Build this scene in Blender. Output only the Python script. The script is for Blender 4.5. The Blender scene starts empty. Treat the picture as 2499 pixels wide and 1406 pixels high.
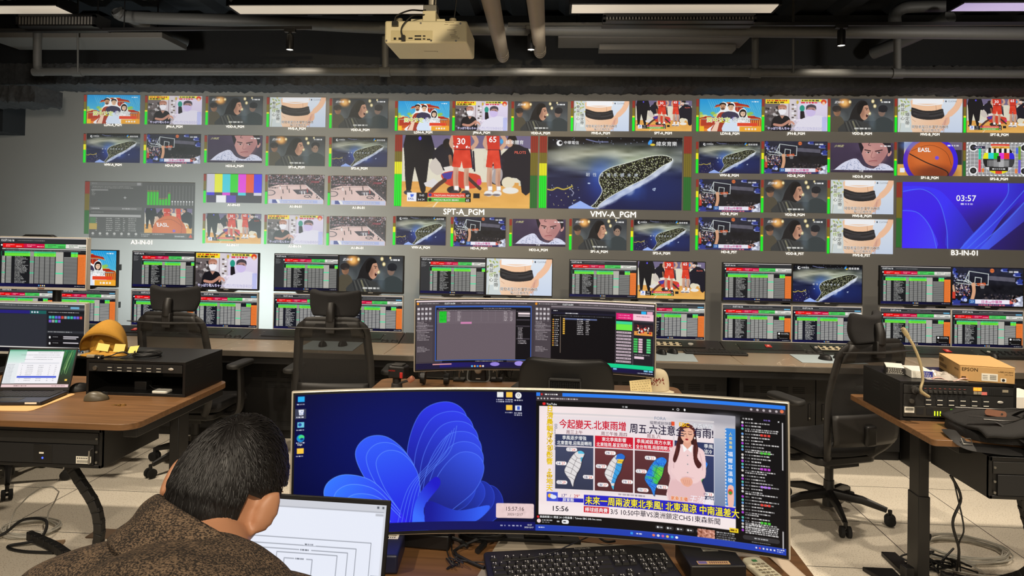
import bpy, math, random
import numpy as np
from mathutils import Vector, Matrix, Euler
PI = math.pi
R = math.radians
scene = bpy.context.scene
col = scene.collection

# ------------------------------------------------------------------ camera, world, lights, exposure
CAMH, FPX, PPX, PPY = 1.59, 1720.0, 1249.5, 544.0
CAMROT = Matrix.Rotation(R(3.5), 3, 'Z') @ Matrix.Rotation(R(90.7), 3, 'X') @ Matrix.Rotation(R(1.0), 3, 'Z')
cam = bpy.data.cameras.new('camera')
cam.sensor_width = 36.0
cam.lens = 36.0 * FPX / 2499.0
cam.shift_x = 0.0
cam.shift_y = -(703.0 - PPY) / 2499.0
cam.clip_start = 0.05
camo = bpy.data.objects.new('camera', cam)
col.objects.link(camo)
camo.matrix_world = Matrix.Translation((0, 0, CAMH)) @ CAMROT.to_4x4()
scene.camera = camo
vs = scene.view_settings
vs.view_transform = 'Standard'
vs.look = 'None'
vs.gamma = 1.0
vs.exposure = 0.0
vs.use_curve_mapping = False

world = bpy.data.worlds.new('room_air')
scene.world = world
world.use_nodes = True
world.node_tree.nodes['Background'].inputs[0].default_value = (0.9, 0.95, 1.0, 1)
world.node_tree.nodes['Background'].inputs[1].default_value = 0.025

def lamp(name, kind, loc, aim, power, color, size=0.2, angle=60, blend=0.5, size_y=None):
    l = bpy.data.lights.new(name, kind)
    l.energy = power
    l.color = color
    if kind == 'AREA':
        l.shape = 'RECTANGLE' if size_y else 'DISK'
        l.size = size
        if size_y: l.size_y = size_y
    else:
        l.shadow_soft_size = size
    if kind == 'SPOT':
        l.spot_size = R(angle)
        l.spot_blend = blend
    o = bpy.data.objects.new(name, l)
    col.objects.link(o)
    o.location = loc
    o.rotation_euler = (Vector(aim) - Vector(loc)).to_track_quat('-Z', 'Y').to_euler()
    return o

WARM = (1.0, 0.86, 0.68)
# the track spots of the room's other rows (behind, above and beside the camera)
for i, (x, y, ax, ay, p) in enumerate([(-2.6, 2.9, -2.4, 3.6, 150), (2.2, 2.7, 2.5, 3.3, 190), (-0.3, 2.6, 0.0, 2.9, 70),
                                       (0.4, -0.6, 0.3, 2.4, 150), (-2.2, 0.4, -1.9, 2.6, 150), (2.6, 0.6, 2.3, 2.6, 130),
                                       (-1.8, 4.4, -1.9, 4.7, 80), (0.6, 4.4, 0.6, 4.8, 80), (2.9, 4.4, 3.0, 4.8, 80)]):
    lamp('ceiling_spot', 'SPOT', (x, y, 3.12), (ax, ay, 0.4), p * 1.5, WARM, 0.06, 95, 0.7)
# a warm spot behind the photographer that reaches the back of the projector
lamp('ceiling_spot', 'SPOT', (0.5, -1.6, 3.0), (-0.62, 4.2, 2.72), 640, (1.0, 0.80, 0.5), 0.08, 26, 0.6)
# soft bounce of the lit part of the room behind the camera
lamp('room_bounce', 'AREA', (0.2, -2.6, 2.6), (0.2, 4.5, 0.9), 62, (1.0, 0.88, 0.70), 5.0, size_y=1.6)
# unseen cool fill lights added behind the left consoles to brighten the projection wall
lamp('added_wall_fill', 'AREA', (-3.1, 6.05, 0.85), (-3.1, 7.0, 1.12), 46, (0.78, 0.93, 1.0), 1.7, size_y=0.4)
lamp('added_wall_fill', 'AREA', (-4.6, 6.05, 0.95), (-4.4, 7.0, 1.4), 9, (0.85, 0.95, 1.0), 0.8, size_y=0.4)
# grey ground of the three projectors' beams on the wall
for x in (-3.4, 0.0, 3.4):
    lamp('projector_beam', 'SPOT', (x, 4.45, 2.72), (x * 1.03, 7.0, 1.95), 46, (1.0, 0.93, 0.84), 0.1, 112, 0.35)

# ------------------------------------------------------------------ pixel to place
def ray(x, y):
    return CAMROT @ Vector(((x - PPX) / FPX, -(y - PPY) / FPX, -1.0))
CAMP = Vector((0, 0, CAMH))
def at_y(x, y, Y):
    d = ray(x, y); return CAMP + d * (Y / d.y)
def at_z(x, y, Z):
    d = ray(x, y); return CAMP + d * ((Z - CAMH) / d.z)
def at_x(x, y, X):
    d = ray(x, y); return CAMP + d * (X / d.x)

# ------------------------------------------------------------------ objects
def put(o, label=None, cat=None, group=None, kind=None):
    if label: o['label'] = label
    if cat: o['category'] = cat
    if group: o['group'] = group
    if kind: o['kind'] = kind
    return o
def thing(name, label, cat, loc=(0, 0, 0), rotz=0.0, group=None):
    o = bpy.data.objects.new(name, None)
    o.empty_display_size = 0.1
    col.objects.link(o)
    o.location = loc
    o.rotation_euler = (0, 0, rotz)
    return put(o, label, cat, group)
def dup(root, loc=None, rotz=None, label=None, group=None):
    r = root.copy(); col.objects.link(r)
    if loc is not None: r.location = loc
    if rotz is not None: r.rotation_euler = (0, 0, rotz)
    if label: r['label'] = label
    if group: r['group'] = group
    for ch in list(root.children):
        c = ch.copy(); col.objects.link(c); c.parent = r
        for g in ch.children:
            d = g.copy(); col.objects.link(d); d.parent = c
    return r

def spline(pts, n=8, closed=False):
    P = [np.array(p, float) for p in pts]; out = []
    N = len(P)
    for i in range(N if closed else N - 1):
        g = lambda k: P[k % N] if closed else P[min(max(k, 0), N - 1)]
        p0, p1, p2, p3 = g(i - 1), g(i), g(i + 1), g(i + 2)
        for k in range(n):
            t = k / n
            out.append(0.5 * (2 * p1 + (p2 - p0) * t + (2 * p0 - 5 * p1 + 4 * p2 - p3) * t * t + (3 * p1 - p0 - 3 * p2 + p3) * t ** 3))
    if not closed: out.append(P[-1])
    return out

class MB:
    def __init__(s): s.v = []; s.f = []; s.m = []; s.mi = 0; s.M = None
    def mat(s, i): s.mi = i; return s
    def xf(s, M): s.M = M; return s
    def add(s, vs, fs):
        b = len(s.v)
        if s.M is not None: vs = [tuple(s.M @ Vector(v)) for v in vs]
        s.v += [tuple(v) for v in vs]
        for f in fs: s.f.append([b + i for i in f]); s.m.append(s.mi)
        return s
    def box(s, x0, x1, y0, y1, z0, z1, rot=None):
        vs = [(x, y, z) for x in (x0, x1) for y in (y0, y1) for z in (z0, z1)]
        if rot is not None:
            c = Vector(((x0 + x1) / 2, (y0 + y1) / 2, (z0 + z1) / 2)); vs = [rot @ (Vector(v) - c) + c for v in vs]
        return s.add(vs, [(0, 1, 3, 2), (4, 6, 7, 5), (0, 4, 5, 1), (2, 3, 7, 6), (0, 2, 6, 4), (1, 5, 7, 3)])
    def cube(s, c, d, rot=None):
        return s.box(c[0] - d[0] / 2, c[0] + d[0] / 2, c[1] - d[1] / 2, c[1] + d[1] / 2, c[2] - d[2] / 2, c[2] + d[2] / 2, rot)
    def tube(s, pts, r, n=8, smooth=0, closed=False, squash=None):
        if smooth: pts = spline(pts, smooth, closed)
        P = [Vector(p) for p in pts]; N = len(P)
        rr = list(r) if hasattr(r, '__len__') else [r] * N
        if len(rr) != N: rr = list(np.interp(np.linspace(0, 1, N), np.linspace(0, 1, len(rr)), rr))
        T = []
        for i in range(N):
            a = P[(i - 1) % N] if closed else P[max(i - 1, 0)]; b = P[(i + 1) % N] if closed else P[min(i + 1, N - 1)]
            d = b - a
            T.append(d.normalized() if d.length > 1e-9 else Vector((0, 0, 1)))
        u = T[0].orthogonal().normalized()
        if squash: u = Vector(squash[0]) - T[0] * Vector(squash[0]).dot(T[0]); u.normalize()
        vs, fs = [], []
        for i in range(N):
            u = u - T[i] * u.dot(T[i])
            u = u.normalized() if u.length > 1e-6 else T[i].orthogonal().normalized()
            w = T[i].cross(u)
            for k in range(n):
                a = 2 * PI * k / n
                vs.append(P[i] + (u * math.cos(a) * (squash[1] if squash else 1) + w * math.sin(a)) * rr[i])
        for i in range(N if closed else N - 1):
            for k in range(n):
                a, b = i * n + k, i * n + (k + 1) % n
                c, d = ((i + 1) % N) * n + (k + 1) % n, ((i + 1) % N) * n + k
                fs.append((a, b, c, d))
        if not closed:
            fs.append(tuple(range(n - 1, -1, -1))); fs.append(tuple(range((N - 1) * n, N * n)))
        return s.add(vs, fs)
    def cyl(s, p0, p1, r0, r1=None, n=16):
        return s.tube([p0, p1], [r0, r0 if r1 is None else r1], n)
    def lathe(s, prof, c=(0, 0, 0), n=24, axis='Z'):
        vs, fs = [], []
        for (r, z) in prof:
            for k in range(n):
                a = 2 * PI * k / n
                p = (r * math.cos(a), r * math.sin(a), z)
                if axis == 'Y': p = (p[0], p[2], p[1])
                if axis == 'X': p = (p[2], p[0], p[1])
                vs.append((p[0] + c[0], p[1] + c[1], p[2] + c[2]))
        m = len(prof)
        for i in range(m - 1):
            for k in range(n):
                fs.append((i * n + k, i * n + (k + 1) % n, (i + 1) * n + (k + 1) % n, (i + 1) * n + k))
        fs.append(tuple(range(n - 1, -1, -1))); fs.append(tuple(range((m - 1) * n, m * n)))
        return s.add(vs, fs)
    def prism(s, poly, d0, d1, axis='Z'):
        n = len(poly)
        def q(p, d): return {'Z': (p[0], p[1], d), 'Y': (p[0], d, p[1]), 'X': (d, p[0], p[1])}[axis]
        vs = [q(p, d0) for p in poly] + [q(p, d1) for p in poly]
        fs = [tuple(range(n - 1, -1, -1)), tuple(range(n, 2 * n))] + [(i, (i + 1) % n, n + (i + 1) % n, n + i) for i in range(n)]
        return s.add(vs, fs)
    def ell(s, c, r, n=16, m=10, rot=None):
        vs, fs = [], []
        for i in range(m + 1):
            t = PI * i / m
            for k in range(n):
                a = 2 * PI * k / n
                p = Vector((r[0] * math.sin(t) * math.cos(a), r[1] * math.sin(t) * math.sin(a), r[2] * math.cos(t)))
                if rot is not None: p = rot @ p
                vs.append(Vector(c) + p)
        for i in range(m):
            for k in range(n): fs.append((i * n + k, (i + 1) * n + k, (i + 1) * n + (k + 1) % n, i * n + (k + 1) % n))
        return s.add(vs, fs)
    def grid(s, fn, nu, nv, closed_u=False):
        vs = [fn(i / nu, j / nv) for j in range(nv + 1) for i in range(nu + 1)]
        w = nu + 1
        return s.add(vs, [(j * w + i, j * w + i + 1, (j + 1) * w + i + 1, (j + 1) * w + i) for j in range(nv) for i in range(nu)])
    def build(s, name, mat, parent=None, bevel=0, seg=2, smooth=40, sub=0, solid=0, weld=False):
        me = bpy.data.meshes.new(name)
        me.from_pydata(s.v, [], s.f)
        mats = mat if isinstance(mat, (list, tuple)) else [mat]
        for m in mats: me.materials.append(m)
        if len(mats) > 1: me.polygons.foreach_set('material_index', s.m)
        import bmesh
        bm = bmesh.new(); bm.from_mesh(me)
        if weld: bmesh.ops.remove_doubles(bm, verts=bm.verts, dist=1e-5)
        bmesh.ops.recalc_face_normals(bm, faces=bm.faces)
        bm.to_mesh(me); bm.free()
        if smooth:
            me.polygons.foreach_set('use_smooth', [True] * len(me.polygons))
            me.set_sharp_from_angle(angle=R(smooth if not sub else 180))
        o = bpy.data.objects.new(name, me)
        col.objects.link(o)
        if parent is not None: o.parent = parent
        if solid:
            md = o.modifiers.new('thickness', 'SOLIDIFY'); md.thickness = solid; md.offset = 0
        if bevel:
            md = o.modifiers.new('bevel', 'BEVEL'); md.width = bevel; md.segments = seg; md.limit_method = 'ANGLE'; md.angle_limit = R(35)
        if sub:
            md = o.modifiers.new('subdivision', 'SUBSURF'); md.levels = md.render_levels = sub
        return o

def rrect(x0, x1, y0, y1, r, n=5):
    out = []
    for cx, cy, a0 in ((x1 - r, y1 - r, 0), (x0 + r, y1 - r, 90), (x0 + r, y0 + r, 180), (x1 - r, y0 + r, 270)):
        for k in range(n + 1):
            a = R(a0 + 90 * k / n); out.append((cx + r * math.cos(a), cy + r * math.sin(a)))
    return out

# ------------------------------------------------------------------ materials
def lin(c):
    c = np.asarray(c, float) / 255.0
    return np.where(c <= 0.04045, c / 12.92, ((c + 0.055) / 1.055) ** 2.4)
MATS = {}
def mat(name, rgb, rough=0.5, metal=0.0, noise=0.0, nscale=40.0, bump=0.0, emit=None, estr=1.0, spec=0.5, alpha=1.0, coat=0.0, stretch=None, trans=0.0):
    if name in MATS: return MATS[name]
    m = bpy.data.materials.new(name); m.use_nodes = True
    nt = m.node_tree; b = nt.nodes['Principled BSDF']
    c = lin(rgb)
    b.inputs['Base Color'].default_value = (*c, 1)
    b.inputs['Roughness'].default_value = rough
    b.inputs['Metallic'].default_value = metal
    b.inputs['Specular IOR Level'].default_value = spec
    b.inputs['Coat Weight'].default_value = coat
    b.inputs['Transmission Weight'].default_value = trans
    b.inputs['Alpha'].default_value = alpha
    if emit is not None:
        b.inputs['Emission Color'].default_value = (*lin(emit), 1)
        b.inputs['Emission Strength'].default_value = estr
    tc = nt.nodes.new('ShaderNodeTexCoord'); mp = nt.nodes.new('ShaderNodeMapping')
    nt.links.new(tc.outputs['Object'], mp.inputs[0])
    if stretch: mp.inputs['Scale'].default_value = stretch
    nz = nt.nodes.new('ShaderNodeTexNoise'); nz.inputs['Scale'].default_value = nscale; nz.inputs['Detail'].default_value = 4
    nt.links.new(mp.outputs[0], nz.inputs['Vector'])
    mx = nt.nodes.new('ShaderNodeMix'); mx.data_type = 'RGBA'
    k = max(noise, 0.03)
    mx.inputs['A'].default_value = (*np.clip(c * (1 - k), 0, 1), 1); mx.inputs['B'].default_value = (*np.clip(c * (1 + k), 0, 1), 1)
    nt.links.new(nz.outputs['Fac'], mx.inputs['Factor']); nt.links.new(mx.outputs['Result'], b.inputs['Base Color'])
    if bump:
        bp = nt.nodes.new('ShaderNodeBump'); bp.inputs['Strength'].default_value = bump; bp.inputs['Distance'].default_value = 0.01
        nt.links.new(nz.outputs['Fac'], bp.inputs['Height']); nt.links.new(bp.outputs[0], b.inputs['Normal'])
    MATS[name] = m
    return m
def screen_mat(name, strength, base=None, rough=0.5):
    """a surface that gives off the picture stored on its points (a screen, or a wall patch whose emission stands in for projected light)"""
    if name in MATS: return MATS[name]
    m = bpy.data.materials.new(name); m.use_nodes = True
    nt = m.node_tree; b = nt.nodes['Principled BSDF']
    at = nt.nodes.new('ShaderNodeAttribute'); at.attribute_name = 'picture'
    b.inputs['Base Color'].default_value = (*lin(base or (6, 6, 8)), 1)
    b.inputs['Roughness'].default_value = rough
    b.inputs['Specular IOR Level'].default_value = 0.25
    nt.links.new(at.outputs['Color'], b.inputs['Emission Color'])
    b.inputs['Emission Strength'].default_value = strength
    MATS[name] = m
    return m

black = mat('black_plastic', (20, 19, 19), 0.45, noise=0.1)
black_soft = mat('soft_black', (27, 26, 25), 0.6, noise=0.1)
black_metal = mat('black_powder_coat', (22, 21, 21), 0.42, 0.1, noise=0.15, nscale=90)
dark_grey = mat('dark_grey_plastic', (48, 46, 44), 0.55)
chrome = mat('polished_steel', (200, 198, 195), 0.18, 1.0)
silver = mat('silver_plastic', (205, 200, 190), 0.35, 0.3)
white_plastic = mat('white_plastic', (225, 222, 212), 0.4)
cream = mat('cream_enamel', (236, 226, 190), 0.45, noise=0.03)
rubber = mat('black_rubber', (22, 22, 22), 0.8)
cable_black = mat('black_cable', (18, 18, 19), 0.55)
cable_grey = mat('grey_cable', (185, 182, 172), 0.5)
fabric_black = mat('black_fabric', (24, 23, 24), 0.9, noise=0.3, nscale=300, bump=0.2)
paper = mat('white_paper', (232, 228, 214), 0.8)
steel = mat('brushed_steel', (150, 148, 142), 0.35, 0.9)
red_plastic = mat('red_plastic', (190, 40, 34), 0.45)
ink = mat('black_ink', (20, 20, 22), 0.7)
# ------------------------------------------------------------------ pictures for the screens
_txt = {}
def text_tris(s, size, bold=0.0, align='l', sx=1.0, shear=0.0):
    """lettering as triangles: x to the right, y down, baseline at 0"""
    key = (s, bold, shear)
    if key not in _txt:
        c = bpy.data.curves.new('lettering', 'FONT'); c.body = s; c.resolution_u = 2; c.offset = bold; c.shear = shear
        o = bpy.data.objects.new('lettering', c)
        me = o.to_mesh(); me.calc_loop_triangles()
        v = np.zeros(len(me.vertices) * 3); me.vertices.foreach_get('co', v)
        t = np.zeros(len(me.loop_triangles) * 3, int); me.loop_triangles.foreach_get('vertices', t)
        _txt[key] = (v.reshape(-1, 3)[:, :2] * (1, -1), t.reshape(-1, 3))
        o.to_mesh_clear(); bpy.data.objects.remove(o); bpy.data.curves.remove(c)
    v, t = _txt[key]
    v = v * size * np.array([sx, 1])
    if len(v):
        if align == 'c': v = v - [(v[:, 0].max() + v[:, 0].min()) / 2, 0]
        if align == 'r': v = v - [v[:, 0].max(), 0]
    return v, t
def text_w(s, size): v, t = text_tris(s, size); return float(v[:, 0].max() - v[:, 0].min()) if len(v) else 0

class Cv:
    """a little painting: w x h design units sampled on W x H points"""
    def __init__(s, w, h, W, H, bg=(0, 0, 0)):
        s.w, s.h, s.W, s.H = w, h, W, H
        s.a = np.empty((H, W, 3)); s.a[:] = bg
        s.X, s.Y = np.meshgrid(np.linspace(0, w, W), np.linspace(0, h, H))
        s.dx = w / (W - 1); s.texts = []; s.rng = np.random.default_rng(7)
    def _bb(s, x0, y0, x1, y1):
        i0 = max(int(math.floor(x0 / s.w * (s.W - 1))) - 1, 0); i1 = min(int(math.ceil(x1 / s.w * (s.W - 1))) + 2, s.W)
        j0 = max(int(math.floor(y0 / s.h * (s.H - 1))) - 1, 0); j1 = min(int(math.ceil(y1 / s.h * (s.H - 1))) + 2, s.H)
        return slice(j0, max(j1, j0)), slice(i0, max(i1, i0))
    def put(s, sl, m, c, a=1):
        m = np.clip(m * a, 0, 1)[..., None]; s.a[sl] = s.a[sl] * (1 - m) + np.asarray(c, float) * m
        return s
    def rect(s, x0, y0, x1, y1, c, a=1):
        sl = s._bb(x0, y0, x1, y1); X, Y, d = s.X[sl], s.Y[sl], s.dx
        m = np.clip((X - x0) / d + .5, 0, 1) * np.clip((x1 - X) / d + .5, 0, 1) * np.clip((Y - y0) / d + .5, 0, 1) * np.clip((y1 - Y) / d + .5, 0, 1)
        return s.put(sl, m, c, a)
    def grad(s, x0, y0, x1, y1, c0, c1, horiz=False, a=1):
        sl = s._bb(x0, y0, x1, y1); X, Y = s.X[sl], s.Y[sl]
        t = np.clip((X - x0) / (x1 - x0) if horiz else (Y - y0) / (y1 - y0), 0, 1)[..., None]
        m = ((X >= x0) & (X <= x1) & (Y >= y0) & (Y <= y1)).astype(float)
        return s.put(sl, m, np.asarray(c0, float) * (1 - t) + np.asarray(c1, float) * t, a)
    def ell(s, cx, cy, rx, ry, c, a=1, soft=0, rot=0):
        k = (1 + soft); m = max(rx, ry) * k if rot else 0
        sl = s._bb(cx - (m or rx * k) - s.dx, cy - (m or ry * k) - s.dx, cx + (m or rx * k) + s.dx, cy + (m or ry * k) + s.dx)
        X, Y = s.X[sl] - cx, s.Y[sl] - cy
        if rot: ca, sa = math.cos(R(rot)), math.sin(R(rot)); X, Y = X * ca + Y * sa, -X * sa + Y * ca
        d = np.sqrt((X / rx) ** 2 + (Y / ry) ** 2)
        if soft: q = np.clip((1 + soft - d) / (2 * soft), 0, 1); q = q * q * (3 - 2 * q)
        else: q = np.clip((1 - d) * min(rx, ry) / s.dx + .5, 0, 1)
        return s.put(sl, q, c, a)
    def pmask(s, pts):
        P = np.asarray(pts, float); sl = s._bb(P[:, 0].min(), P[:, 1].min(), P[:, 0].max(), P[:, 1].max())
        X, Y = s.X[sl], s.Y[sl]; tot = np.zeros(X.shape)
        for ox, oy in ((-.25, -.125), (.25, .125), (-.125, .25), (.125, -.25)):
            x, y = X + ox * s.dx, Y + oy * s.dx; ins = np.zeros(X.shape, bool)
            for i in range(len(P)):
                (xa, ya), (xb, yb) = P[i], P[i - 1]
                if ya == yb: continue
                ins ^= ((ya > y) != (yb > y)) & (x < (xb - xa) * (y - ya) / (yb - ya) + xa)
            tot += ins
        return sl, tot / 4
    def poly(s, pts, c, a=1, smooth=0):
        if smooth: pts = spline(pts, smooth, True)
        sl, m = s.pmask(pts); return s.put(sl, m, c, a)
    def gpoly(s, pts, c0, c1, p0, p1, smooth=0, a=1):
        if smooth: pts = spline(pts, smooth, True)
        sl, m = s.pmask(pts); X, Y = s.X[sl], s.Y[sl]
        d = np.subtract(p1, p0); t = np.clip(((X - p0[0]) * d[0] + (Y - p0[1]) * d[1]) / (d @ d), 0, 1)[..., None]
        return s.put(sl, m, np.asarray(c0, float) * (1 - t) + np.asarray(c1, float) * t, a)
    def line(s, pts, wd, c, a=1, smooth=0):
        if smooth: pts = spline(pts, smooth)
        P = np.asarray(pts, float); sl = s._bb(P[:, 0].min() - wd, P[:, 1].min() - wd, P[:, 0].max() + wd, P[:, 1].max() + wd)
        X, Y = s.X[sl], s.Y[sl]; D = np.full(X.shape, 1e9)
        for i in range(len(P) - 1):
            ab = P[i + 1] - P[i]; L = max(ab @ ab, 1e-12)
            t = np.clip(((X - P[i][0]) * ab[0] + (Y - P[i][1]) * ab[1]) / L, 0, 1)
            D = np.minimum(D, np.hypot(X - P[i][0] - t * ab[0], Y - P[i][1] - t * ab[1]))
        return s.put(sl, np.clip((wd / 2 - D) / s.dx + .5, 0, 1), c, a)
    def noise(s, x0, y0, x1, y1, cell, amp, mask=None, ay=None):
        sl = s._bb(x0, y0, x1, y1); X, Y = s.X[sl], s.Y[sl]; ay = ay or cell
        nx, ny = int((x1 - x0) / cell) + 3, int((y1 - y0) / ay) + 3
        G = s.rng.normal(0, 1, (ny, nx)); fx = np.clip((X - x0) / cell, 0, nx - 1.01); fy = np.clip((Y - y0) / ay, 0, ny - 1.01)
        i, j = fx.astype(int), fy.astype(int); u, v = fx - i, fy - j
        n = G[j, i] * (1 - u) * (1 - v) + G[j, i + 1] * u * (1 - v) + G[j + 1, i] * (1 - u) * v + G[j + 1, i + 1] * u * v
        s.a[sl] = np.clip(s.a[sl] + (n * amp)[..., None] * (1 if mask is None else mask[sl][..., None]), 0, 255)
        return s
    def dots(s, n, x0, y0, x1, y1, r, cols, a=1):
        for _ in range(n):
            x, y = s.rng.uniform(x0, x1), s.rng.uniform(y0, y1); c = cols[s.rng.integers(len(cols))]
            rr = r * s.rng.uniform(.6, 1.4); s.ell(x, y, rr, rr * s.rng.uniform(.8, 1.3), c, a)
        return s
    def dashes(s, x0, y, x1, hh, c, a=1, fill=.75, seed=None):
        """a line of small unreadable writing"""
        x = x0
        while x < x1 - hh:
            w = hh * s.rng.uniform(.6, 2.6); w = min(w, x1 - x)
            s.rect(x, y - hh / 2, x + w, y + hh / 2, c, a * s.rng.uniform(.6, 1)); x += w + hh * s.rng.uniform(.3, .7)
        return s
    def text(s, st, x, y, size, c, bold=0.0, align='l', outline=None, ow=0.05, sx=1.0, shear=0.0):
        fat = bold                          # heavy strokes close up fine characters: print them several times instead
        if fat: bold = 0.0
        if outline is not None: s.texts.append((st, x, y, size, outline, fat * .5 + ow * .8, align, sx, shear, 0))
        for dx, dy in (((-.5, 0), (.5, 0), (0, -.5), (0, .5)) if fat else ((0, 0),)): s.texts.append((st, x + dx * fat * size, y + dy * fat * size, size, c, bold, align, sx, shear, 1))
        return s
    def vtext(s, st, x, y, size, c, bold=0.0, step=1.05, **k):
        for i, ch in enumerate(st): s.text(ch, x, y + i * size * step, size, c, bold, 'c', **k)
        return s
    def mesh(s, name, fn=None, step=2e-4, tol=5.0):
        """picture mesh; fn maps (u right 0..1, v down 0..1, lift) arrays to xyz; default: unit-wide upright panel facing -Y, centred"""
        asp = s.h / s.w
        if fn is None: fn = lambda u, v, l: np.stack([u - .5, -l, (.5 - v) * asp], -1)
        V = [fn(s.X.ravel() / s.w, s.Y.ravel() / s.h, np.zeros(s.W * s.H))]; C = [s.a.reshape(-1, 3)]
        W, H = s.W, s.H
        quads = []; done = np.zeros((H - 1, W - 1), bool)
        for k in (16, 8, 4, 2, 1):                       # even or evenly shaded patches become one large face
            nj, ni = (H - 1) // k, (W - 1) // k
            if not nj or not ni: continue
            J, I = np.arange(nj) * k, np.arange(ni) * k; g = lambda j, i: s.a[np.ix_(J + j, I + i)]
            c00, c01, c10, c11 = g(0, 0), g(0, k), g(k, 0), g(k, k); err = np.zeros((nj, ni))
            if k > 1:
                for j in range(k + 1):
                    for i in range(k + 1):
                        u, v = i / k, j / k; err = np.maximum(err, np.abs(g(j, i) - (c00 * (1 - u) + c01 * u) * (1 - v) - (c10 * (1 - u) + c11 * u) * v).max(-1))
            occ = done[:nj * k, :ni * k].reshape(nj, k, ni, k).any((1, 3)); ok = (err < tol) & ~occ
            jj, ii = np.nonzero(ok); q = jj * k * W + ii * k; quads.append(np.stack([q, q + k * W, q + k * W + k, q + k], 1))
            done[:nj * k, :ni * k] |= np.repeat(np.repeat(ok, k, 0), k, 1)
        quads = np.concatenate(quads)
        tris = []; n = W * H
        for (st, x, y, size, c, bold, al, sx, sh, lay) in s.texts:
            v, t = text_tris(st, size, bold, al, sx, sh)
            if not len(v): continue
            u, w_ = (v[:, 0] + x) / s.w, (v[:, 1] + y) / s.h
            V.append(fn(u, w_, np.full(len(u), step * (1 + lay)))); C.append(np.tile(np.asarray(c, float), (len(u), 1)))
            tris.append(t[:, ::-1] + n); n += len(u)
        V = np.concatenate(V); C = np.concatenate(C); T = np.concatenate(tris) if tris else np.zeros((0, 3), int)
        used, inv = np.unique(np.concatenate([quads.ravel(), T.ravel()]), return_inverse=True); V, C = V[used], C[used]; quads, T = inv[:quads.size].reshape(-1, 4), inv[quads.size:].reshape(-1, 3)
        me = bpy.data.meshes.new(name)
        me.vertices.add(len(V)); me.vertices.foreach_set('co', V.ravel().astype(np.float32))
        me.loops.add(quads.size + T.size); me.loops.foreach_set('vertex_index', np.concatenate([quads.ravel(), T.ravel()]).astype(np.int32))
        me.polygons.add(len(quads) + len(T))
        me.polygons.foreach_set('loop_start', np.concatenate([np.arange(len(quads)) * 4, quads.size + np.arange(len(T)) * 3]).astype(np.int32))
        at = me.attributes.new('picture', 'FLOAT_COLOR', 'POINT')
        at.data.foreach_set('color', np.concatenate([lin(C), np.ones((len(C), 1))], 1).ravel().astype(np.float32))
        me.update(calc_edges=True); me.validate()
        return me
def mesh_obj(name, me, m, parent=None, loc=None, scale=None):
    o = bpy.data.objects.new(name, me); col.objects.link(o)
    if not me.materials: me.materials.append(m)
    o.material_slots[0].link = 'OBJECT'; o.material_slots[0].material = m
    if parent is not None: o.parent = parent
    if loc is not None: o.location = loc
    if scale is not None: o.scale = scale
    return o
def lettering(name, st, size, m, parent, fn, bold=0.0, align='c', sx=1.0):
    """raised or printed writing as one mesh; fn maps (x, y up) to a point"""
    v, t = text_tris(st, size, 0.0, align, sx); b = MB()
    for dx, dy in (((-.5, 0), (.5, 0), (0, -.5), (0, .5)) if bold else ((0, 0),)): b.add([tuple(fn(p[0] + dx * bold * size, -p[1] + dy * bold * size)) for p in v], [tuple(q) for q in t])
    return b.build(name, m, parent, smooth=0)
# ------------------------------------------------------------------ the programmes on the wall and on the monitors (160 x 90)
SKIN, DSK = (205, 160, 135), (150, 105, 82)
WH = (245, 245, 245)
def base(bg): return Cv(160, 90, 240, 135, bg)
def face(c, x, y, r, skin, hair, look=0.0, cap=True):
    c.ell(x, y, r * .78, r, skin)
    c.ell(x + r * .25, y + r * .2, r * .45, r * .6, tuple(k * .86 for k in skin), .5, .5)
    if cap: c.poly([(x - r * .9, y - r * .1), (x - r * .85, y - r * .9), (x, y - r * 1.25), (x + r * .85, y - r * .9), (x + r * .9, y - r * .1), (x + r * .6, y - r * .55), (x - r * .2, y - r * .65), (x - r * .65, y - r * .4)], hair, 1, 4)
    for sx in (-.34, .34):
        c.rect(x + (sx + look - .16) * r, y - r * .32, x + (sx + look + .16) * r, y - r * .24, tuple(k * .35 for k in skin))
        c.ell(x + (sx + look) * r, y - r * .1, r * .12, r * .07, (25, 18, 16))
    c.line([(x + look * r, y - r * .05), (x + (look + .08) * r, y + r * .25)], r * .09, tuple(k * .75 for k in skin))
    c.rect(x + (look - .22) * r, y + r * .48, x + (look + .22) * r, y + r * .57, (150, 70, 66))
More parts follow.
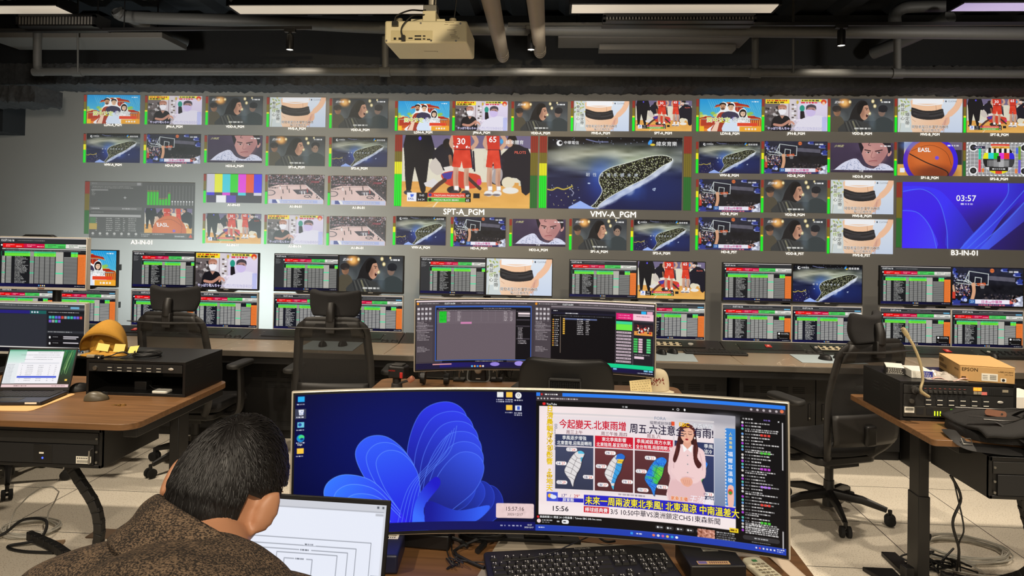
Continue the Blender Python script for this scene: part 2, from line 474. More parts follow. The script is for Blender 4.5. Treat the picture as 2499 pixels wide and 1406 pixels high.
def pic_ldn():
    c = base((40, 165, 215)); c.grad(0, 0, 160, 90, (30, 150, 215), (120, 205, 215))
    for k in range(46):
        x = 20 + k * 3.1; c.line([(x, 0 + (k * 7) % 13), (x + 12, 26 + (k * 11) % 19)], .6, (150, 220, 240), .6)
    for k in range(26):
        x = c.rng.uniform(0, 160); y = c.rng.uniform(36, 58); c.ell(x, y, 6, 4, [(240, 215, 60), (160, 200, 60), (245, 235, 150)][k % 3], .8, .4)
    c.rect(0, 58, 160, 90, (235, 130, 40))
    for k in range(40): c.rect(c.rng.uniform(0, 155), c.rng.uniform(58, 80), c.rng.uniform(0, 155) * 0 + c.rng.uniform(4, 160), 82, [(200, 45, 30), (240, 180, 50), (250, 225, 120), (150, 40, 30)][k % 4], .25)
    def roof(x, y, w, h):
        c.poly([(x - w, y + h), (x - w * .9, y + h * .5), (x - w * .4, y + h * .2), (x - w * .3, y), (x + w * .3, y), (x + w * .4, y + h * .2), (x + w * .9, y + h * .5), (x + w, y + h), (x + w * .6, y + h * .8), (x - w * .6, y + h * .8)], (170, 38, 26))
        c.line([(x - w, y + h), (x - w * .7, y + h * .7), (x + w * .7, y + h * .7), (x + w, y + h)], 1.1, (240, 190, 70)); c.line([(x - w * .3, y), (x + w * .3, y)], 1.2, (245, 200, 80))
    c.rect(54, 22, 112, 48, (150, 48, 34))
    for k in range(6): c.rect(56 + k * 10, 22, 59 + k * 10, 46, (215, 80, 40))
    roof(84, 9, 46, 15); roof(134, 46, 26, 12); roof(22, 48, 24, 10); c.rect(112, 57, 158, 74, (165, 50, 34)); c.rect(4, 57, 40, 74, (180, 60, 36))
    for k in range(9): c.rect(114 + k * 5, 58, 116 + k * 5, 74, (240, 170, 60))
    c.poly([(38, 70), (46, 42), (54, 30), (52, 16), (60, 8), (68, 10), (76, 14), (84, 8), (92, 16), (92, 30), (100, 36), (104, 30), (113, 25), (121, 32), (124, 48), (130, 60), (128, 90), (24, 90)], WH, 1, 4)
    c.poly([(40, 66), (48, 42), (62, 36), (72, 44), (70, 90), (30, 90)], (165, 60, 40), 1, 3); c.poly([(58, 42), (74, 34), (98, 40), (104, 60), (96, 66), (60, 60)], (60, 55, 80), 1, 3)
    c.poly([(66, 64), (80, 55), (100, 58), (108, 90), (60, 90)], (215, 228, 245), 1, 3); c.poly([(96, 62), (104, 50), (120, 50), (130, 66), (132, 90), (104, 90)], (240, 238, 240), 1, 3)
    c.poly([(30, 90), (44, 62), (52, 64), (46, 90)], (240, 205, 180)); c.ell(88, 54, 4, 5, (90, 70, 170))
    face(c, 60, 21, 9, (214, 160, 122), (40, 28, 24)); c.ell(60, 27, 5, 3.6, (70, 45, 36), .7, .3); face(c, 81, 23, 9, (238, 196, 160), (28, 22, 24))
    c.ell(112, 40, 9.5, 12, (28, 20, 22)); face(c, 112, 40, 8, (242, 205, 175), (28, 20, 22))
    c.rect(0, 76, 12, 90, (245, 190, 40)); c.rect(104, 76, 160, 90, (240, 170, 50)); c.rect(98, 66, 150, 75, (225, 70, 40)); c.dashes(118, 83, 152, 5, WH)
    c.text('冥中注定', 18, 64, 15.5, (205, 225, 40), .02, outline=WH, ow=.05); c.text('幸愛你', 84, 63, 16, WH, .02, outline=(70, 95, 90), ow=.03)
    c.dashes(134, 7, 152, 3, WH); return c
def pic_jpn():
    c = base((190, 180, 185)); c.grad(0, 0, 40, 90, (120, 110, 110), (80, 70, 70)); c.rect(38, 0, 78, 70, (214, 206, 212)); c.rect(60, 10, 62, 66, (150, 130, 140))
    c.rect(78, 0, 110, 90, (205, 196, 205)); c.grad(84, 10, 160, 90, (225, 215, 235), (205, 195, 225))
    for k in range(8): c.rect(68 + (k % 2) * 6, 14 + k * 6, 74 + (k % 2) * 6, 18 + k * 6, [(90, 80, 80), (240, 240, 240), (120, 105, 90)][k % 3])
    c.dots(40, 2, 25, 34, 85, 3, [(60, 55, 55), (130, 120, 120), (190, 185, 185), (40, 38, 40)]); c.rect(0, 45, 20, 90, (62, 58, 60), .6)
    c.ell(95, 26, 6.5, 9, (40, 150, 130)); c.poly([(90, 34), (100, 34), (104, 62), (90, 60)], (28, 24, 30)); c.ell(92, 66, 22, 10, (225, 215, 230)); c.noise(70, 55, 115, 88, 4, 18)
    c.poly([(18, 90), (20, 56), (30, 48), (44, 46), (60, 50), (66, 66), (64, 90)], (24, 22, 28), 1, 3); c.poly([(38, 47), (44, 56), (50, 47)], (190, 140, 120))
    face(c, 44, 30, 12, (205, 150, 130), (175, 120, 100)); c.poly([(35, 30), (53, 30), (52, 40), (44, 44), (36, 40)], (238, 236, 242), 1, 3)
    c.line([(24, 72), (44, 74), (62, 62)], 7, (195, 140, 120), 1, 3); c.line([(62, 72), (68, 64), (74, 70)], 5, (205, 150, 130), 1, 3)
    c.poly([(78, 90), (84, 66), (98, 54), (124, 46), (148, 48), (158, 62), (158, 90)], (226, 222, 236), 1, 3); c.grad(146, 50, 158, 90, (150, 160, 235), (150, 165, 240), False, .5)
    face(c, 118, 32, 14, (178, 135, 128), (72, 66, 74)); c.poly([(106, 30), (128, 32), (127, 44), (116, 49), (107, 43)], (206, 190, 232), 1, 3)
    c.rect(1, 1, 62, 13, (250, 225, 40)); c.dashes(4, 4.5, 60, 4, (190, 30, 30)); c.dashes(4, 9.8, 52, 4, (30, 20, 20)); c.rect(92, 1, 145, 7, (250, 232, 70)); c.dashes(94, 4, 143, 4, (40, 60, 40)); c.dashes(92, 10, 140, 4.4, (220, 40, 60))
    c.ell(150, 8, 7, 7, (220, 70, 30)); c.ell(150, 12, 4, 5, (240, 200, 170)); c.ell(83, 9, 3, 5, (200, 170, 60))
    c.text('やっぱり取んちゃっとパリバリにもあるわけ', 6, 86, 8.6, WH, .01, outline=(110, 90, 190), ow=.05, sx=.84); return c
def pic_vdd(front=True):
    c = base((62, 67, 72)); c.grad(0, 0, 160, 60, (56, 58, 62), (82, 88, 90)); c.noise(0, 0, 160, 90, 14, 9)
    c.ell(34, 12, 14, 12, (225, 150, 70), .9, .5); c.ell(34, 12, 7, 7, (255, 215, 140), .7, .6)
    for x, y, r in ((107, 7, 4), (112, 20, 4), (99, 40, 3.6), (48, 9, 3.4), (128, 4, 2.5)): c.ell(x, y, r, r * 1.25, (250, 225, 150), .9, .45); c.ell(x, y, r * .5, r * .7, (255, 250, 225), .8, .4)
    c.poly([(0, 90), (0, 56), (10, 48), (26, 50), (36, 70), (34, 90)], (82, 76, 62), 1, 3); c.ell(15, 36, 9, 12, (150, 110, 84)); c.ell(14, 28, 12, 9, (46, 42, 42)); c.ell(18, 40, 6, 8, (120, 88, 70), .6, .5)
    c.poly([(106, 90), (110, 66), (122, 52), (140, 50), (158, 62), (160, 90)], (56, 64, 66), 1, 3); c.ell(130, 36, 9, 12, (128, 104, 92)); c.ell(133, 27, 12, 10, (34, 36, 42)); c.rect(122, 31, 143, 35, (30, 32, 38))
    if not front: c.ell(133, 38, 8, 11, (150, 122, 104)); c.rect(128, 35, 131, 36.4, (40, 30, 30)); c.rect(135, 35, 138, 36.4, (40, 30, 30))
    c.poly([(70, 8), (84, 5), (94, 16), (92, 40), (84, 60), (60, 72), (40, 90), (18, 90), (34, 68), (46, 56), (54, 32)], (30, 29, 31), 1, 4)
    c.poly([(20, 90), (34, 66), (56, 56), (80, 62), (98, 68), (106, 90)], (58, 60, 60), 1, 3)
    for k in range(9): c.line([(34 + k * 4.2, 64 - k * .6), (42 + k * 5.4, 90)], 1.3, (98, 98, 92) if k % 2 else (34, 35, 37))
    c.line([(56, 62), (66, 90)], 4, (120, 118, 96))
    c.poly([(78, 16), (88, 12), (95, 20), (97, 28), (100, 36), (96, 39), (96, 44), (92, 54), (84, 58), (76, 50), (74, 34)], (194, 146, 120), 1, 4); c.ell(80, 38, 6, 14, (140, 98, 80), .6, .5); c.poly([(72, 12), (88, 8), (93, 17), (84, 20), (78, 36), (72, 44), (66, 30)], (18, 17, 19), 1, 4)
    c.line([(87, 25), (94, 27)], 1.6, (40, 25, 22)); c.ell(91, 30, 1.8, 1.1, (30, 20, 18))
    if front: c.ell(92, 46, 2.6, 4.4, (60, 22, 22)); c.ell(93, 43, 1.8, .8, (230, 220, 215))
    else: c.line([(89, 45), (96, 44)], 1, (110, 60, 55)); c.ell(97, 34, 2.6, 5, (190, 145, 120), .9, .4)
    c.ell(106, 62, 8, 22, (110, 130, 140), .35, .6); c.text('武林傳', 8, 13, 8, WH, shear=.3); c.dashes(128, 9, 153, 4, WH); c.dashes(60, 81, 102, 4.4, (225, 225, 220)); return c
def pic_mve():
    c = base((212, 222, 236)); c.grad(0, 0, 160, 90, (220, 228, 238), (200, 212, 232)); c.rect(0, 0, 34, 90, (205, 214, 214))
    for k in range(16): c.ell(c.rng.uniform(2, 32), c.rng.uniform(0, 40), 3.5, 2, [(120, 145, 60), (160, 175, 90), (205, 195, 110)][k % 3], .85, .3, 40 * k)
    c.line([(4, 90), (10, 50), (20, 20)], 1, (150, 150, 90), .7, 4)
    S = (240, 196, 160)
    c.poly([(37, 0), (34, 26), (33, 40), (34, 62), (40, 90), (104, 90), (110, 60), (112, 40), (108, 20), (110, 0)], S, 1, 3)
    c.gpoly([(32, 48), (36, 90), (106, 90), (114, 50)], (240, 208, 180), (232, 186, 150), (40, 50), (100, 90)); c.rect(36, 0, 112, 14, (242, 242, 244)); c.line([(37, 14), (72, 18), (110, 14)], 2.5, (242, 242, 244), 1, 4); c.line([(94, 18), (95, 30)], .6, (150, 100, 80))
    c.poly([(33, 28), (36, 24), (62, 32), (90, 32), (110, 27), (113, 34), (114, 50), (90, 56), (64, 56), (40, 50), (33, 42)], (42, 40, 42), 1, 3); c.line([(40, 40), (66, 46), (90, 46), (112, 40)], 5, (62, 60, 62), 1, 4); c.rect(46, 40, 78, 49, (54, 52, 54)); c.line([(34, 30), (62, 38), (90, 38), (111, 32)], .8, (90, 88, 88), 1, 4)
    c.line([(44, 62), (36, 56)], .8, (190, 140, 110)); c.line([(156, -4), (146, 22), (130, 40)], 15, (238, 190, 156), 1, 4); c.line([(132, 38), (122, 48), (108, 62)], 11, (238, 190, 156), 1, 4)
    for k in range(4): c.line([(126 - k * 2, 50 + k), (118 - k * 5 + 8, 64 + k * 3), (112 - k * 3 + 8, 72 + k * 4)], 4, (234 - k * 6, 182 - k * 5, 148), 1, 4)
    c.line([(118, 58), (114, 90)], 1, (190, 130, 105)); c.rect(6, 10, 17, 66, (236, 238, 232), .75); c.rect(18, 36, 29, 78, (236, 238, 232), .75)
    c.vtext('骨盆', 11.5, 22, 11, (34, 40, 36), .01); c.vtext('核', 11.5, 45, 11, (130, 155, 40), .01); c.vtext('心', 11.5, 57, 11, (34, 40, 36), .01); c.vtext('穩定帶', 23.5, 47, 11, (34, 40, 36), .01)
    c.text('CLIONE', 124, 9, 6.2, (110, 118, 128)); c.ell(119, 7, 2, 2.4, (70, 80, 95)); c.text('開發者是日本理學治療師', 80, 79, 9.2, (96, 78, 60), .005, 'c', outline=WH, ow=.05, sx=.9); c.text('菊川正樹先生', 82, 88, 8.6, (96, 78, 60), .005, 'c', outline=WH, ow=.05, sx=.9); return c
def pic_vmv():
    c = Cv(160, 90, 320, 180, (12, 16, 34)); c.grad(0, 20, 160, 90, (26, 34, 60), (22, 26, 66)); c.ell(92, 24, 84, 17, (166, 172, 148), .8, .7); c.ell(40, 24, 56, 11, (176, 174, 150), .65, .7); c.ell(88, 36, 40, 12, (212, 220, 200), .6, .8); c.noise(0, 8, 160, 42, 16, 24, ay=3.5); c.noise(0, 8, 160, 50, 40, 16, ay=6)
    c.rect(0, 0, 160, 4, (8, 9, 14)); c.ell(80, -6, 140, 14, (8, 9, 14), 1, .3); c.ell(62, 32, 28, 7, (40, 54, 66), .7, .6); c.ell(64, 55, 12, 18, (40, 80, 190), .6, .8); c.ell(125, 62, 45, 22, (26, 40, 100), .7, .7); c.ell(60, 72, 26, 18, (20, 26, 84), .7, .7); c.ell(100, 64, 14, 12, (70, 120, 230), .35, .7)
    isl = [(147, 25), (138, 22), (120, 24), (98, 31), (76, 38), (64, 46), (62, 56), (66, 68), (58, 82), (53, 87), (60, 88), (64, 83), (76, 74), (96, 62), (118, 50), (136, 36), (148, 29)]
    c.poly([(150, 28), (136, 44), (112, 60), (90, 74), (70, 85), (60, 90), (60, 80), (80, 66), (110, 50), (136, 34)], (215, 222, 240), .5, 4)
    for k in range(40): t = k / 39; c.ell(148 - 88 * t + c.rng.normal(0, 2), 32 + 55 * t ** .9 + c.rng.normal(0, 2), 4.5, 2.6, (225, 232, 245), .45, .6, -35)
    c.ell(96, 36, 30, 9, (190, 206, 170), .5, .7, -18); c.ell(70, 52, 20, 22, (60, 110, 220), .35, .8)
    S = spline(isl, 4, True); c.poly(S, (20, 22, 16)); rg = np.random.default_rng(4); n = 0; sl, m = c.pmask(S); X, Y, M = c.X[sl], c.Y[sl], m > .6; I = np.argwhere(M)
    for q in I[rg.choice(len(I), 620, replace=False)]: x, y = X[tuple(q)], Y[tuple(q)]; c.ell(x, y, .42, .42, [(250, 250, 225), (225, 230, 180), (170, 176, 110)][rg.integers(3)])
    c.line(S, .8, (240, 244, 230), .9)
    c.line([(0, 66), (6, 67), (12, 64), (20, 66), (30, 62)], 1.6, (215, 190, 70), .9, 4); c.rect(0, 68, 26, 90, (28, 26, 74), .8); c.line([(27, 64), (32, 70), (30, 74)], .6, (200, 200, 220)); c.poly([(26, 88), (40, 80), (58, 90), (26, 90)], (150, 176, 240)); c.dots(26, 1, 60, 40, 88, .5, [(180, 190, 240), (210, 200, 130)])
    c.line([(46, 3), (58, 6), (72, 6)], 1.2, (120, 126, 170)); c.dots(30, 0, 0, 160, 9, .35, [(180, 190, 220)]); c.line([(126, 64), (129, 63), (128, 66), (126, 65)], .8, (200, 215, 240)); c.ell(50, 58, 1.6, .8, (200, 215, 240))
    for k, ch in enumerate('韌性台灣永續未來'): c.text(ch, 46 + k * 8.2, 49, 5, (200, 208, 220))
    c.ell(14, 8, 3.6, 3.6, WH); c.ell(15.2, 7.6, 2, 2, (10, 12, 22)); c.text('中華電信', 19, 9, 4.6, WH); c.ell(122, 6, 2, 3.6, (60, 150, 230), 1, 0, 30); c.ell(125, 9, 3, 1.4, (230, 200, 60)); c.text('緯來育樂', 129, 10, 6.2, WH); return c
def pic_hd():
    c = base((24, 24, 30)); c.grad(0, 0, 160, 40, (40, 42, 60), (28, 28, 36)); c.poly([(80, 18), (142, 22), (142, 32), (80, 28)], (92, 90, 104)); c.noise(0, 0, 160, 90, 6, 5)
    c.dots(150, 2, 40, 40, 66, 1.4, [(170, 150, 150), (60, 60, 90), (200, 110, 100), (35, 35, 45), (90, 80, 120), (210, 200, 200)]); c.dots(60, 70, 62, 150, 76, 2, [(50, 46, 52), (80, 70, 70), (36, 34, 44)])
    c.dots(60, 4, 14, 40, 34, 1.3, [(90, 95, 130), (40, 44, 70), (180, 180, 200)])
    F = (214, 222, 220)
    for p in ([(38, 8), (82, 14)], [(82, 14), (81, 40)], [(81, 40), (37, 36)], [(38, 8), (28, 32)], [(28, 32), (37, 36)], [(38, 8), (37, 36)], [(10, 30), (40, 32)], [(8, 36), (60, 42)], [(30, 26), (50, 40)], [(52, 22), (66, 24)], [(66, 24), (65, 37)], [(52, 22), (51, 35)]): c.line(p, 1.5, F)
    c.line([(56, 38), (74, 36), (75, 40), (58, 41)], 2.2, (226, 96, 44)); c.poly([(62, 41), (74, 40), (72, 49), (65, 49)], (190, 190, 190), .6)
    c.line([(48, 40), (49, 58), (44, 80)], 8, (212, 160, 126), 1, 4); c.ell(48, 40, 5, 5, (216, 166, 132)); c.line([(2, 44), (5, 62)], 5, (205, 160, 130)); c.rect(0, 58, 7, 74, (200, 60, 44))
    def puz(x, y, w, h, k):
        c.rect(x, y, x + w, y + h, (44, 58, 140)); c.ell(x + w * .5, y - 1, 2.6, 2.6, (44, 58, 140)); c.ell(x + w, y + h * .5, 2.4, 2.4, (24, 24, 34)); c.ell(x, y + h * .6, 2.6, 2.6, (150, 160, 215)); c.rect(x + w * .1, y + h - .9, x + w * .9, y + h, (170, 180, 230))
    for q in ((112, 0, 14, 8), (140, 10, 16, 9), (146, 26, 14, 12), (0, 4, 9, 12), (6, 16, 7, 8), (0, 78, 20, 12), (22, 70, 12, 10)): puz(*q, 0)
    c.poly([(140, 72), (160, 64), (160, 90), (136, 90)], (200, 205, 225)); c.noise(136, 64, 160, 90, 4, 40); c.ell(90, 6, 5, 5, (214, 110, 60)); c.line([(85, 6), (95, 6)], .7, (60, 30, 30))
    c.dots(26, 120, 74, 150, 80, 2, [(180, 120, 100), (60, 50, 60)]); c.rect(0, 85, 140, 90, (60, 60, 130), .7); c.rect(52, 75, 130, 85, (236, 232, 244)); c.poly([(130, 75), (140, 82), (130, 85)], (226, 110, 100)); c.rect(38, 75, 52, 85, (40, 90, 160)); c.text('日本vs中華隊', 90, 83.5, 8.2, (190, 30, 130), .03, 'c'); c.ell(30, 77, 4, 4, (190, 200, 235)); c.dashes(60, 88, 122, 3, (220, 110, 130)); c.text('23', 41, 83, 8, (190, 220, 250), .02); c.dashes(128, 8, 152, 4, WH); return c
def pic_hd2():
    c = base((72, 58, 84)); c.grad(0, 0, 160, 90, (80, 66, 92), (52, 42, 62)); c.noise(0, 0, 160, 90, 18, 6); c.ell(20, 30, 40, 50, (58, 46, 70), .6, .6)
    c.poly([(10, 82), (26, 66), (44, 54), (66, 48), (84, 70), (110, 78), (126, 62), (146, 66), (160, 78), (160, 83), (10, 83)], (214, 216, 236), 1, 3)
    for k in range(120): x = c.rng.uniform(16, 158); y = c.rng.uniform(54, 83); c.ell(x, y, 1.6, .8, (96, 110, 150), .7, 0, c.rng.uniform(0, 180)) if (y > 96 - x * .9 or x > 70) and (x < 74 or y > 70) else None
    c.poly([(78, 4), (84, 0), (146, 0), (150, 14), (143, 34), (132, 54), (120, 68), (106, 70), (90, 60), (80, 36), (77, 18)], (192, 138, 134), 1, 4); c.ell(128, 40, 14, 24, (160, 108, 110), .55, .6, 20); c.ell(98, 30, 14, 18, (212, 160, 150), .5, .6); c.ell(150, 32, 4, 9, (206, 150, 140), 1, 0, 24)
    c.poly([(70, 0), (78, 0), (84, 14), (79, 32), (74, 18)], (30, 24, 36)); c.poly([(132, 0), (152, 0), (152, 26), (147, 30), (143, 12)], (30, 24, 36), 1, 3); c.line([(100, -2), (96, 6), (102, 8)], 1.4, (36, 28, 38), 1, 4)
    c.line([(87, 21), (101, 24)], 3, (46, 30, 36), 1, 3); c.line([(114, 25), (131, 21)], 3, (46, 30, 36), 1, 3)
    for x, y, a in ((95, 29, 8), (122, 29, -12)): c.ell(x, y, 5.4, 2.2, (226, 206, 206), 1, 0, a); c.ell(x + 1, y, 2.3, 2.2, (26, 18, 22)); c.line([(x - 6, y + a * .02), (x, y - 2.4), (x + 6, y)], .9, (60, 36, 40), 1, 4)
    c.line([(107, 26), (103, 42), (108, 46), (113, 43)], 1.6, (158, 104, 104), 1, 4); c.line([(98, 56), (108, 54), (118, 54)], 2.4, (150, 78, 84), 1, 4); c.line([(102, 60), (113, 59)], 1, (166, 112, 110)); c.line([(96, 70), (106, 76), (122, 68)], 3, (110, 72, 78), .7, 4)
    c.rect(0, 0, 160, 7, (60, 48, 70), 0); c.text('少林武', 8, 13, 8, (230, 225, 160), shear=.4); c.dashes(126, 9, 153, 4, WH); c.text('什麼', 72, 88, 6, WH); return c
def pic_spt(ball=False):
    c = Cv(160, 90, 320, 180, (110, 100, 130)); c.rect(0, 0, 160, 16, (112, 102, 134)); c.rect(0, 16, 160, 62, (222, 216, 196)); c.grad(0, 58, 160, 90, (222, 160, 80), (232, 178, 92)); c.noise(0, 58, 160, 90, 20, 5, ay=2); c.line([(0, 70), (60, 78), (30, 90)], 0, WH); c.line([(48, 80), (40, 90)], 1.4, (245, 225, 190))
    c.rect(146, 24, 160, 62, (216, 212, 190)); N = (26, 24, 36)
    c.poly([(4, 0), (36, 0), (40, 30), (34, 30), (30, 70), (24, 70), (16, 40), (12, 68), (6, 70), (3, 30)], (20, 19, 25), 1, 2); c.line([(34, 8), (40, 24)], 6, (22, 21, 28)); c.ell(41, 28, 2.5, 3, SKIN); c.ell(8, 72, 5, 3, (60, 60, 66))
    c.poly([(38, 24), (48, 12), (58, 10), (64, 22), (64, 36), (54, 44), (42, 40)], N, 1, 3); c.ell(56, 10, 5, 6, (30, 24, 24)); c.line([(60, 26), (62, 38)], 4, DSK); c.line([(56, 20), (64, 12)], 5, (26, 24, 34)); c.poly([(34, 40), (42, 28), (52, 44), (44, 50)], (206, 196, 186), 1, 2); c.poly([(52, 40), (62, 38), (70, 44), (56, 48)], (226, 220, 214))
    c.poly([(28, 60), (40, 54), (48, 60), (40, 66), (30, 64)], (220, 216, 216)); c.poly([(50, 48), (66, 44), (80, 46), (98, 50), (96, 64), (76, 66), (58, 62), (52, 56)], (208, 66, 44), 1, 3); c.poly([(50, 48), (64, 45), (62, 54), (54, 56)], (70, 60, 150)); c.line([(36, 72), (46, 62), (54, 56)], 5, (84, 54, 46), 1, 3); c.ell(66, 68, 9, 5, (44, 34, 38)); c.line([(80, 50), (98, 66)], 4, (70, 48, 44)); c.ell(97, 58, 3, 4, (214, 50, 120))
    c.poly([(112, 90 - 36), (120, 30), (130, 18), (140, 10), (152, 14), (160, 22), (160, 70), (150, 70), (148, 56), (138, 52), (130, 62), (114, 60)], N, 1, 2); c.ell(137, 6, 6, 8, (28, 22, 24)); c.ell(134, 9, 4, 5, SKIN); c.poly([(120, 30), (108, 40), (112, 44), (126, 36)], N); c.ell(133, 58, 8, 7, (226, 216, 190)); c.ell(136, 68, 10, 4, (232, 228, 220)); c.ell(118, 48, 8, 12, (200, 190, 190), .8)
    O, SH = (206, 54, 38), (216, 62, 40)
    for x0, w in ((61, 30), (103, 24)):
        c.line([(x0 + 3, 0), (x0, 10), (x0 + 4, 16)], 5, SKIN, 1, 3); c.line([(x0 + w - 2, 0), (x0 + w + 2, 8), (x0 + w - 4, 16)], 5, SKIN, 1, 3)
        c.poly([(x0 + 2, 0), (x0 + w - 6, 0), (x0 + w - 5, 18), (x0 + 4, 18)], O); c.rect(x0 + 4, 17, x0 + w - 5, 19, (110, 24, 30))
        for k in (0, 1):
            lx = x0 + 7 + k * (w * .44); c.line([(lx, 38), (lx - .5, 56), (lx + 1, 68)], [6.5, 6][k], SKIN, 1, 3); c.ell(lx + 1, 54, 1.5, 10, (170, 120, 98), .6, .5); c.rect(lx - 1.6, 63, lx + 3.4, 68, WH); c.ell(lx - 1, 72, 5.5, 3.6, (236, 232, 228) if x0 > 80 else (60, 56, 60)); c.ell(lx - 2, 73.6, 5, 1.4, (120, 110, 116))
        c.poly([(x0 + 4, 18), (x0 + w - 5, 18), (x0 + w - 2, 40), (x0 + w * .52, 41), (x0 + w * .46, 32), (x0 + w * .4, 40), (x0 + 2, 39)], SH, 1); c.line([(x0 + w - 5, 18), (x0 + w - 2, 41)], 2, (40, 30, 50)); c.noise(x0, 18, x0 + w, 40, 4, 8)
    c.line([(89, 20), (91, 44)], 2, (36, 30, 44)); c.text('30', 68, 11, 11, WH, .03); c.text('65', 108, 8, 10, WH, .03); c.text('PILOTS', 140, 22, 4.6, (230, 110, 90), .02); c.dots(6, 64, 13, 84, 15, 1, [WH]); c.ell(22, 4, 2, 2.4, (90, 80, 220)); c.ell(124, 7, 2, 3, (60, 160, 220)); c.text('緯來體育', 129, 10, 5.6, WH)
    if ball:
        c.ell(84, 88, 58, 62, (202, 100, 50)); c.ell(70, 70, 40, 40, (220, 124, 66), .6, .6); c.line([(40, 48), (90, 40), (130, 66)], 1, (120, 50, 30), 1, 4); c.line([(110, 30), (126, 60), (124, 90)], 1, (120, 50, 30), 1, 4); c.text('EASL', 52, 66, 18, WH, .05, shear=-.3); c.ell(100, 82, 5, 5, (130, 90, 200))
    else:
        c.rect(7, 72, 19, 83, (236, 238, 246)); c.text('EASL', 8.4, 81, 3.6, (50, 60, 150), .03); c.poly([(11, 74), (16, 74), (15, 77), (12, 78)], (70, 110, 220)); c.rect(19, 72, 33, 83, (24, 22, 26)); c.text('9:43', 22.5, 76.6, 3.6, WH); c.text('3rd 24', 20.4, 81.6, 3.2, WH)
        c.rect(33, 72, 80, 77.4, (222, 66, 40)); c.rect(33, 78, 80, 83, (94, 176, 60)); c.text('TAOYUAN PAUIAN PILOTS', 41, 76.2, 3.1, WH, .01); c.text('MACAU BLACK BEARS', 41, 81.8, 3.1, WH, .01); c.ell(36, 74.6, 2, 2, (60, 60, 140)); c.ell(36, 80.6, 2, 2, (20, 40, 20))
        c.rect(80, 72, 87, 77.4, (28, 22, 22)); c.rect(80, 78, 87, 83, (20, 28, 18)); c.text('47', 81, 76.6, 4, WH, .02); c.text('65', 81, 82.2, 4, WH, .02); c.rect(90, 72, 98, 78, (24, 22, 24)); c.rect(33, 77.5, 74, 77.9, (250, 230, 220))
    return c
def pic_bars():
    c = base((70, 62, 80))
    for k, q in enumerate(((205, 203, 218), (235, 238, 40), (60, 210, 225), (30, 215, 20), (232, 50, 222), (240, 80, 30), (60, 30, 240))): c.rect(k * 160 / 7, 0, (k + 1) * 160 / 7, 58, q)
    for k, q in enumerate(((60, 30, 220), (60, 56, 70), (222, 60, 214), (60, 56, 70), (70, 210, 225), (60, 56, 70), (220, 218, 228))): c.rect(k * 160 / 7, 58, (k + 1) * 160 / 7, 67, q)
    c.rect(0, 67, 160, 90, (62, 58, 66)); c.rect(28, 67, 57, 90, (242, 242, 246)); c.rect(0, 67, 27, 90, (66, 58, 88)); c.rect(58, 67, 86, 90, (88, 60, 176)); return c
def pic_court():
    c = base((52, 46, 54)); c.dots(520, 0, 0, 160, 32, 1.5, [(150, 130, 140), (60, 52, 62), (200, 190, 200), (100, 70, 76), (34, 30, 40), (160, 100, 100)]); c.rect(0, 20, 160, 30, (44, 38, 48), .5)
    c.dashes(2, 27, 60, 3, (190, 150, 160)); c.rect(122, 18, 146, 24, (180, 60, 80), .6); c.poly([(0, 40), (30, 31), (108, 30), (160, 76), (160, 90), (0, 90)], (226, 196, 190)); c.noise(0, 32, 150, 82, 24, 5)
    c.poly([(108, 30), (160, 60), (160, 78)], (70, 62, 72)); c.dots(40, 112, 34, 160, 74, 1.6, [(40, 36, 44), (160, 130, 130), (90, 80, 90)]); c.line([(108, 31), (158, 76)], 1, WH); c.poly([(70, 46), (116, 44), (130, 58), (84, 60)], (66, 60, 72)); c.ell(100, 52, 12, 5, (190, 180, 190), .5); c.ell(5, 56, 16, 9, (90, 80, 90)); c.ell(5, 56, 13, 7, (214, 186, 182)); c.ell(112, 66, 9, 4, (80, 70, 80)); c.ell(112, 66, 6, 2.4, (214, 190, 186)); c.line([(0, 42), (60, 34), (108, 33)], .7, (120, 100, 100)); c.dashes(2, 41, 30, 3, (60, 50, 56))
    for x, y, q in ((34, 36, WH), (54, 36, (40, 36, 46)), (42, 48, (60, 54, 64)), (60, 46, (40, 36, 46)), (92, 34, (36, 34, 44)), (96, 50, WH), (104, 50, WH), (38, 70, (56, 50, 62)), (112, 44, (200, 60, 70))): c.line([(x, y), (x + 1, y + 9)], 2.4, q); c.ell(x, y - 1.5, 1.4, 1.6, (110, 74, 62))
    c.rect(2, 76, 158, 89, (206, 210, 236)); c.rect(12, 77, 28, 88, (70, 80, 150)); c.poly([(22, 77), (30, 77), (36, 88), (28, 88)], WH); c.rect(36, 78, 142, 87, (178, 188, 232)); c.text('客戶好勝過關去.12/18賽季首度公佈', 38, 86, 7, WH, .01, outline=(70, 84, 170), ow=.03, sx=.85); return c
def pic_ball():
    c = base((214, 206, 190)); c.rect(0, 0, 16, 60, (40, 38, 46)); c.rect(140, 20, 160, 70, (48, 44, 54)); c.rect(0, 60, 160, 90, (222, 168, 80)); c.rect(120, 0, 160, 20, (110, 100, 126)); c.ell(82, 50, 68, 66, (60, 30, 225)); c.ell(40, 10, 30, 14, (90, 140, 240), .7, .5); c.ell(82, 50, 57, 56, (196, 92, 36)); c.ell(72, 34, 44, 38, (222, 118, 56), .7, .6); c.ell(90, 84, 50, 20, (110, 48, 26), .8, .6)
    c.line([(30, 32), (70, 54), (120, 76), (126, 90)], 2.6, (34, 24, 24), 1, 4); c.line([(34, 24), (80, 8), (120, 26), (134, 62)], .8, (70, 34, 24), 1, 4); c.text('EASL', 50, 26, 15, WH, .05, shear=0); c.ell(98, 42, 5, 5, (120, 80, 220)); c.dashes(124, 9, 152, 4, WH); c.rect(6, 70, 18, 82, (236, 238, 246)); return c
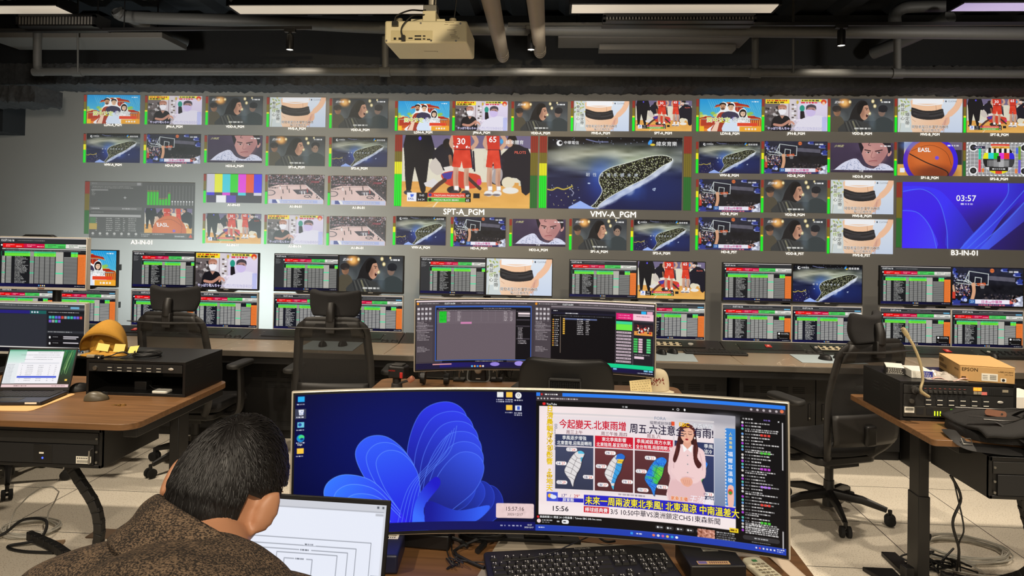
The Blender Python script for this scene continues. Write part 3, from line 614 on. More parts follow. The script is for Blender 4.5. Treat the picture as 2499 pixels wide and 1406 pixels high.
def pic_card():
    c = base((150, 150, 152))
    for k in range(17): c.line([(k * 10, 0), (k * 10, 90)], 1, (222, 222, 224))
    for k in range(10): c.line([(0, k * 10), (160, k * 10)], 1, (222, 222, 224))
    for k in range(16): c.rect(k * 10, 0, k * 10 + 5, 3, WH); c.rect(k * 10, 87, k * 10 + 5, 90, WH); c.rect(0, k * 10, 3, k * 10 + 5, WH)
    for x in (17, 143):
        for y in (14, 76): c.ell(x, y, 11, 11, WH); c.ell(x, y, 8, 8, (24, 24, 26)); c.rect(x - 4, y - 4, x + 4, y + 4, (60, 60, 64))
    for x, y0, y1, q in ((30, 16, 46, (40, 205, 165)), (30, 46, 80, (225, 60, 80)), (38, 70, 80, (232, 130, 60)), (122, 14, 30, (80, 110, 230)), (128, 10, 46, (120, 160, 50)), (128, 46, 82, (110, 90, 220)), (120, 70, 82, (235, 130, 70))): c.rect(x, y0, x + 6, y1, q)
    def band(y0, y1, fn): 
        sl = c._bb(40, y0, 120, y1); X, Y = c.X[sl], c.Y[sl]; m = (((X - 80) ** 2 + (Y - 45) ** 2) < 39 ** 2) & (Y >= y0) & (Y < y1); c.put(sl, m.astype(float), fn(X))
    pick = lambda cs: (lambda X: np.asarray(cs, float)[np.clip(((X - 41) / 78 * len(cs)).astype(int), 0, len(cs) - 1)])
    band(6, 20, pick([(240, 240, 240)])); band(14, 28, pick([(20, 20, 22), (240, 240, 240)] * 6)); band(28, 44, pick([(235, 235, 30), (40, 210, 215), (30, 200, 40), (225, 50, 215), (235, 60, 40), (50, 40, 220)])); band(44, 66, pick([(30, 30, 32), (60, 60, 62), (110, 110, 112), (160, 160, 162), (90, 90, 92), (60, 60, 62)])); band(66, 76, pick([(220, 220, 222), (30, 30, 32), (30, 30, 32), (30, 30, 32), (220, 220, 222)])); band(76, 84, pick([(238, 225, 30), (238, 225, 30), (230, 70, 40), (238, 225, 30), (238, 225, 30)]))
    for k in range(18): c.rect(52 + k * 3, 48, 53.4 + k * 3, 64, (215, 215, 216), .7)
    c.rect(76, 36, 84, 52, (26, 26, 28)); c.rect(60, 4, 106, 9, (226, 70, 50)); c.rect(62, 10, 106, 16, (236, 180, 70)); c.text('VIDEO-TEST', 64, 15, 5.4, (120, 50, 20), .02); c.rect(18, 10, 46, 17, (40, 36, 70)); c.text('10.SP2-B', 20, 15.4, 5, (230, 230, 250)); c.dashes(64, 71, 96, 3, WH); return c
def pic_blue():
    c = Cv(160, 90, 320, 180, (60, 30, 240)); c.grad(0, 0, 160, 90, (64, 40, 232), (60, 22, 246)); c.ell(130, 80, 70, 50, (40, 24, 90), .9, .6)
    c.gpoly([(0, 14), (30, 10), (46, 26), (56, 60), (58, 90), (100, 90), (86, 60), (62, 26), (40, 8), (0, 6)], (62, 50, 252), (44, 40, 170), (50, 40), (92, 60), 4); c.gpoly([(0, 40), (20, 42), (36, 60), (44, 90), (0, 90)], (66, 34, 254), (70, 60, 250), (0, 60), (40, 70), 4)
    c.gpoly([(74, 90), (110, 46), (132, 16), (134, -4), (156, -4), (150, 20), (128, 46), (98, 90)], (66, 90, 255), (50, 36, 200), (80, 60), (140, 70), 4); c.gpoly([(98, 90), (128, 54), (170, 6), (170, 40), (130, 90)], (70, 96, 250), (50, 34, 150), (110, 60), (160, 80)); c.gpoly([(110, 90), (160, 46), (160, 90)], (44, 26, 130), (30, 18, 70), (110, 60), (160, 90))
    for p in ([(0, 13), (26, 10), (46, 26), (56, 60), (58, 90)], [(0, 39), (20, 42), (36, 62), (44, 90)], [(74, 90), (110, 48), (132, 18), (134, 0)], [(82, 90), (122, 48), (160, 2)], [(92, 90), (130, 54), (162, 16)]): c.line(p, 1, (80, 120, 255), .9, 6)
    c.text('03:57', 68, 25, 11.5, WH, .02); c.dashes(74, 29, 92, 2.2, (220, 220, 250)); return c
def pic_studio():
    """the big window with a software page, bar meters and a ball picture"""
    c = Cv(160, 90, 320, 180, (84, 84, 82)); G = (150, 150, 146)
    c.rect(0, 0, 80, 6, (104, 104, 102)); c.rect(72, 1, 78, 5, (150, 150, 150)); c.rect(2, 12, 28, 14, (140, 140, 138))
    for y, x1 in ((2.6, 12), (7.6, 64), (9.8, 66), (15, 8), (17, 7), (19, 9), (21, 7)): c.dashes(3, y, x1, 1.1, G)
    c.line([(54, 23), (54, 27)], .5, WH); c.line([(52, 25), (56, 25)], .5, WH); c.rect(0, 40, 80, 45, (108, 108, 106)); c.dashes(3, 42.6, 16, 1.4, (190, 190, 188)); c.dashes(50, 42.6, 72, 1.4, (200, 200, 198)); c.dashes(3, 48.6, 22, 1.3, G); c.rect(0, 52, 79, 56, (168, 168, 166))
    for k in range(7):
        y = 58.4 + k * 3.2
        for x0, x1 in ((10, 12), (26, 36), (40, 48), (52, 55), (60, 72)): c.dashes(x0, y, x1, 1.3, (176, 176, 172))
        if k < 3: c.rect(1, y - 1.4, 10, y + 1.4, (84, 130, 84))
        if 3 <= k < 6: c.rect(0, y - 1.6, 12, y + 1.6, (186, 160, 80))
    for k in range(7): c.ell(6 + k * 11, 82.6, 2, 2, (190, 190, 186)); c.dashes(4 + k * 11, 86, 9 + k * 11, .8, G)
    for k in range(15): c.line([(88 + k * 4.9, 5), (88 + k * 4.9, 36)], .4, (140, 140, 138))
    for k, h in enumerate((21, 21, 21, 21, 9, 9, 10, 18)): x = 88 + k * 4.5; c.rect(x, 36 - h, x + 3.6, 36, (44, 196, 30)); c.rect(x, 35 - h - 1, x + 3.6, 35 - h, (150, 140, 60))
    for k in range(8): c.ell(126 + k * 4.4, 30, .9, 1.2, WH); c.rect(125.4 + k * 4.4, 31, 126.6 + k * 4.4, 36, (170, 170, 168))
    b = pic_spt(True); j = np.linspace(0, 179, 78).astype(int); i = np.linspace(0, 319, 144).astype(int); c.a[82:160, 169:313] = b.a[np.ix_(j, i)]; c.text('EASL', 104, 70, 8.5, WH, .05, shear=-.3)
    c.rect(78, 80.6, 160, 81, G); c.dashes(80, 83, 94, 1.2, (190, 190, 188)); c.dashes(80, 85.6, 92, 1.2, (190, 190, 188)); c.dashes(97, 82.4, 116, 1.2, (190, 190, 188)); c.rect(130, 82, 149, 88, (96, 96, 94)); c.text('tinestream', 131, 86, 3.4, WH); c.poly([(152, 87), (155, 81), (158, 87)], (206, 70, 50)); return c
def ui_list(nav=False, orange=True, tall=False, popup=False, dark=(26, 27, 30), seed=1):
    """a play-out list: toolbar, coloured clocks, green rows on top and rows of small writing"""
    c = Cv(160, 90, 288, 162, dark); c.rng = np.random.default_rng(seed)
    c.rect(0, 0, 160, 1.6, (216, 208, 204)); c.rect(0, 1.6, 160, 10, (48, 49, 52)); g = 0
    c.text('15:57:16:16', 3 if not tall else 22, 7.2, 5.4, WH, .02); c.dashes(34 if not tall else 62, 5.4, 84 if not tall else 118, 1.3, (150, 150, 150))
    if tall: c.rect(0, 8.4, 160, 9.2, (120, 120, 118)); c.rect(0, 9.2, 160, 11.6, (60, 60, 62)); c.rect(144, 8.2, 158, 11.2, (100, 170, 205)); c.dashes(2, 5.4, 20, 1.3, (150, 150, 150)); g = 2
    x0 = 24 if nav else 6
    if nav:
        c.rect(0, 10, x0, 84, (52, 53, 56))
        for k in range(7): c.dashes(2, 11.6 + k * 1.9, 10 + (k * 5) % 7, .9, (150, 150, 150))
    W = 160 - x0; y = 11 + g; q = [(232, 18, 22), (206, 20, 70), (76, 200, 92), (222, 220, 214)]
    for k in range(4):
        xa = x0 + 1 + k * W / 4; c.rect(xa, y, xa + W / 4, y + 7.6, q[k]); c.dashes(xa + 6, y + 2.4, xa + 6 + W * .1, 1.1, (250, 210, 210) if k < 2 else (50, 90, 60)); c.dashes(xa + 6, y + 5, xa + 10 + W * .03, 1.1, (250, 210, 210) if k < 2 else (50, 90, 60)); c.dashes(xa + W * .16, y + 5, xa + W * .24, 1.5, (255, 220, 220) if k < 2 else (30, 60, 40))
    c.ell(x0 - 1, y + 3, 1.6, 1.6, WH); y += 8.6; c.rect(x0, y, 160, y + 2, (190, 188, 182)); c.dashes(x0 + 6, y + 1, x0 + 30, 1, (60, 60, 60)); y += 3; c.rect(x0, y, 160, y + 2.4, (50, 50, 52)); c.dashes(x0 + 8, y + 1.2, 150, 1, (170, 170, 170), .8); y += 2.6
    S = 134. / W; X = lambda t: x0 + (t - 26) / S if not nav else x0 + (t - 26) / .86
    cols = [26, 31, 36, 46, 71, 77, 112, 124, 136, 147, 158]
    cols = [X(t) for t in cols]
    if nav: cols = [min(t, 160) for t in cols]
    for k, (cc, hh) in enumerate((((70, 214, 150), 2.9), ((112, 232, 60), 2.9), ((120, 240, 64), 2.9))):
        for a, b in ((0, 4), (5, 6), (8, 9)): c.rect(cols[a] + (4 / S if a == 0 else 0), y, cols[b], y + hh, cc); c.dashes(cols[a] + 6, y + hh / 2, cols[b] - 3, .9, (40, 120, 40), .7)
        c.rect(cols[0] - 2, y, cols[0], y + hh, (30, 90, 60)); y += hh
    yb = 83.5; ys = y; n = 0; ytop = y - 8.7
    c.rect(cols[0], ys, cols[1], yb, (178, 176, 170)); c.rect(cols[4], ytop, cols[5], yb, (150, 150, 146)); c.rect(cols[6], ytop, cols[7], yb, (176, 174, 166))
    if orange: c.rect(cols[9], ytop + 4, cols[10] + 2, yb, (236, 122, 52))
    while y < yb - 1.2:
        if n % 9 == 4:
            for a, b in ((0, 1), (4, 5), (6, 7)): c.rect(cols[a], y, cols[b], y + 2.2, (70, 222, 160))
        hi = 214 if tall else 190
        c.dashes(cols[0] + .6, y + 1.1, cols[1] - .6, .9, (60, 60, 60)); c.rect(cols[1] + 2, y + .5, cols[2] + 6, y + 1.75, (hi, hi, hi - 6)); c.dashes(cols[3] + 1, y + 1.1, cols[3] + 6 + c.rng.uniform(4, 17) / S, 1.25, (hi, hi, hi - 4))
        for k in range(4):
            xa = cols[5] + 1.5 + k * (cols[6] - cols[5] - 2) / 4; c.rect(xa, y + .45, xa + (cols[6] - cols[5]) / 4 - 1.6, y + 1.8, (hi - 26, hi - 26, hi - 30))
        c.rect(cols[7] + 1, y + .5, cols[8] + 5 if not orange else cols[9] - 1, y + 1.75, (hi - 30, hi - 30, hi - 34)); c.rect(cols[4] + 1.5, y + .7, cols[5] - 1.5, y + 1.5, (90, 90, 90))
        if orange: c.dashes(cols[9] + 1, y + 1.1, min(cols[10], 158), .8, (170, 90, 44))
        y += 2.25; n += 1
    c.rect(0, 84, 160, 90, (18, 18, 58)); c.grad(0, 84, 160, 90, (22, 22, 72), (12, 12, 30), True)
    for k, qq in enumerate(((110, 190, 250), (240, 180, 80), (230, 230, 230), (240, 230, 160))): c.rect(74 + k * 3.4, 86, 76 + k * 3.4, 88.2, qq)
    c.dashes(140, 87, 158, 1.1, (210, 210, 210))
    if popup: c.rect(128, 66, 158, 84, (20, 18, 18)); c.ell(133, 70, 2.4, 2.4, WH); c.dashes(138, 69, 154, 1.2, (220, 220, 220)); c.dashes(138, 71.4, 156, 1.2, (220, 220, 220)); c.dashes(130, 78, 134, 1, (200, 200, 200)); c.dashes(134, 81.6, 154, 1, (180, 180, 180))
    return c
PICS = {}
def picture(key):
    if key not in PICS:
        c = {'ldn': pic_ldn, 'jpn': pic_jpn, 'vdd': pic_vdd, 'sp1': lambda: pic_vdd(False), 'mve': pic_mve, 'vmv': pic_vmv, 'hd': pic_hd, 'hd2': pic_hd2, 'spt': pic_spt, 'bars': pic_bars,
             'court': pic_court, 'ball': pic_ball, 'card': pic_card, 'blue': pic_blue, 'studio': pic_studio,
             'nav': lambda: ui_list(True, False, seed=2), 'list': lambda: ui_list(False, True, seed=3), 'tall': lambda: ui_list(False, True, True, dark=(20, 22, 34), seed=4), 'popup': lambda: ui_list(False, True, True, True, seed=5)}[key]()
        PICS[key] = c.mesh('picture_' + key)
    return PICS[key]
# ------------------------------------------------------------------ the room
def nodes(m): return m.node_tree.nodes, m.node_tree.links, m.node_tree.nodes['Principled BSDF']
def floor_mat():
    m = mat('raised_floor_tiles', (232, 223, 206), 0.5, noise=0.06, nscale=3)
    N, L, b = nodes(m)
    old = b.inputs['Base Color'].links[0].from_socket
    tc = N.new('ShaderNodeTexCoord'); sp = N.new('ShaderNodeSeparateXYZ'); L.new(tc.outputs['Object'], sp.inputs[0])
    masks = []
    for ax, off, p in (('X', 1.79, 0.578), ('Y', 3.505, 0.575)):
        a = N.new('ShaderNodeMath'); a.operation = 'SUBTRACT'; L.new(sp.outputs[ax], a.inputs[0]); a.inputs[1].default_value = off - 0.0025
        f = N.new('ShaderNodeMath'); f.operation = 'FLOORED_MODULO'; L.new(a.outputs[0], f.inputs[0]); f.inputs[1].default_value = p
        g = N.new('ShaderNodeMath'); g.operation = 'LESS_THAN'; L.new(f.outputs[0], g.inputs[0]); g.inputs[1].default_value = 0.005
        masks.append(g)
    mx = N.new('ShaderNodeMath'); mx.operation = 'MAXIMUM'; L.new(masks[0].outputs[0], mx.inputs[0]); L.new(masks[1].outputs[0], mx.inputs[1])
    vz = N.new('ShaderNodeTexNoise'); vz.inputs['Scale'].default_value = 140; vz.inputs['Detail'].default_value = 2; L.new(tc.outputs['Object'], vz.inputs['Vector'])
    rp = N.new('ShaderNodeValToRGB'); rp.color_ramp.elements[0].position = 0.33; rp.color_ramp.elements[0].color = (0.42, 0.36, 0.28, 1); rp.color_ramp.elements[1].position = 0.44; rp.color_ramp.elements[1].color = (1, 1, 1, 1)
    L.new(vz.outputs['Fac'], rp.inputs[0])
    mu = N.new('ShaderNodeMix'); mu.data_type = 'RGBA'; mu.blend_type = 'MULTIPLY'; mu.inputs['Factor'].default_value = 0.7; L.new(old, mu.inputs['A']); L.new(rp.outputs[0], mu.inputs['B'])
    jo = N.new('ShaderNodeMix'); jo.data_type = 'RGBA'; L.new(mx.outputs[0], jo.inputs['Factor']); L.new(mu.outputs['Result'], jo.inputs['A']); jo.inputs['B'].default_value = (0.012, 0.011, 0.012, 1)
    L.new(jo.outputs['Result'], b.inputs['Base Color']); return m
WALLY = 7.0
rough_black = mat('sprayed_black_fireproofing', (52, 52, 52), 0.95, noise=0.5, nscale=30, bump=1.0)
deck_black = mat('black_painted_deck', (27, 29, 31), 0.8, noise=0.2)
wall_mat = mat('grey_projection_wall', (150, 147, 140), 0.85, noise=0.02, nscale=4)
pipe_mat = mat('dark_grey_painted_pipe', (84, 84, 82), 0.55, noise=0.1)
duct_mat = mat('taupe_painted_pipe', (150, 138, 120), 0.55, noise=0.06)
panel_grey = mat('grey_painted_panel', (98, 95, 90), 0.6, noise=0.06)
b = MB(); b.box(-6.2, 5.6, -4.0, WALLY + .1, -.08, 0); put(b.build('floor', floor_mat()), kind='structure')
b = MB(); b.box(-6.2, 5.6, WALLY, WALLY + .1, 0, 3.72); put(b.build('wall_back', wall_mat), kind='structure')
b = MB(); b.box(-6.3, -6.2, -4.0, WALLY + .1, 0, 3.72); put(b.build('wall_left', deck_black), kind='structure')
b = MB(); b.box(5.6, 5.7, -4.0, WALLY + .1, 0, 3.72); put(b.build('wall_right', deck_black), kind='structure')
b = MB(); b.box(-6.2, 5.6, -4.1, -4.0, 0, 3.72); put(b.build('wall_front', panel_grey), kind='structure')
b = MB(); b.box(-6.3, 5.7, -4.1, WALLY + .1, 3.72, 3.8)
for k in range(24): x = -6.0 + k * .5; b.prism([(x, 3.72), (x + .06, 3.66), (x + .2, 3.66), (x + .26, 3.72)], -4, WALLY, 'Y')
put(b.build('ceiling', deck_black), kind='structure')
rng = np.random.default_rng(3)
def rough_bar(name, x0, x1, y0, y1, z0, z1, amp=.013, step=.022, m=rough_black):
    nx = max(2, int((x1 - x0) / step)); b = MB(); per = []
    ys = [(y0, z0), (y0, (z0 * 2 + z1) / 3), (y0, (z0 + 2 * z1) / 3), (y0, z1), (y1, z1), (y1, z0), ((y0 + y1) / 2, z0)]
    vs = []
    for i in range(nx + 1):
        for (y, z) in ys: vs.append((x0 + (x1 - x0) * i / nx, y + rng.normal(0, amp * .5), z + rng.normal(0, amp * (.5 if z == z0 else .25))))
    n = len(ys); fs = [(i * n + k, (i + 1) * n + k, (i + 1) * n + (k + 1) % n, i * n + (k + 1) % n) for i in range(nx) for k in range(n)] + [tuple(range(n)), tuple(range(nx * n + n - 1, nx * n - 1, -1))]
    b.add(vs, fs); return b.build(name, m, smooth=70)
zb = at_y(1250, 229, 7.0).z
put(rough_bar('trim_1', -6.2, 5.6, 6.62, 7.0, zb, zb + .20), kind='structure')
b = MB(); b.box(-6.2, 5.6, 6.72, 7.0, zb + .2, 3.66); put(b.build('trim_2', deck_black), kind='structure')
zf = at_y(1250, 5, 4.95).z + .03
put(rough_bar('trim_3', -6.2, 5.6, 4.62, 4.95, zf, 3.6, .014), kind='structure')
p0, p1 = at_y(-60, 212, 6.3), at_y(100, 252, 6.3)
put(rough_bar('trim_4', -6.2, p1.x, 6.22, 6.6, p1.z, p0.z, .022), kind='structure')
p0, p1 = at_y(34, 326, 6.85), at_y(34, 238, 6.85)
b = MB(); b.box(-6.2, p0.x, 6.7, 7.0, p0.z, zb + .05); put(b.build('trim_5', deck_black), kind='structure')

# ------------------------------------------------------------------ projected pictures
PM = {'l': screen_mat('projection_left', .80, (76, 76, 73), .85), 'c': screen_mat('projection_middle', .98, (52, 50, 48), .85), 'r': screen_mat('projection_right', .92, (52, 50, 48), .85)}  # base painted darker than the wall for unlit blacks, lighter at left for haze
glyph = mat('projected_lettering', (206, 200, 190), .85, emit=(235, 235, 232), estr=.85)
def meter(n, lit, name):
    c = Cv(6, 60, 19, 121, (92, 58, 40)); c.rect(0, 0, 6, 14, (150, 48, 36)); c.rect(0, 14, 6, 33, (122, 108, 36)); c.rect(0, 33, 6, 60, (40, 112, 46)); y = 60 - 60 * lit
    if lit:
        c.rect(0, max(y, 33), 6, 60, (20, 235, 40))
        if y < 33: c.rect(0, y, 6, 33, (240, 236, 30))
    for k in range(1, n): c.rect(6 * k / n - .12 , 0, 6 * k / n + .12, 60, (60, 52, 36), .8)
    return c.mesh(name)
METER = {(1, .5): None, (1, .64): None, (4, .62): None, (4, 0): None, (1, .42): None, (1, 0): None}
for k in METER: METER[k] = meter(k[0], k[1], 'level_meter')
def on_wall(x, y): return at_y(x, y, WALLY)
def projected(key, box, caption, zone, label, mt=(1, .5), mbox=None, cap=None, capsize=None, group='pictures projected on the wall'):
    x0, y0, x1, y1 = box
    a, c = on_wall(x0, y0), on_wall(x1, y1); a2, c2 = on_wall(x1, y0), on_wall(x0, y1)
    xl, xr = (a.x + c2.x) / 2, (a2.x + c.x) / 2; zt, zl = (a.z + a2.z) / 2, (c.z + c2.z) / 2
    t = thing('projected_picture', label, 'projection', ((xl + xr) / 2, WALLY, (zt + zl) / 2), 0, group)
    me = picture(key); mesh_obj('picture', me, PM[zone], t, (0, -.004, 0), (xr - xl, 1, (zt - zl) / .5625))
    boxes = mbox if mbox else [(x0 - 8, y0, x0 - 2, y1)]
    for i, q in enumerate(boxes):
        m = mt[i] if isinstance(mt, list) else mt
        if m is None: continue
        p, r = on_wall(q[0], (q[1] + q[3]) / 2), on_wall(q[2], (q[1] + q[3]) / 2); u, v = on_wall((q[0] + q[2]) / 2, q[1]), on_wall((q[0] + q[2]) / 2, q[3])
        mesh_obj('level_meter', METER[m], PM[zone], t, ((p.x + r.x) / 2 - t.location.x, -.004, (u.z + v.z) / 2 - t.location.z), (r.x - p.x, 1, (u.z - v.z) / 10))
    cp = on_wall(*(cap or ((x0 + x1) / 2, y1 + 7))); cs = capsize or .034
    lettering('caption', caption, cs, glyph, t, lambda x, y: (x + cp.x - t.location.x, -.006, y + cp.z - t.location.z - cs * .35), .02)
    return t
WORDS = {'ldn': 'comedy poster of three people', 'jpn': 'picture of two masked men', 'vdd': 'picture of shouting long-haired man', 'sp1': 'picture of silent long-haired man', 'mve': 'picture of black waist belt',
         'vmv': 'picture of glowing island', 'hd': 'picture of basketball hoop', 'hd2': 'close-up of frowning young man', 'spt': 'picture of orange basketball players', 'bars': 'colour bars',
         'court': 'picture of basketball court', 'ball': 'picture of one large basketball', 'card': 'round test card'}
ORD = ['first', 'second', 'third', 'fourth', 'fifth']
ROWS = [
 ('l', 'top row of left third', [('ldn', (213, 232, 342, 302), 'LDN-A_PGM', (276, 305)), ('jpn', (362, 234, 493, 304), 'JPN-A_PGM', (426, 309)), ('vdd', (510, 236, 641, 305), 'VDD-A_PGM', (574, 309)), ('mve', (659, 238, 795, 310), 'MVE-A_PGM', (725, 314)), ('vdd', (812, 241, 947, 313), 'VDD-A_PGM', (879, 317))]),
 ('l', 'second row of left third', [('vmv', (212, 327, 342, 397), 'VMV-A_PGM', (276, 402)), ('hd', (359, 328, 490, 399), 'HD-A_PGM', (423, 404)), ('hd2', (507, 331, 640, 397), 'HD2-A_PGM', (573, 405)), ('sp1', (657, 333, 793, 405), 'SP1-A_PGM', (724, 408)), ('vmv', (811, 336, 945, 407), 'SP2-A_PGM', (877, 411))]),
 ('l', 'third row of left third', [('bars', (505, 425, 639, 495), 'A1-IN-03', (571, 500)), ('court', (655, 427, 791, 498), 'A1-IN-01', (722, 504)), ('court', (808, 430, 943, 501), 'A1-IN-01', (875, 507))]),
 ('l', 'bottom row of left third', [('spt', (503, 522, 637, 594), 'A1-IN-11', (568, 598)), ('jpn', (653, 525, 789, 596), 'A1-IN-14', (720, 601)), ('court', (805, 529, 941, 599), 'A1-IN-01', (872, 605))]),
 ('c', 'top row of middle third', [('ldn', (972, 247, 1097, 319), 'LDN-A_PGM', (1033, 323)), ('jpn', (1112, 247, 1239, 319), 'JPN-A_PGM', (1175, 324)), ('vdd', (1256, 248, 1385, 320), 'VDD-A_PGM', (1319, 325)), ('mve', (1401, 247, 1535, 320), 'MVE-A_PGM', (1466, 325)), ('spt', (1551, 246, 1688, 320), 'SPT-A_PGM', (1618, 325))]),
 ('c', 'bottom row of middle third', [('vmv', (967, 528, 1088, 598), 'VMV-A_PGM', (1027, 604)), ('hd', (1108, 530, 1234, 602), 'HD-A_PGM', (1169, 606)), ('hd2', (1251, 535, 1380, 601), 'HD2-A_PGM', (1314, 610)), ('sp1', (1397, 534, 1529, 610), 'SP1-A_PGM', (1462, 614)), ('vmv', (1547, 537, 1683, 612), 'SP2-A_PGM', (1614, 618))]),
 ('r', 'top row of right third', [('ldn', (1707, 242, 1858, 321), 'LDN-B_PGM', (1781, 326)), ('jpn', (1867, 242, 2019, 320), 'JPN-B_PGM', (1942, 326)), ('vdd', (2028, 241, 2180, 322), 'VDD-B_PGM', (2103, 326)), ('mve', (2191, 241, 2348, 323), 'MVE-B_PGM', (2269, 328)), ('spt', (2359, 242, 2516, 324), 'SPT-B_PGM', (2438, 329))]),
 ('r', 'second row of right third', [('vmv', (1706, 346, 1854, 423), 'VMV-B_PGM', (1779, 428)), ('hd', (1866, 345, 2019, 424), 'HD-B_PGM', (1942, 429)), ('hd2', (2027, 349, 2180, 421), 'HD2-B_PGM', (2104, 431)), ('ball', (2190, 347, 2347, 429), 'SP1-B_PGM', (2268, 434)), ('card', (2358, 348, 2516, 430), 'SP2-B_PGM', (2437, 437))]),
 ('r', 'third row of right third', [('hd', (1706, 438, 1855, 517), 'HD-B_PGM', (1779, 522)), ('vdd', (1865, 439, 2017, 519), 'VDD-B_PGM', (1939, 524)), ('mve', (2027, 440, 2180, 522), 'MVE-B_PGM', (2103, 527))]),
 ('r', 'bottom row of right third', [('hd', (1705, 531, 1854, 610), 'HD-B_PST', (1779, 615)), ('vdd', (1864, 533, 2015, 613), 'VDD-B_PST', (1939, 619)), ('mve', (2026, 535, 2179, 619), 'MVE-B_PST', (2102, 623))])]
for zone, row, items in ROWS:
    for i, (key, box, cap, cpos) in enumerate(items):
        mt = (1, .64) if key in ('vmv', 'hd') else (1, .42) if key in ('court', 'bars') else (1, 0) if key == 'card' else (1, .5)
        projected(key, box, cap, zone, 'projected %s, %s in %s' % (WORDS[key], ORD[i], row), mt, cap=cpos)
projected('studio', (219, 445, 475, 583), 'A3-IN-01', 'l', 'large projected grey software page with green bars, lower left of the wall', (4, 0), [(207, 443, 218, 571)], (346, 591), .062)
projected('spt', (981, 331, 1294, 507), 'SPT-A_PGM', 'c', 'large projected picture of basketball players around a fallen player, middle of the wall', [(4, .62), (4, 0)], [(963, 329, 981, 503), (1294, 332, 1312, 508)], (1132, 517), .082)
projected('vmv', (1336, 335, 1664, 511), 'VMV-A_PGM', 'c', 'large projected picture of a glowing island, right of the large basketball picture', [(4, .62), (4, 0)], [(1316, 332, 1334, 508), (1668, 333, 1687, 514)], (1496, 523), .082)
projected('blue', (2202, 446, 2510, 608), 'B3-IN-01', 'r', 'large projected blue screen with the clock 03:57 at right end of the wall', (4, 0), [(2187, 445, 2200, 604)], (2353, 617), .07)

# ------------------------------------------------------------------ ceiling fittings
diffuser = mat('light_diffuser', (210, 202, 190), .6, emit=(205, 192, 172), estr=.75)  # slight emission stands in for room light the unlit panels reflect
def linear_light(x0, x1, ya, yb, Y, label, tint=None):
    a, c = at_y(x0, ya, Y), at_y(x1, ya, Y); z = a.z; Y2 = at_z((x0 + x1) / 2, yb, z).y
    t = thing('ceiling_light', label, 'ceiling light', ((a.x + c.x) / 2, (Y + Y2) / 2, z), 0, 'linear ceiling lights'); w, d = (c.x - a.x) / 2, (Y2 - Y) / 2
    b = MB(); b.box(-w - .02, w + .02, -d - .02, d + .02, .004, .09); b.box(-w - .02, -w, -d - .02, d + .02, -.006, .01); b.box(w, w + .02, -d - .02, d + .02, -.006, .01); b.box(-w, w, d, d + .02, -.006, .01); b.build('housing', black_metal, t, .003)
    b = MB(); b.box(-w, w, -d, d, -.003, .006); b.build('diffuser', tint or diffuser, t)
    for s in (-1, 1):
        b = MB(); b.cyl((s * w * .7, 0, .08), (s * w * .7, 0, 3.66 - z), .004); b.build('hanger_rod', black_metal, t)
    return t
linear_light(-130, 140, 16, 33, 5.4, 'linear ceiling light at the far left above the vent grille')
linear_light(560, 1035, 15, 33, 5.4, 'linear ceiling light just left of the projector mount')
linear_light(1396, 1900, 13, 31, 5.4, 'long linear ceiling light right of the two taupe pipes')
linear_light(2350, 2760, 9, 26, 5.4, 'linear ceiling light at the far right with a lilac tint', mat('lilac_diffuser', (196, 186, 214), .6, emit=(176, 160, 206), estr=.75))
def rail(pts, r, name, label, cat, m, hang=()):
    P = [at_y(*p) for p in pts]; o = Vector(P[0]); t = thing(name, label, cat, o)
    return t, [p - o for p in P]
t, P = rail([(-60, 75, 5.6), (760, 68, 5.6)], .02, 'track_rail', 'thin black track rail across the left of the ceiling', 'track rail', black_metal)
b = MB(); b.tube([P[0] + Vector((0, 0, .0)), P[1]], .018, 4); b.build('rail', black_metal, t)
b = MB(); b.cyl(P[0] * .55 + P[1] * .45, (P[0] * .55 + P[1] * .45) * Vector((1, 1, 0)) + Vector((0, 0, 3.66 - t.location.z)), .005); b.build('hanger_rod', black_metal, t)
t, P = rail([(1240, 60, 5.6), (2620, 58, 5.6)], .02, 'track_rail', 'thin black track rail across the right of the ceiling', 'track rail', black_metal)
b = MB(); b.tube(P, .018, 4); b.build('rail', black_metal, t)
for q in (.36, .42):
    b = MB(); u = P[0].lerp(P[1], q); b.cyl(u, (u.x, u.y, 3.66 - t.location.z), .005); b.build('hanger_rod', black_metal, t)
glow = mat('lamp_face', (255, 250, 235), .5, emit=(255, 248, 230), estr=6)
for k, (px, py, top, lab) in enumerate(((707, 122, 70, 'black track spotlight on the left, between vent and projector'), (1296, 122, 64, 'black track spotlight half hidden behind the right taupe pipe'), (2053, 112, 60, 'black track spotlight on the right of the ceiling'))):
    p = at_y(px, py, 5.6); t = thing('track_spotlight', lab, 'spotlight', p, 0, 'track spotlights'); tz = at_y(px, top, 5.6).z - p.z
    b = MB(); b.lathe([(.0001, .012), (.026, .012), (.029, 0), (.03, .02), (.03, .115), (.025, .125), (.0001, .125)], n=20); b.build('lamp_body', black_metal, t, smooth=50)
    b = MB(); b.lathe([(.0001, .004), (.026, .004), (.026, .011), (.0001, .011)], n=20); b.build('lamp_glass', glow, t)
    b = MB(); b.box(-.045, .045, -.02, .02, tz - .03, tz + .005); b.cyl((0, 0, .12), (0, 0, tz), .012); b.build('adapter', black_metal, t, .003)
    lamp('track_beam', 'SPOT', p + Vector((0, .02, -.012)), (p.x, 5.92, p.z - .16), 9, WARM, .02, 80, .8)
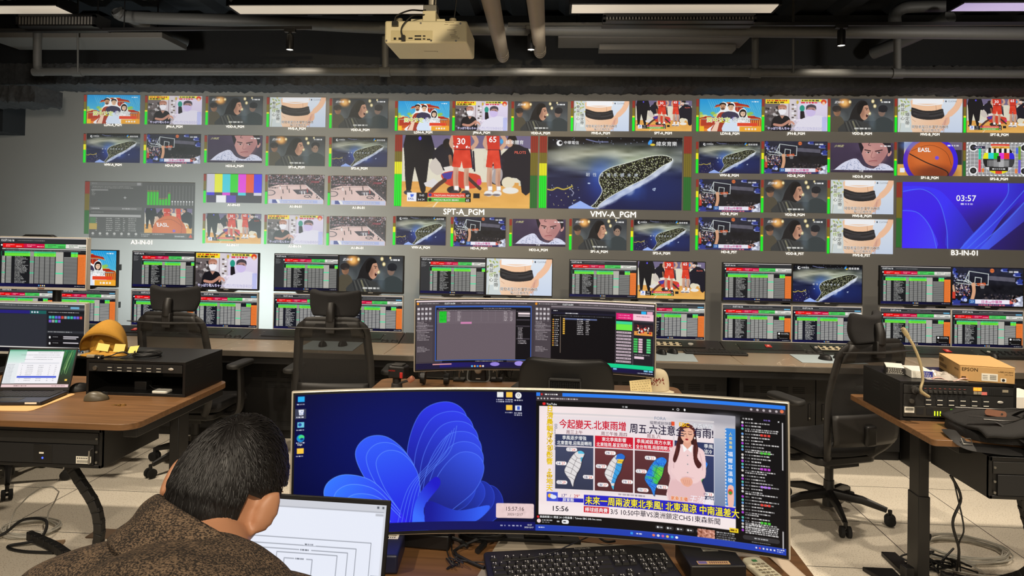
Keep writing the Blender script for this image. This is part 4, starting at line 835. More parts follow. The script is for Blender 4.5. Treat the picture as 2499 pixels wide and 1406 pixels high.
def pipe(name, label, segs, r, m=pipe_mat, extra=None, cat='pipe', n=14, collars=()):
    """segs: lists of (px, py, Y); the pipe and its risers are one thing"""
    o = at_y(*segs[0][0]); t = thing(name, label, cat, o)
    for i, s in enumerate(segs):
        P = [at_y(*q) - o for q in s]; b = MB(); b.tube(P, r if i == 0 else r * .85, n, smooth=(6 if len(P) > 2 and i == 0 else 0))
        b.build('pipe' if i == 0 else 'riser', m, t)
    for q in collars:
        p = at_y(*q) - o; b = MB(); b.cyl(p - Vector((.045, 0, 0)), p + Vector((.045, 0, 0)), r * 1.25, n=14); b.build('collar', m, t)
    return t
Y = 5.92
pipe('sprinkler_pipe', 'long dark grey pipe running level just above the rough black beam', [[(92, 78, Y), (91, 150, Y), (94, 168, Y), (108, 176, Y), (150, 175, Y), (940, 175, Y), (1700, 177, Y), (2560, 181, Y)], [(940, 175, Y), (940, 60, Y)], [(1843, 178, Y), (1843, 60, Y)], [(2190, 179, Y), (2190, 60, Y)]], .034, collars=((940, 175, Y), (1843, 178, Y), (2190, 179, Y), (190, 175, Y)))
b = MB()
pipe('hanger_rod', 'thin hanger rod with clamp at the left end of the level pipe', [[(190, 176, 5.87), (190, 0, 5.87)]], .008, cat='rod')
pipe('hanger_rod', 'thin hanger rod with clamp left of the third vertical riser', [[(1936, 178, 5.87), (1936, 0, 5.87)]], .010, cat='rod')
pipe('drain_pipe', 'thick dark pipe sloping across the ceiling behind the projector', [[(286, 26, 5.75), (330, 42, 5.8), (640, 52, 5.8), (960, 68, 5.8), (1400, 72, 5.8), (1900, 76, 5.8), (2560, 82, 5.8)], [(296, 34, 5.75), (360, 62, 5.95)]], .052)
pipe('drain_pipe', 'short dark pipe slanting down beside the left cassette panel', [[(300, 36, 6.0), (380, 78, 6.3), (455, 104, 6.55)]], .05)
pipe('drain_pipe', 'dark pipe slanting down to the left near the right edge of ceiling', [[(2320, 40, 5.9), (2240, 84, 6.2), (2130, 130, 6.55)]], .056)
pipe('drain_pipe', 'bent dark pipe at the upper right behind the lilac ceiling light', [[(2186, 66, 6.12), (2184, 38, 6.12), (2200, 22, 6.12), (2240, 16, 6.12), (2420, 14, 6.12)]], .05)
def big_pipe(x0, x1, xe, ye, r, lab):
    a, e = at_y((x0 + x1) / 2, -30, 3.75), at_y(xe, ye, 6.3); a = e + (a - e) * 1.5; o = Vector(a); t = thing('ceiling_pipe', lab, 'pipe', o)
    b = MB(); b.tube([Vector((0, 0, 0)), (e - a) * .96, (e - a) * .985, e - a], [r, r, r * .92, r * .6], 20); b.build('pipe', duct_mat, t)
    d = (e - a)
    for q in (.33, .9, .93, .96):
        b = MB(); b.tube([d * q, d * (q + .004)], [r * 1.03, r * 1.03], 20); b.build('collar', duct_mat, t)
big_pipe(1168, 1214, 1228, 142, .054, 'left of two thick taupe pipes hanging right of the projector')
big_pipe(1282, 1326, 1318, 132, .052, 'right of two thick taupe pipes hanging right of the projector')
def cassette(x0, x1, ya, yb, Y, lab, lip=None):
    a, c = at_y(x0, ya, Y), at_y(x1, ya, Y); Y2 = min(at_z((x0 + x1) / 2, yb, a.z).y, 6.6); t = thing('ceiling_cassette', lab, 'air conditioner', ((a.x + c.x) / 2, (Y + Y2) / 2, a.z)); w, d = (c.x - a.x) / 2, (Y2 - Y) / 2
    b = MB(); b.box(-w, w, -d, d, 0, .05); b.build('panel', panel_grey, t, .004); b = MB(); [b.cyl((q * w * .8, 0, .05), (q * w * .8, 0, 3.66 - a.z), .006, n=6) for q in (-1, 1)]; b.build('hanger_rods', black_metal, t)
    if lip: b = MB(); b.box(-w * lip, w * .92, d * .1, d * .96, -.05, -.001); b.build('lower_panel', panel_grey, t, .004)
cassette(-40, 395, 92, 122, 5.95, 'grey ceiling cassette panel at the upper left under the thin rail')
cassette(1362, 1830, 92, 118, 5.95, 'grey ceiling cassette panel at the upper right, one half stepped down', .55)
def grille(x0, x1, ya, yb, Y, lab, n):
    a, c = at_y(x0, yb, Y), at_y(x1, yb, Y); h = at_y(x0, ya, Y).z - a.z; t = thing('vent_grille', lab, 'vent', ((a.x + c.x) / 2, Y, a.z)); w = (c.x - a.x) / 2
    b = MB(); b.box(-w, w, -.01, .02, 0, .012); b.box(-w, w, -.01, .02, h - .012, h); b.box(-w, -w + .02, -.01, .02, 0, h); b.box(w - .02, w, -.01, .02, 0, h); b.box(-w, w, .02, .2, 0, h + .02); b.cyl((-w * .8, .13, h), (-w * .8, .13, 3.66 - a.z), .006, n=6); b.cyl((w * .8, .13, h), (w * .8, .13, 3.66 - a.z), .006, n=6); b.build('frame', black_metal, t)
    b = MB()
    for k in range(n): x = -w + .03 + (2 * w - .06) * k / (n - 1); b.box(x - .006, x + .006, -.006, .004, .012, h - .012)
    b.build('slats', panel_grey, t)
grille(40, 232, 38, 64, 5.5, 'black slotted vent grille at the upper left under the ceiling light', 24)
grille(1472, 1846, 38, 52, 5.5, 'long black slotted vent grille at the upper right under the ceiling light', 46)

# ------------------------------------------------------------------ projector
pc = at_y(1040, 80, 4.15)
t = thing('projector', 'cream ceiling projector hanging upside down at the top centre', 'projector', (0, 0, 0))
A = [at_y(939, 51, 4.15), at_y(1140, 49, 4.15), at_y(1140, 105, 4.15), at_y(939, 105, 4.15)]
zt, zl = (A[0].z + A[1].z) / 2, (A[2].z + A[3].z) / 2; xl, xr = A[0].x, A[1].x; t.location = ((xl + xr) / 2, 4.15, zl); w, h = (xr - xl) / 2, zt - zl; D = .40
b = MB(); b.box(-w, w, 0, D, 0, h); b.build('casing', cream, t, .012, 3)
b = MB(); b.box(-w * .84, w * .17, -.003, .004, h * .09, h * .55); b.build('socket_panel', mat('cream_recess', (214, 202, 160), .5), t, .002)
b = MB()
for x, z, ww, hh in ((-.74, .18, .03, .1), (-.62, .18, .03, .1), (-.18, .16, .08, .06), (-.18, .3, .08, .06), (-.03, .17, .03, .05), (-.03, .3, .03, .05), (.08, .15, .04, .05), (-.36, .2, .05, .05)): b.box(w * (x - ww), w * (x + ww), -.006, .001, h * (z - hh / 2), h * (z + hh / 2))
b.build('sockets', ink, t)
b = MB()
for x, z in ((-.12, .88), (.74, .1), (.14, .1), (.84, .86), (-.95, .1)): b.cyl((w * x, -.003, h * z), (w * x, .003, h * z), .006, n=10)
b.build('screws', steel, t)
b = MB()
for i, (x, z, ww) in enumerate(((.58, .9, .22), (.5, .82, .1), (.68, .8, .2), (.62, .58, .2), (.72, .5, .06), (.72, .44, .06), (.66, .36, .14), (.7, .3, .16))): b.box(w * (x - ww / 2), w * (x + ww / 2), -.0012, .001, h * z - .0012, h * z + .0012)
b.build('printed_notes', mat('grey_print', (140, 126, 100), .7), t)
lettering('maker_name', 'Panasonic', .013, mat('grey_print', (140, 126, 100), .7), t, lambda x, y: (w * .72 - x, -.0013, h * .25 - y))
lettering('underside_print', 'Panasonic', .022, mat('grey_print', (140, 126, 100), .7), t, lambda x, y: (-x, D * .45 + y * 1.6, -.0015))
b = MB(); b.box(-w * .45, w * .4, .1, .16, h + .012, h + .04); b.box(-w * .12, w * .2, .06, .2, h + .012, h + .075); b.box(-w * .12, w * .2, .05, .062, h + .01, h + .075); b.build('mount_plate', cream, t, .003)
b = MB(); b.box(-w * .14, w * .2, .09, .17, h + .07, h + .125); b.build('mount_joint', steel, t, .004)
b = MB(); b.cyl((w * .06, .13, h + .1), (w * .06, .13, 3.66 - zl), .024, n=20); b.build('mount_pole', silver, t)
for x in (-.7, .62):
    b = MB(); b.lathe([(.0001, 0), (.02, 0), (.022, .012), (.02, .026), (.0001, .026)], (w * x, .06, h + .002), 14); b.build('adjusting_foot', mat('grey_knob', (150, 140, 118), .5), t)
b = MB(); b.box(-w * .8, -w * .66, -.03, 0, h * .72, h * .92); b.tube([(-w * .73, -.02, h * .86), (-w * .7, -.02, h * 1.15), (-w * .4, .02, h * 1.5), (-w * .05, .1, h * 1.72), (w * .02, .12, h * 2.4), (w * .03, .12, 3.6 - zl)], .005, 8, 8); b.build('power_lead', cable_black, t)
b = MB(); b.cube((-w * .52, -.018, h * .18), (.02, .034, .03)); b.tube([(-w * .52, -.03, h * .2), (-w * .56, -.035, h * .5), (-w * .5, -.03, h * .8), (-w * .3, -.01, h * 1.2), (-w * .05, .06, h * 1.4), (w * .08, .1, h * 1.7), (w * .14, .1, h * 2.6), (w * .14, .1, 3.6 - zl)], .0045, 8, 8); b.build('signal_lead', cable_black, t)
b = MB(); b.cyl((w * .54, .2, h), (w * .72, .2, h + .45), .004, n=8); b.build('tie_rod', black_metal, t)
# ------------------------------------------------------------------ the console row: worktop, cabinets, sloping rack panels, monitors
CX0, CP = -4.742, 1.2155                       # left edge of the first monitor pair, pitch of the consoles
def stone_mat():
    m = mat('brown_stone_laminate', (150, 132, 112), .38, noise=.14, nscale=3)
    N, L, b = nodes(m); old = b.inputs['Base Color'].links[0].from_socket
    tc = N.new('ShaderNodeTexCoord'); nz = N.new('ShaderNodeTexNoise'); nz.inputs['Scale'].default_value = 1.6; nz.inputs['Distortion'].default_value = 1.2; L.new(tc.outputs['Object'], nz.inputs['Vector'])
    a = N.new('ShaderNodeMath'); a.operation = 'SUBTRACT'; a.inputs[1].default_value = .5; L.new(nz.outputs['Fac'], a.inputs[0]); ab = N.new('ShaderNodeMath'); ab.operation = 'ABSOLUTE'; L.new(a.outputs[0], ab.inputs[0])
    lt = N.new('ShaderNodeMath'); lt.operation = 'LESS_THAN'; lt.inputs[1].default_value = .003; L.new(ab.outputs[0], lt.inputs[0]); mu = N.new('ShaderNodeMath'); mu.operation = 'MULTIPLY'; mu.inputs[1].default_value = .5; L.new(lt.outputs[0], mu.inputs[0])
    mx = N.new('ShaderNodeMix'); mx.data_type = 'RGBA'; L.new(mu.outputs[0], mx.inputs['Factor']); L.new(old, mx.inputs['A']); mx.inputs['B'].default_value = (*lin((206, 188, 166)), 1); L.new(mx.outputs['Result'], b.inputs['Base Color']); return m
stone = stone_mat()
WT = .73
t = thing('console_worktop', 'long brown stone-look worktop of the console row below the monitors', 'worktop', (0, 4.78, WT))
b = MB()
for k in range(7): b.box(CX0 - .067 + CP * k + .0015, CX0 - .067 + CP * (k + 1) - .0015, .0, .50, -.03, 0)
b.build('top', stone, t, .004); b = MB(); b.box(CX0 - .07, CX0 - .06 + CP * 7, -.012, .0, -.038, .001); b.build('edge_strip', mat('grey_edge_strip', (92, 86, 78), .4, .3), t, .003)
b = MB(); b.box(CX0 - .07, CX0 - .06 + CP * 7, .02, .06, -.09, -.0305); b.build('front_rail', black_metal, t)
vent = mat('black_vent_slot', (8, 8, 8), .8)
first_cab = None
for k in range(7):
    x = CX0 - .067 + CP * k; lab = 'black console cabinet under the worktop, %s from the left wall' % ['first', 'second', 'third', 'fourth', 'fifth', 'sixth', 'seventh'][k]
    if first_cab is None:
        t = first_cab = thing('console_cabinet', lab, 'cabinet', (x, 5.2, 0), 0, 'console cabinets')
        b = MB(); b.box(.004, CP - .004, .02, .7, 0, .06); b.box(.004, CP - .004, .01, .7, .06, .61); b.box(.004, .03, -.3, .01, 0, .69); b.box(.004, CP - .004, .0, .07, .61, .698); b.build('carcass', black_metal, t, .002)
        for s in (0, 1):
            dx = .03 + s * (CP - .036) / 2; dw = (CP - .036) / 2 - .006; b = MB(); b.box(dx, dx + dw, -.008, .01, .07, .585); b.mat(1)
            for r in range(2):
                for c in range(4):
                    for q in range(4): xx = dx + .08 + c * .115; z = .50 - r * .075 - q * .013; b.box(xx, xx + .085, -.0092, -.0079, z, z + .006)
                    if r == 0:
                        for q in range(3): xx = dx + .08 + c * .115; z = .13 - q * .013; b.box(xx, xx + .085, -.0092, -.0079, z, z + .006)
            d = b.build('door', [mat('black_door', (30, 29, 29), .5, .1, noise=.1), vent], t)
            b = MB(); hx = dx + (dw - .05 if s == 0 else .04); b.box(hx, hx + .018, -.016, -.008, .27, .39); b.build('handle', black, d, .003)
            b = MB(); b.cyl((hx + .009, -.019, .29), (hx + .009, -.015, .29), .006, n=10); b.build('lock', steel, d)
    else: dup(first_cab, (x, 5.2, 0), 0, lab)
    if k in (1, 3, 5):
        pass
# sloping rack panels behind the worktop
beige = mat('beige_socket', (206, 192, 160), .5)
A0 = Vector((0, 5.275, WT)); A1 = Vector((0, 5.50, .775)); SL = (A1 - A0).length; TILT = -math.atan2(A1.y - A0.y, A1.z - A0.z)
PANEL_LAB = ['black sloping patch bay at the far left, under the first monitors', 'black sloping patch bay with a red button, behind the left headrest chair', 'black sloping patch bay with two blank plates, left of the pale mouse pad',
             'black sloping patch bay in the middle, behind the curved monitor', 'black sloping patch bay with a beige socket strip, right of the curved monitor', 'black sloping patch bay with red button and beige socket strip, right of centre', 'black sloping patch bay with a red button at far right behind carton']
for k in range(7):
    x = CX0 - .067 + CP * k
    t = thing('patch_bay', PANEL_LAB[k], 'patch bay', (x, A0.y, A0.z + .005), 0, 'sloping patch bays'); t.rotation_euler = (TILT, 0, 0)
    b = MB(); b.box(.003, CP - .003, 0, .03, 0, SL); b.box(.003, CP - .003, .03, .06, SL - .1, SL); b.build('face_plate', mat('black_panel_enamel', (40, 38, 36), .42, .15, noise=.1), t, .002)
    def plate(x0, x1, z0=.06, z1=.17):
        b = MB(); b.box(x0, x1, -.004, 0, z0, z1); p = b.build('blank_plate', black_metal, t, .0015)
        b = MB()
        for xx in (x0 - .012, x1 + .012):
            for z in (z0 + .015, z1 - .015): b.cyl((xx, -.003, z), (xx, .001, z), .006, n=10)
        b.build('screws', steel, p)
    def sockets(x0, x1, light=True):
        b = MB(); b.box(x0, x1, -.006, 0, .06, .17); b.mat(1)
        if light: b.box(x0 + .05, x1 - .17, -.0075, -.006, .075, .155)
        b.mat(2); n = 6
        for i in range(n):
            xx = x0 + .06 + (x1 - .2 - x0) * i / n
            for z in (.085, .125): b.box(xx, xx + .022, -.011, -.006, z, z + .02)
        p = b.build('socket_strip', [black, beige, ink], t); b = MB(); b.lathe([(.0001, -.013), (.02, -.013), (.02, -.006), (.0001, -.006)], (x1 - .1, 0, .115), 16, 'Y'); b.build('maker_badge', silver, p)
        b = MB(); b.lathe([(.0001, -.014), (.012, -.014), (.012, -.006), (.0001, -.006)], (x0 + .025, 0, .115), 14, 'Y'); b.build('knob', silver, p)
    def button(x0):
        b = MB(); b.box(x0 - .022, x0 + .022, -.008, -.0045, .10, .155); b.build('red_button', red_plastic, t, .002); b = MB(); b.box(x0 - .008, x0 + .008, -.0095, -.0079, .115, .142); b.build('button_mark', mat('pale_red', (236, 150, 140), .5), t)
    def grommets(x0):
        for i in (0, 1): b = MB(); b.lathe([(.0001, -.001), (.02, -.001), (.024, -.006), (.028, -.001), (.0001, .0)], (x0 + i * .075, 0, .03), 18, 'Y'); b.build('cable_grommet', black_soft, t)
    if k == 0: sockets(.06, .58); plate(.66, 1.12)
    if k == 1: plate(.12, .60); button(.29); plate(.68, 1.06); grommets(1.09)
    if k == 2: plate(.12, .56); plate(.66, 1.06); grommets(1.1)
    if k == 3: plate(.12, .56); plate(.66, 1.06)
    if k == 4: sockets(.60, 1.08); plate(.12, .5); grommets(1.12)
    if k == 5: plate(.12, .58); button(.34); sockets(.66, 1.14); grommets(.61)
    if k == 6: plate(.06, .60); button(.42); sockets(.68, 1.16, False)
# monitors
def monitor_proto(name, label, edge, w=.541, h=.314, dark=True):
    t = thing(name, label, 'monitor'); bz = .006
    b = MB(); b.box(-w / 2, w / 2, .004, .035, 0, h); b.box(-w / 4, w / 4, .035, .06, h * .2, h * .75); b.build('back_shell', black_soft if dark else silver, t, .004)
    b = MB(); lo = .014
    b.box(-w / 2, w / 2, -.004, .004, 0, lo); b.box(-w / 2, w / 2, -.004, .004, h - bz, h); b.box(-w / 2, -w / 2 + bz, -.004, .004, lo, h - bz); b.box(w / 2 - bz, w / 2, -.004, .004, lo, h - bz); b.build('bezel', edge, t, .0012)
    mesh_obj('display', picture('list'), MONS, t, (0, -.001, (h - bz + lo) / 2), (w - 2 * bz, 1, (h - bz - lo) / .5625))
    b = MB(); b.box(-.02, .02, -.0045, -.0038, .003, .008); b.build('maker_mark', silver, t)
    if dark: b = MB(); b.prism([(-.09, -.002), (.09, -.002), (.065, -.012), (-.065, -.012)], -.012, .03, 'Y'); b.build('mount_bracket', black, t, .002)
    else: b = MB(); b.cyl((0, .04, h * .5), (0, .09, h * .5), .03, n=12); b.build('mount_bracket', black, t)
    return t
MONS = screen_mat('monitor_light', 1.0, (5, 5, 6), .3)
UP = [('list', 'ldn'), ('nav', 'jpn'), ('nav', 'vdd'), ('nav', 'mve'), ('list', 'spt'), ('list', 'vmv'), ('list', 'hd')]
LO = [('tall', 'tall'), ('tall', 'tall'), ('tall', 'tall'), ('tall', 'tall'), ('tall', 'tall'), ('popup', 'tall'), ('popup', 'popup')]
NTH = ['first', 'second', 'third', 'fourth', 'fifth', 'sixth', 'seventh']
SHOW = {'ldn': 'a temple comedy poster', 'jpn': 'two masked men', 'vdd': 'a shouting long-haired man', 'mve': 'a black waist belt', 'spt': 'orange basketball players', 'vmv': 'a glowing island', 'hd': 'a basketball hoop'}
protos = {}
for k in range(7):
    for s in (0, 1):
        x = CX0 + CP * k + .2705 + .5415 * s
        for row, keys, z in ((0, UP, 1.062), (1, LO, .742)):
            key = keys[k][s]
            if row == 0: lab = ('upper black-framed monitor showing %s' % SHOW[key]) if s else 'upper black-framed monitor with green list, left half of %s monitor pair' % NTH[k]
            else: lab = 'lower silver-framed monitor with green list, %s half of %s monitor pair' % (('left', 'right')[s], NTH[k])
            grp = 'upper console monitors' if row == 0 else 'lower console monitors'
            if row not in protos:
                t = protos[row] = monitor_proto('console_monitor', lab, black if row == 0 else silver, dark=row == 0, h=.313 if row == 0 else .306); t.location = (x, 5.7, z); t['group'] = grp
            else: t = dup(protos[row], (x, 5.7, z), 0, lab, grp)
            for ch in t.children:
                if ch.name.startswith('display'):
                    me = picture(key); me.materials or me.materials.append(MONS); ch.data = me; ch.material_slots[0].link = 'OBJECT'; ch.material_slots[0].material = MONS
    x = CX0 + CP * k + .541
    t = thing('monitor_rail', 'black rail carrying the %s group of four console monitors' % NTH[k], 'monitor mount', (x, 5.77, 0), 0, 'monitor rails')
    b = MB(); b.box(-.5, .5, .03, .06, 1.2, 1.25); b.box(-.5, .5, .03, .06, .88, .93); b.box(-.03, .03, .06, .10, .62, 1.3); b.box(-.3, .3, -.02, .12, .69, .72); b.box(-.03, .03, .06, .1, .613, .7); b.build('rail_frame', black_metal, t)
# mouse, pads and keyboards on the worktop
def mouse(x, y, z, rz, label, m=black, group=None, L=.105, wid=.06):
    t = thing('mouse', label, 'mouse', (x, y, z), rz, group)
    def sh(u, v):
        a = 2 * PI * u; r = (1 - (1 - v) ** 2) ** .5 if v < 1 else 1
        q = math.sin(PI * .5 * v); return (math.cos(a) * wid / 2 * q * (1 + .06 * math.sin(a)), math.sin(a) * L / 2 * q, .038 * math.cos(PI * .5 * v) * (1 - .22 * math.sin(a) * q) + .002)
    b = MB(); b.grid(sh, 24, 8); b.build('body', m, t, smooth=80, weld=True)
    b = MB(); b.lathe([(.0001, -.004), (.010, -.004), (.011, 0), (.010, .004), (.0001, .004)], (0, L * .27, .026), 14, 'X'); b.build('wheel', rubber, t)
    b = MB(); b.box(-.0008, .0008, L * .1, L * .42, .018, .0345); b.build('button_gap', ink, t)
    return t
padm = mat('pale_blue_desk_mat', (176, 190, 196), .7, noise=.04)
def desk_mat(q, label):
    P = [at_z(x, y, WT + .002) for x, y in q]; c = sum(P, Vector()) / 4; t = MB(); t.prism([(p.x - c.x, p.y - c.y) for p in P], 0, .003); o = t.build('desk_mat', padm, None, .001); o.location = (c.x, c.y, WT + .001); return put(o, label, 'desk mat', 'pale desk mats')
desk_mat([(722, 853), (860, 857), (887, 836), (762, 832)], 'pale blue desk mat behind the second headrest chair')
desk_mat([(1560, 880), (1704, 883), (1690, 863), (1560, 860)], 'pale blue desk mat just right of the middle curved monitor')
desk_mat([(1958, 885), (2120, 889), (2060, 868), (1926, 865)], 'pale blue desk mat left of the right swivel chair')
for x, y, rz, lab in ((787, 845, 10, 'left of two black mice on the mat behind the second chair'), (836, 844, -5, 'right of two black mice on the mat behind the second chair'), (1614, 864, 25, 'left of two black mice right of the curved monitor'), (1641, 862, 30, 'right of two black mice right of the curved monitor'), (2014, 878, 35, 'left of two black mice on the mat beside the swivel chair'), (2050, 876, 35, 'right of two black mice on the mat beside the swivel chair'), (2420, 874, 20, 'black mouse on the worktop behind the cartons at far right')):
    p = at_z(x, y, WT + .004); mouse(p.x, p.y, WT + .004, R(rz), lab, group='console mice')
def keyboard(x, y, z, rz, label, w=.44, d=.13, group=None, tilt=0):
    t = thing('keyboard', label, 'keyboard', (x, y, z), rz, group); b = MB(); b.box(-w / 2, w / 2, -d / 2, d / 2, .001, .016); b.build('case', black, t, .004)
    b = MB()
    for r in range(5):
        n = 15
        for i in range(n):
            xx = -w / 2 + .012 + (w - .024) * i / n; yy = -d / 2 + .012 + r * (d - .024) / 5; b.box(xx + .001, xx + (w - .024) / n - .001, yy + .001, yy + (d - .024) / 5 - .001, .016, .021)
    b.build('keys', black_soft, t); return t
p = at_z(1745, 864, WT); keyboard(p.x, p.y, WT + .001, R(-1), 'slim black keyboard on worktop right of the curved monitor')
p = at_z(2440, 872, WT); keyboard(p.x, p.y - .05, WT + .001, 0, 'black keyboard on the worktop at the far right edge')
# ------------------------------------------------------------------ the two curved wide monitors
def pic_ribbons():
    """a plain stand-in for the blue desktop picture: overlapping blue ribbons (596 x 344)"""
    c = Cv(596, 344, 600, 346, (4, 5, 40)); c.ell(250, 130, 240, 190, (10, 22, 110), .8, .8); c.ell(470, 200, 110, 120, (12, 24, 90), .6, .8); c.ell(300, 330, 200, 40, (6, 10, 60), .5, .5)
    def petal(bx, by, ang, L, W, lean, c0, c1, edge, fold=0):
        a = R(ang); ux, uy = math.cos(a), -math.sin(a); vx, vy = -uy, ux
        q = [(0, -.10), (.3, -.34), (.62, -.5), (.9, -.42), (1.0, -.05), (.92, .32), (.66, .48), (.32, .3), (0, .10)]
        P = [(bx + ux * L * t + vx * (W * s + lean * t * t), by + uy * L * t + vy * (W * s + lean * t * t)) for t, s in q]
        S = spline(P, 8); c.gpoly(S, c0, c1, (bx, by), (bx + ux * L, by + uy * L)); c.line(S[6:-6], 1.5, edge, .75)
    E_, D, B = (70, 120, 255), (4, 6, 48), (40, 50, 245)
    for k in range(4): petal(330, 318, 12 + k * 8, 190 - k * 16, 100 - k * 12, -8, D, (24 + k * 6, 40 + k * 10, 150 + k * 22), (50, 80, 220))
    for k in range(6): petal(318, 340, 84 - k * 5.5, 318 - k * 19, 150 - k * 10, 26 - k * 3, (10, 12, 90), (46 + 2 * k, 56 + k * 6, 236), (88, 128, 255))
    for k in range(3): petal(300, 342, 112 - k * 4, 262 - k * 26, 120 - k * 14, -26, (30, 26, 220), (52, 92, 250), (100, 150, 255))
    for k in range(3): petal(282, 348, 138 + k * 2, 238 - k * 30, 100 - k * 16, -34 + k * 4, (44, 22, 240), (56, 120, 255), (110, 165, 255))
    for k in range(2): petal(268, 356, 158, 196 - k * 36, 96 - k * 24, -40, (40, 18, 236), (58, 128, 255), (110, 165, 255))
    for k in range(5): c.line([(250 + k * 10, 330), (276 + k * 9, 240 - k * 4), (330 + k * 12, 176 - k * 6), (372 + k * 6, 110 - k * 6)], 1.3, (96, 140, 255), .8, 8)
    c.gpoly([(290, 345), (296, 270), (340, 214), (356, 232), (316, 290), (330, 345)], (58, 110, 255), (30, 26, 200), (290, 300), (350, 240), 8); c.gpoly([(330, 345), (318, 300), (330, 272), (400, 296), (480, 284), (452, 320), (400, 330)], (20, 24, 150), (50, 96, 245), (330, 300), (460, 300), 8)
    c.rect(0, 323, 596, 344, (14, 18, 92))
    def icon(x, y, q, lab=1):
        c.rect(x - 8, y - 7, x + 8, y + 6, q)
        for r in range(lab): c.dashes(x - 10, y + 12 + r * 5, x + 10, 2.6, (225, 225, 235))
    icon(14, 11, (40, 170, 235)); c.rect(0, 34, 26, 58, (60, 64, 84)); c.poly([(8, 36), (21, 36), (19, 49), (10, 49)], (236, 240, 248)); c.text('♻', 10, 47, 10, (60, 90, 180)); c.dashes(3, 54, 24, 3, (220, 220, 230)); icon(14, 73, (110, 200, 225)); c.ell(12, 72, 4, 4, (40, 80, 160))
    c.ell(14, 105, 9, 9, (30, 140, 210)); c.ell(16, 102, 7, 5, (70, 220, 130)); c.ell(17, 107, 4, 3, (10, 60, 130)); c.text('Edge', 7, 122, 6, WH); c.dashes(4, 116, 24, 3, (225, 225, 235)); icon(14, 136, (250, 200, 70))
    icon(505, 8, (235, 235, 232), 2); icon(528, 8, (246, 196, 70), 2); c.ell(551, 9, 8, 8, (238, 238, 238)); c.ell(551, 8, 3.6, 3.6, (120, 120, 120)); c.ell(551, 8, 2.4, 2.4, (238, 238, 238)); c.dashes(541, 21, 562, 3, WH); icon(528, 40, (246, 196, 70)); icon(551, 41, (226, 232, 244), 2); c.rect(548, 36, 555, 45, (60, 90, 200))
    c.poly(rrect(497, 592, 278, 314, 3, 3), (232, 204, 204)); c.noise(498, 279, 591, 313, 5, 5); c.text('15:57:16', 545, 296, 14, (66, 50, 54), 0, 'c'); c.text('2025/12/17', 545, 308, 8.6, (66, 50, 54), 0, 'c')
    for k in range(6): c.dashes(508 + k * 10, 333, 514 + k * 10, 3, (220, 220, 235))
    c.text('15:57', 582, 332, 5.4, WH, 0, 'c'); c.text('2025/12/17', 580, 338, 5, WH, 0, 'c'); return c
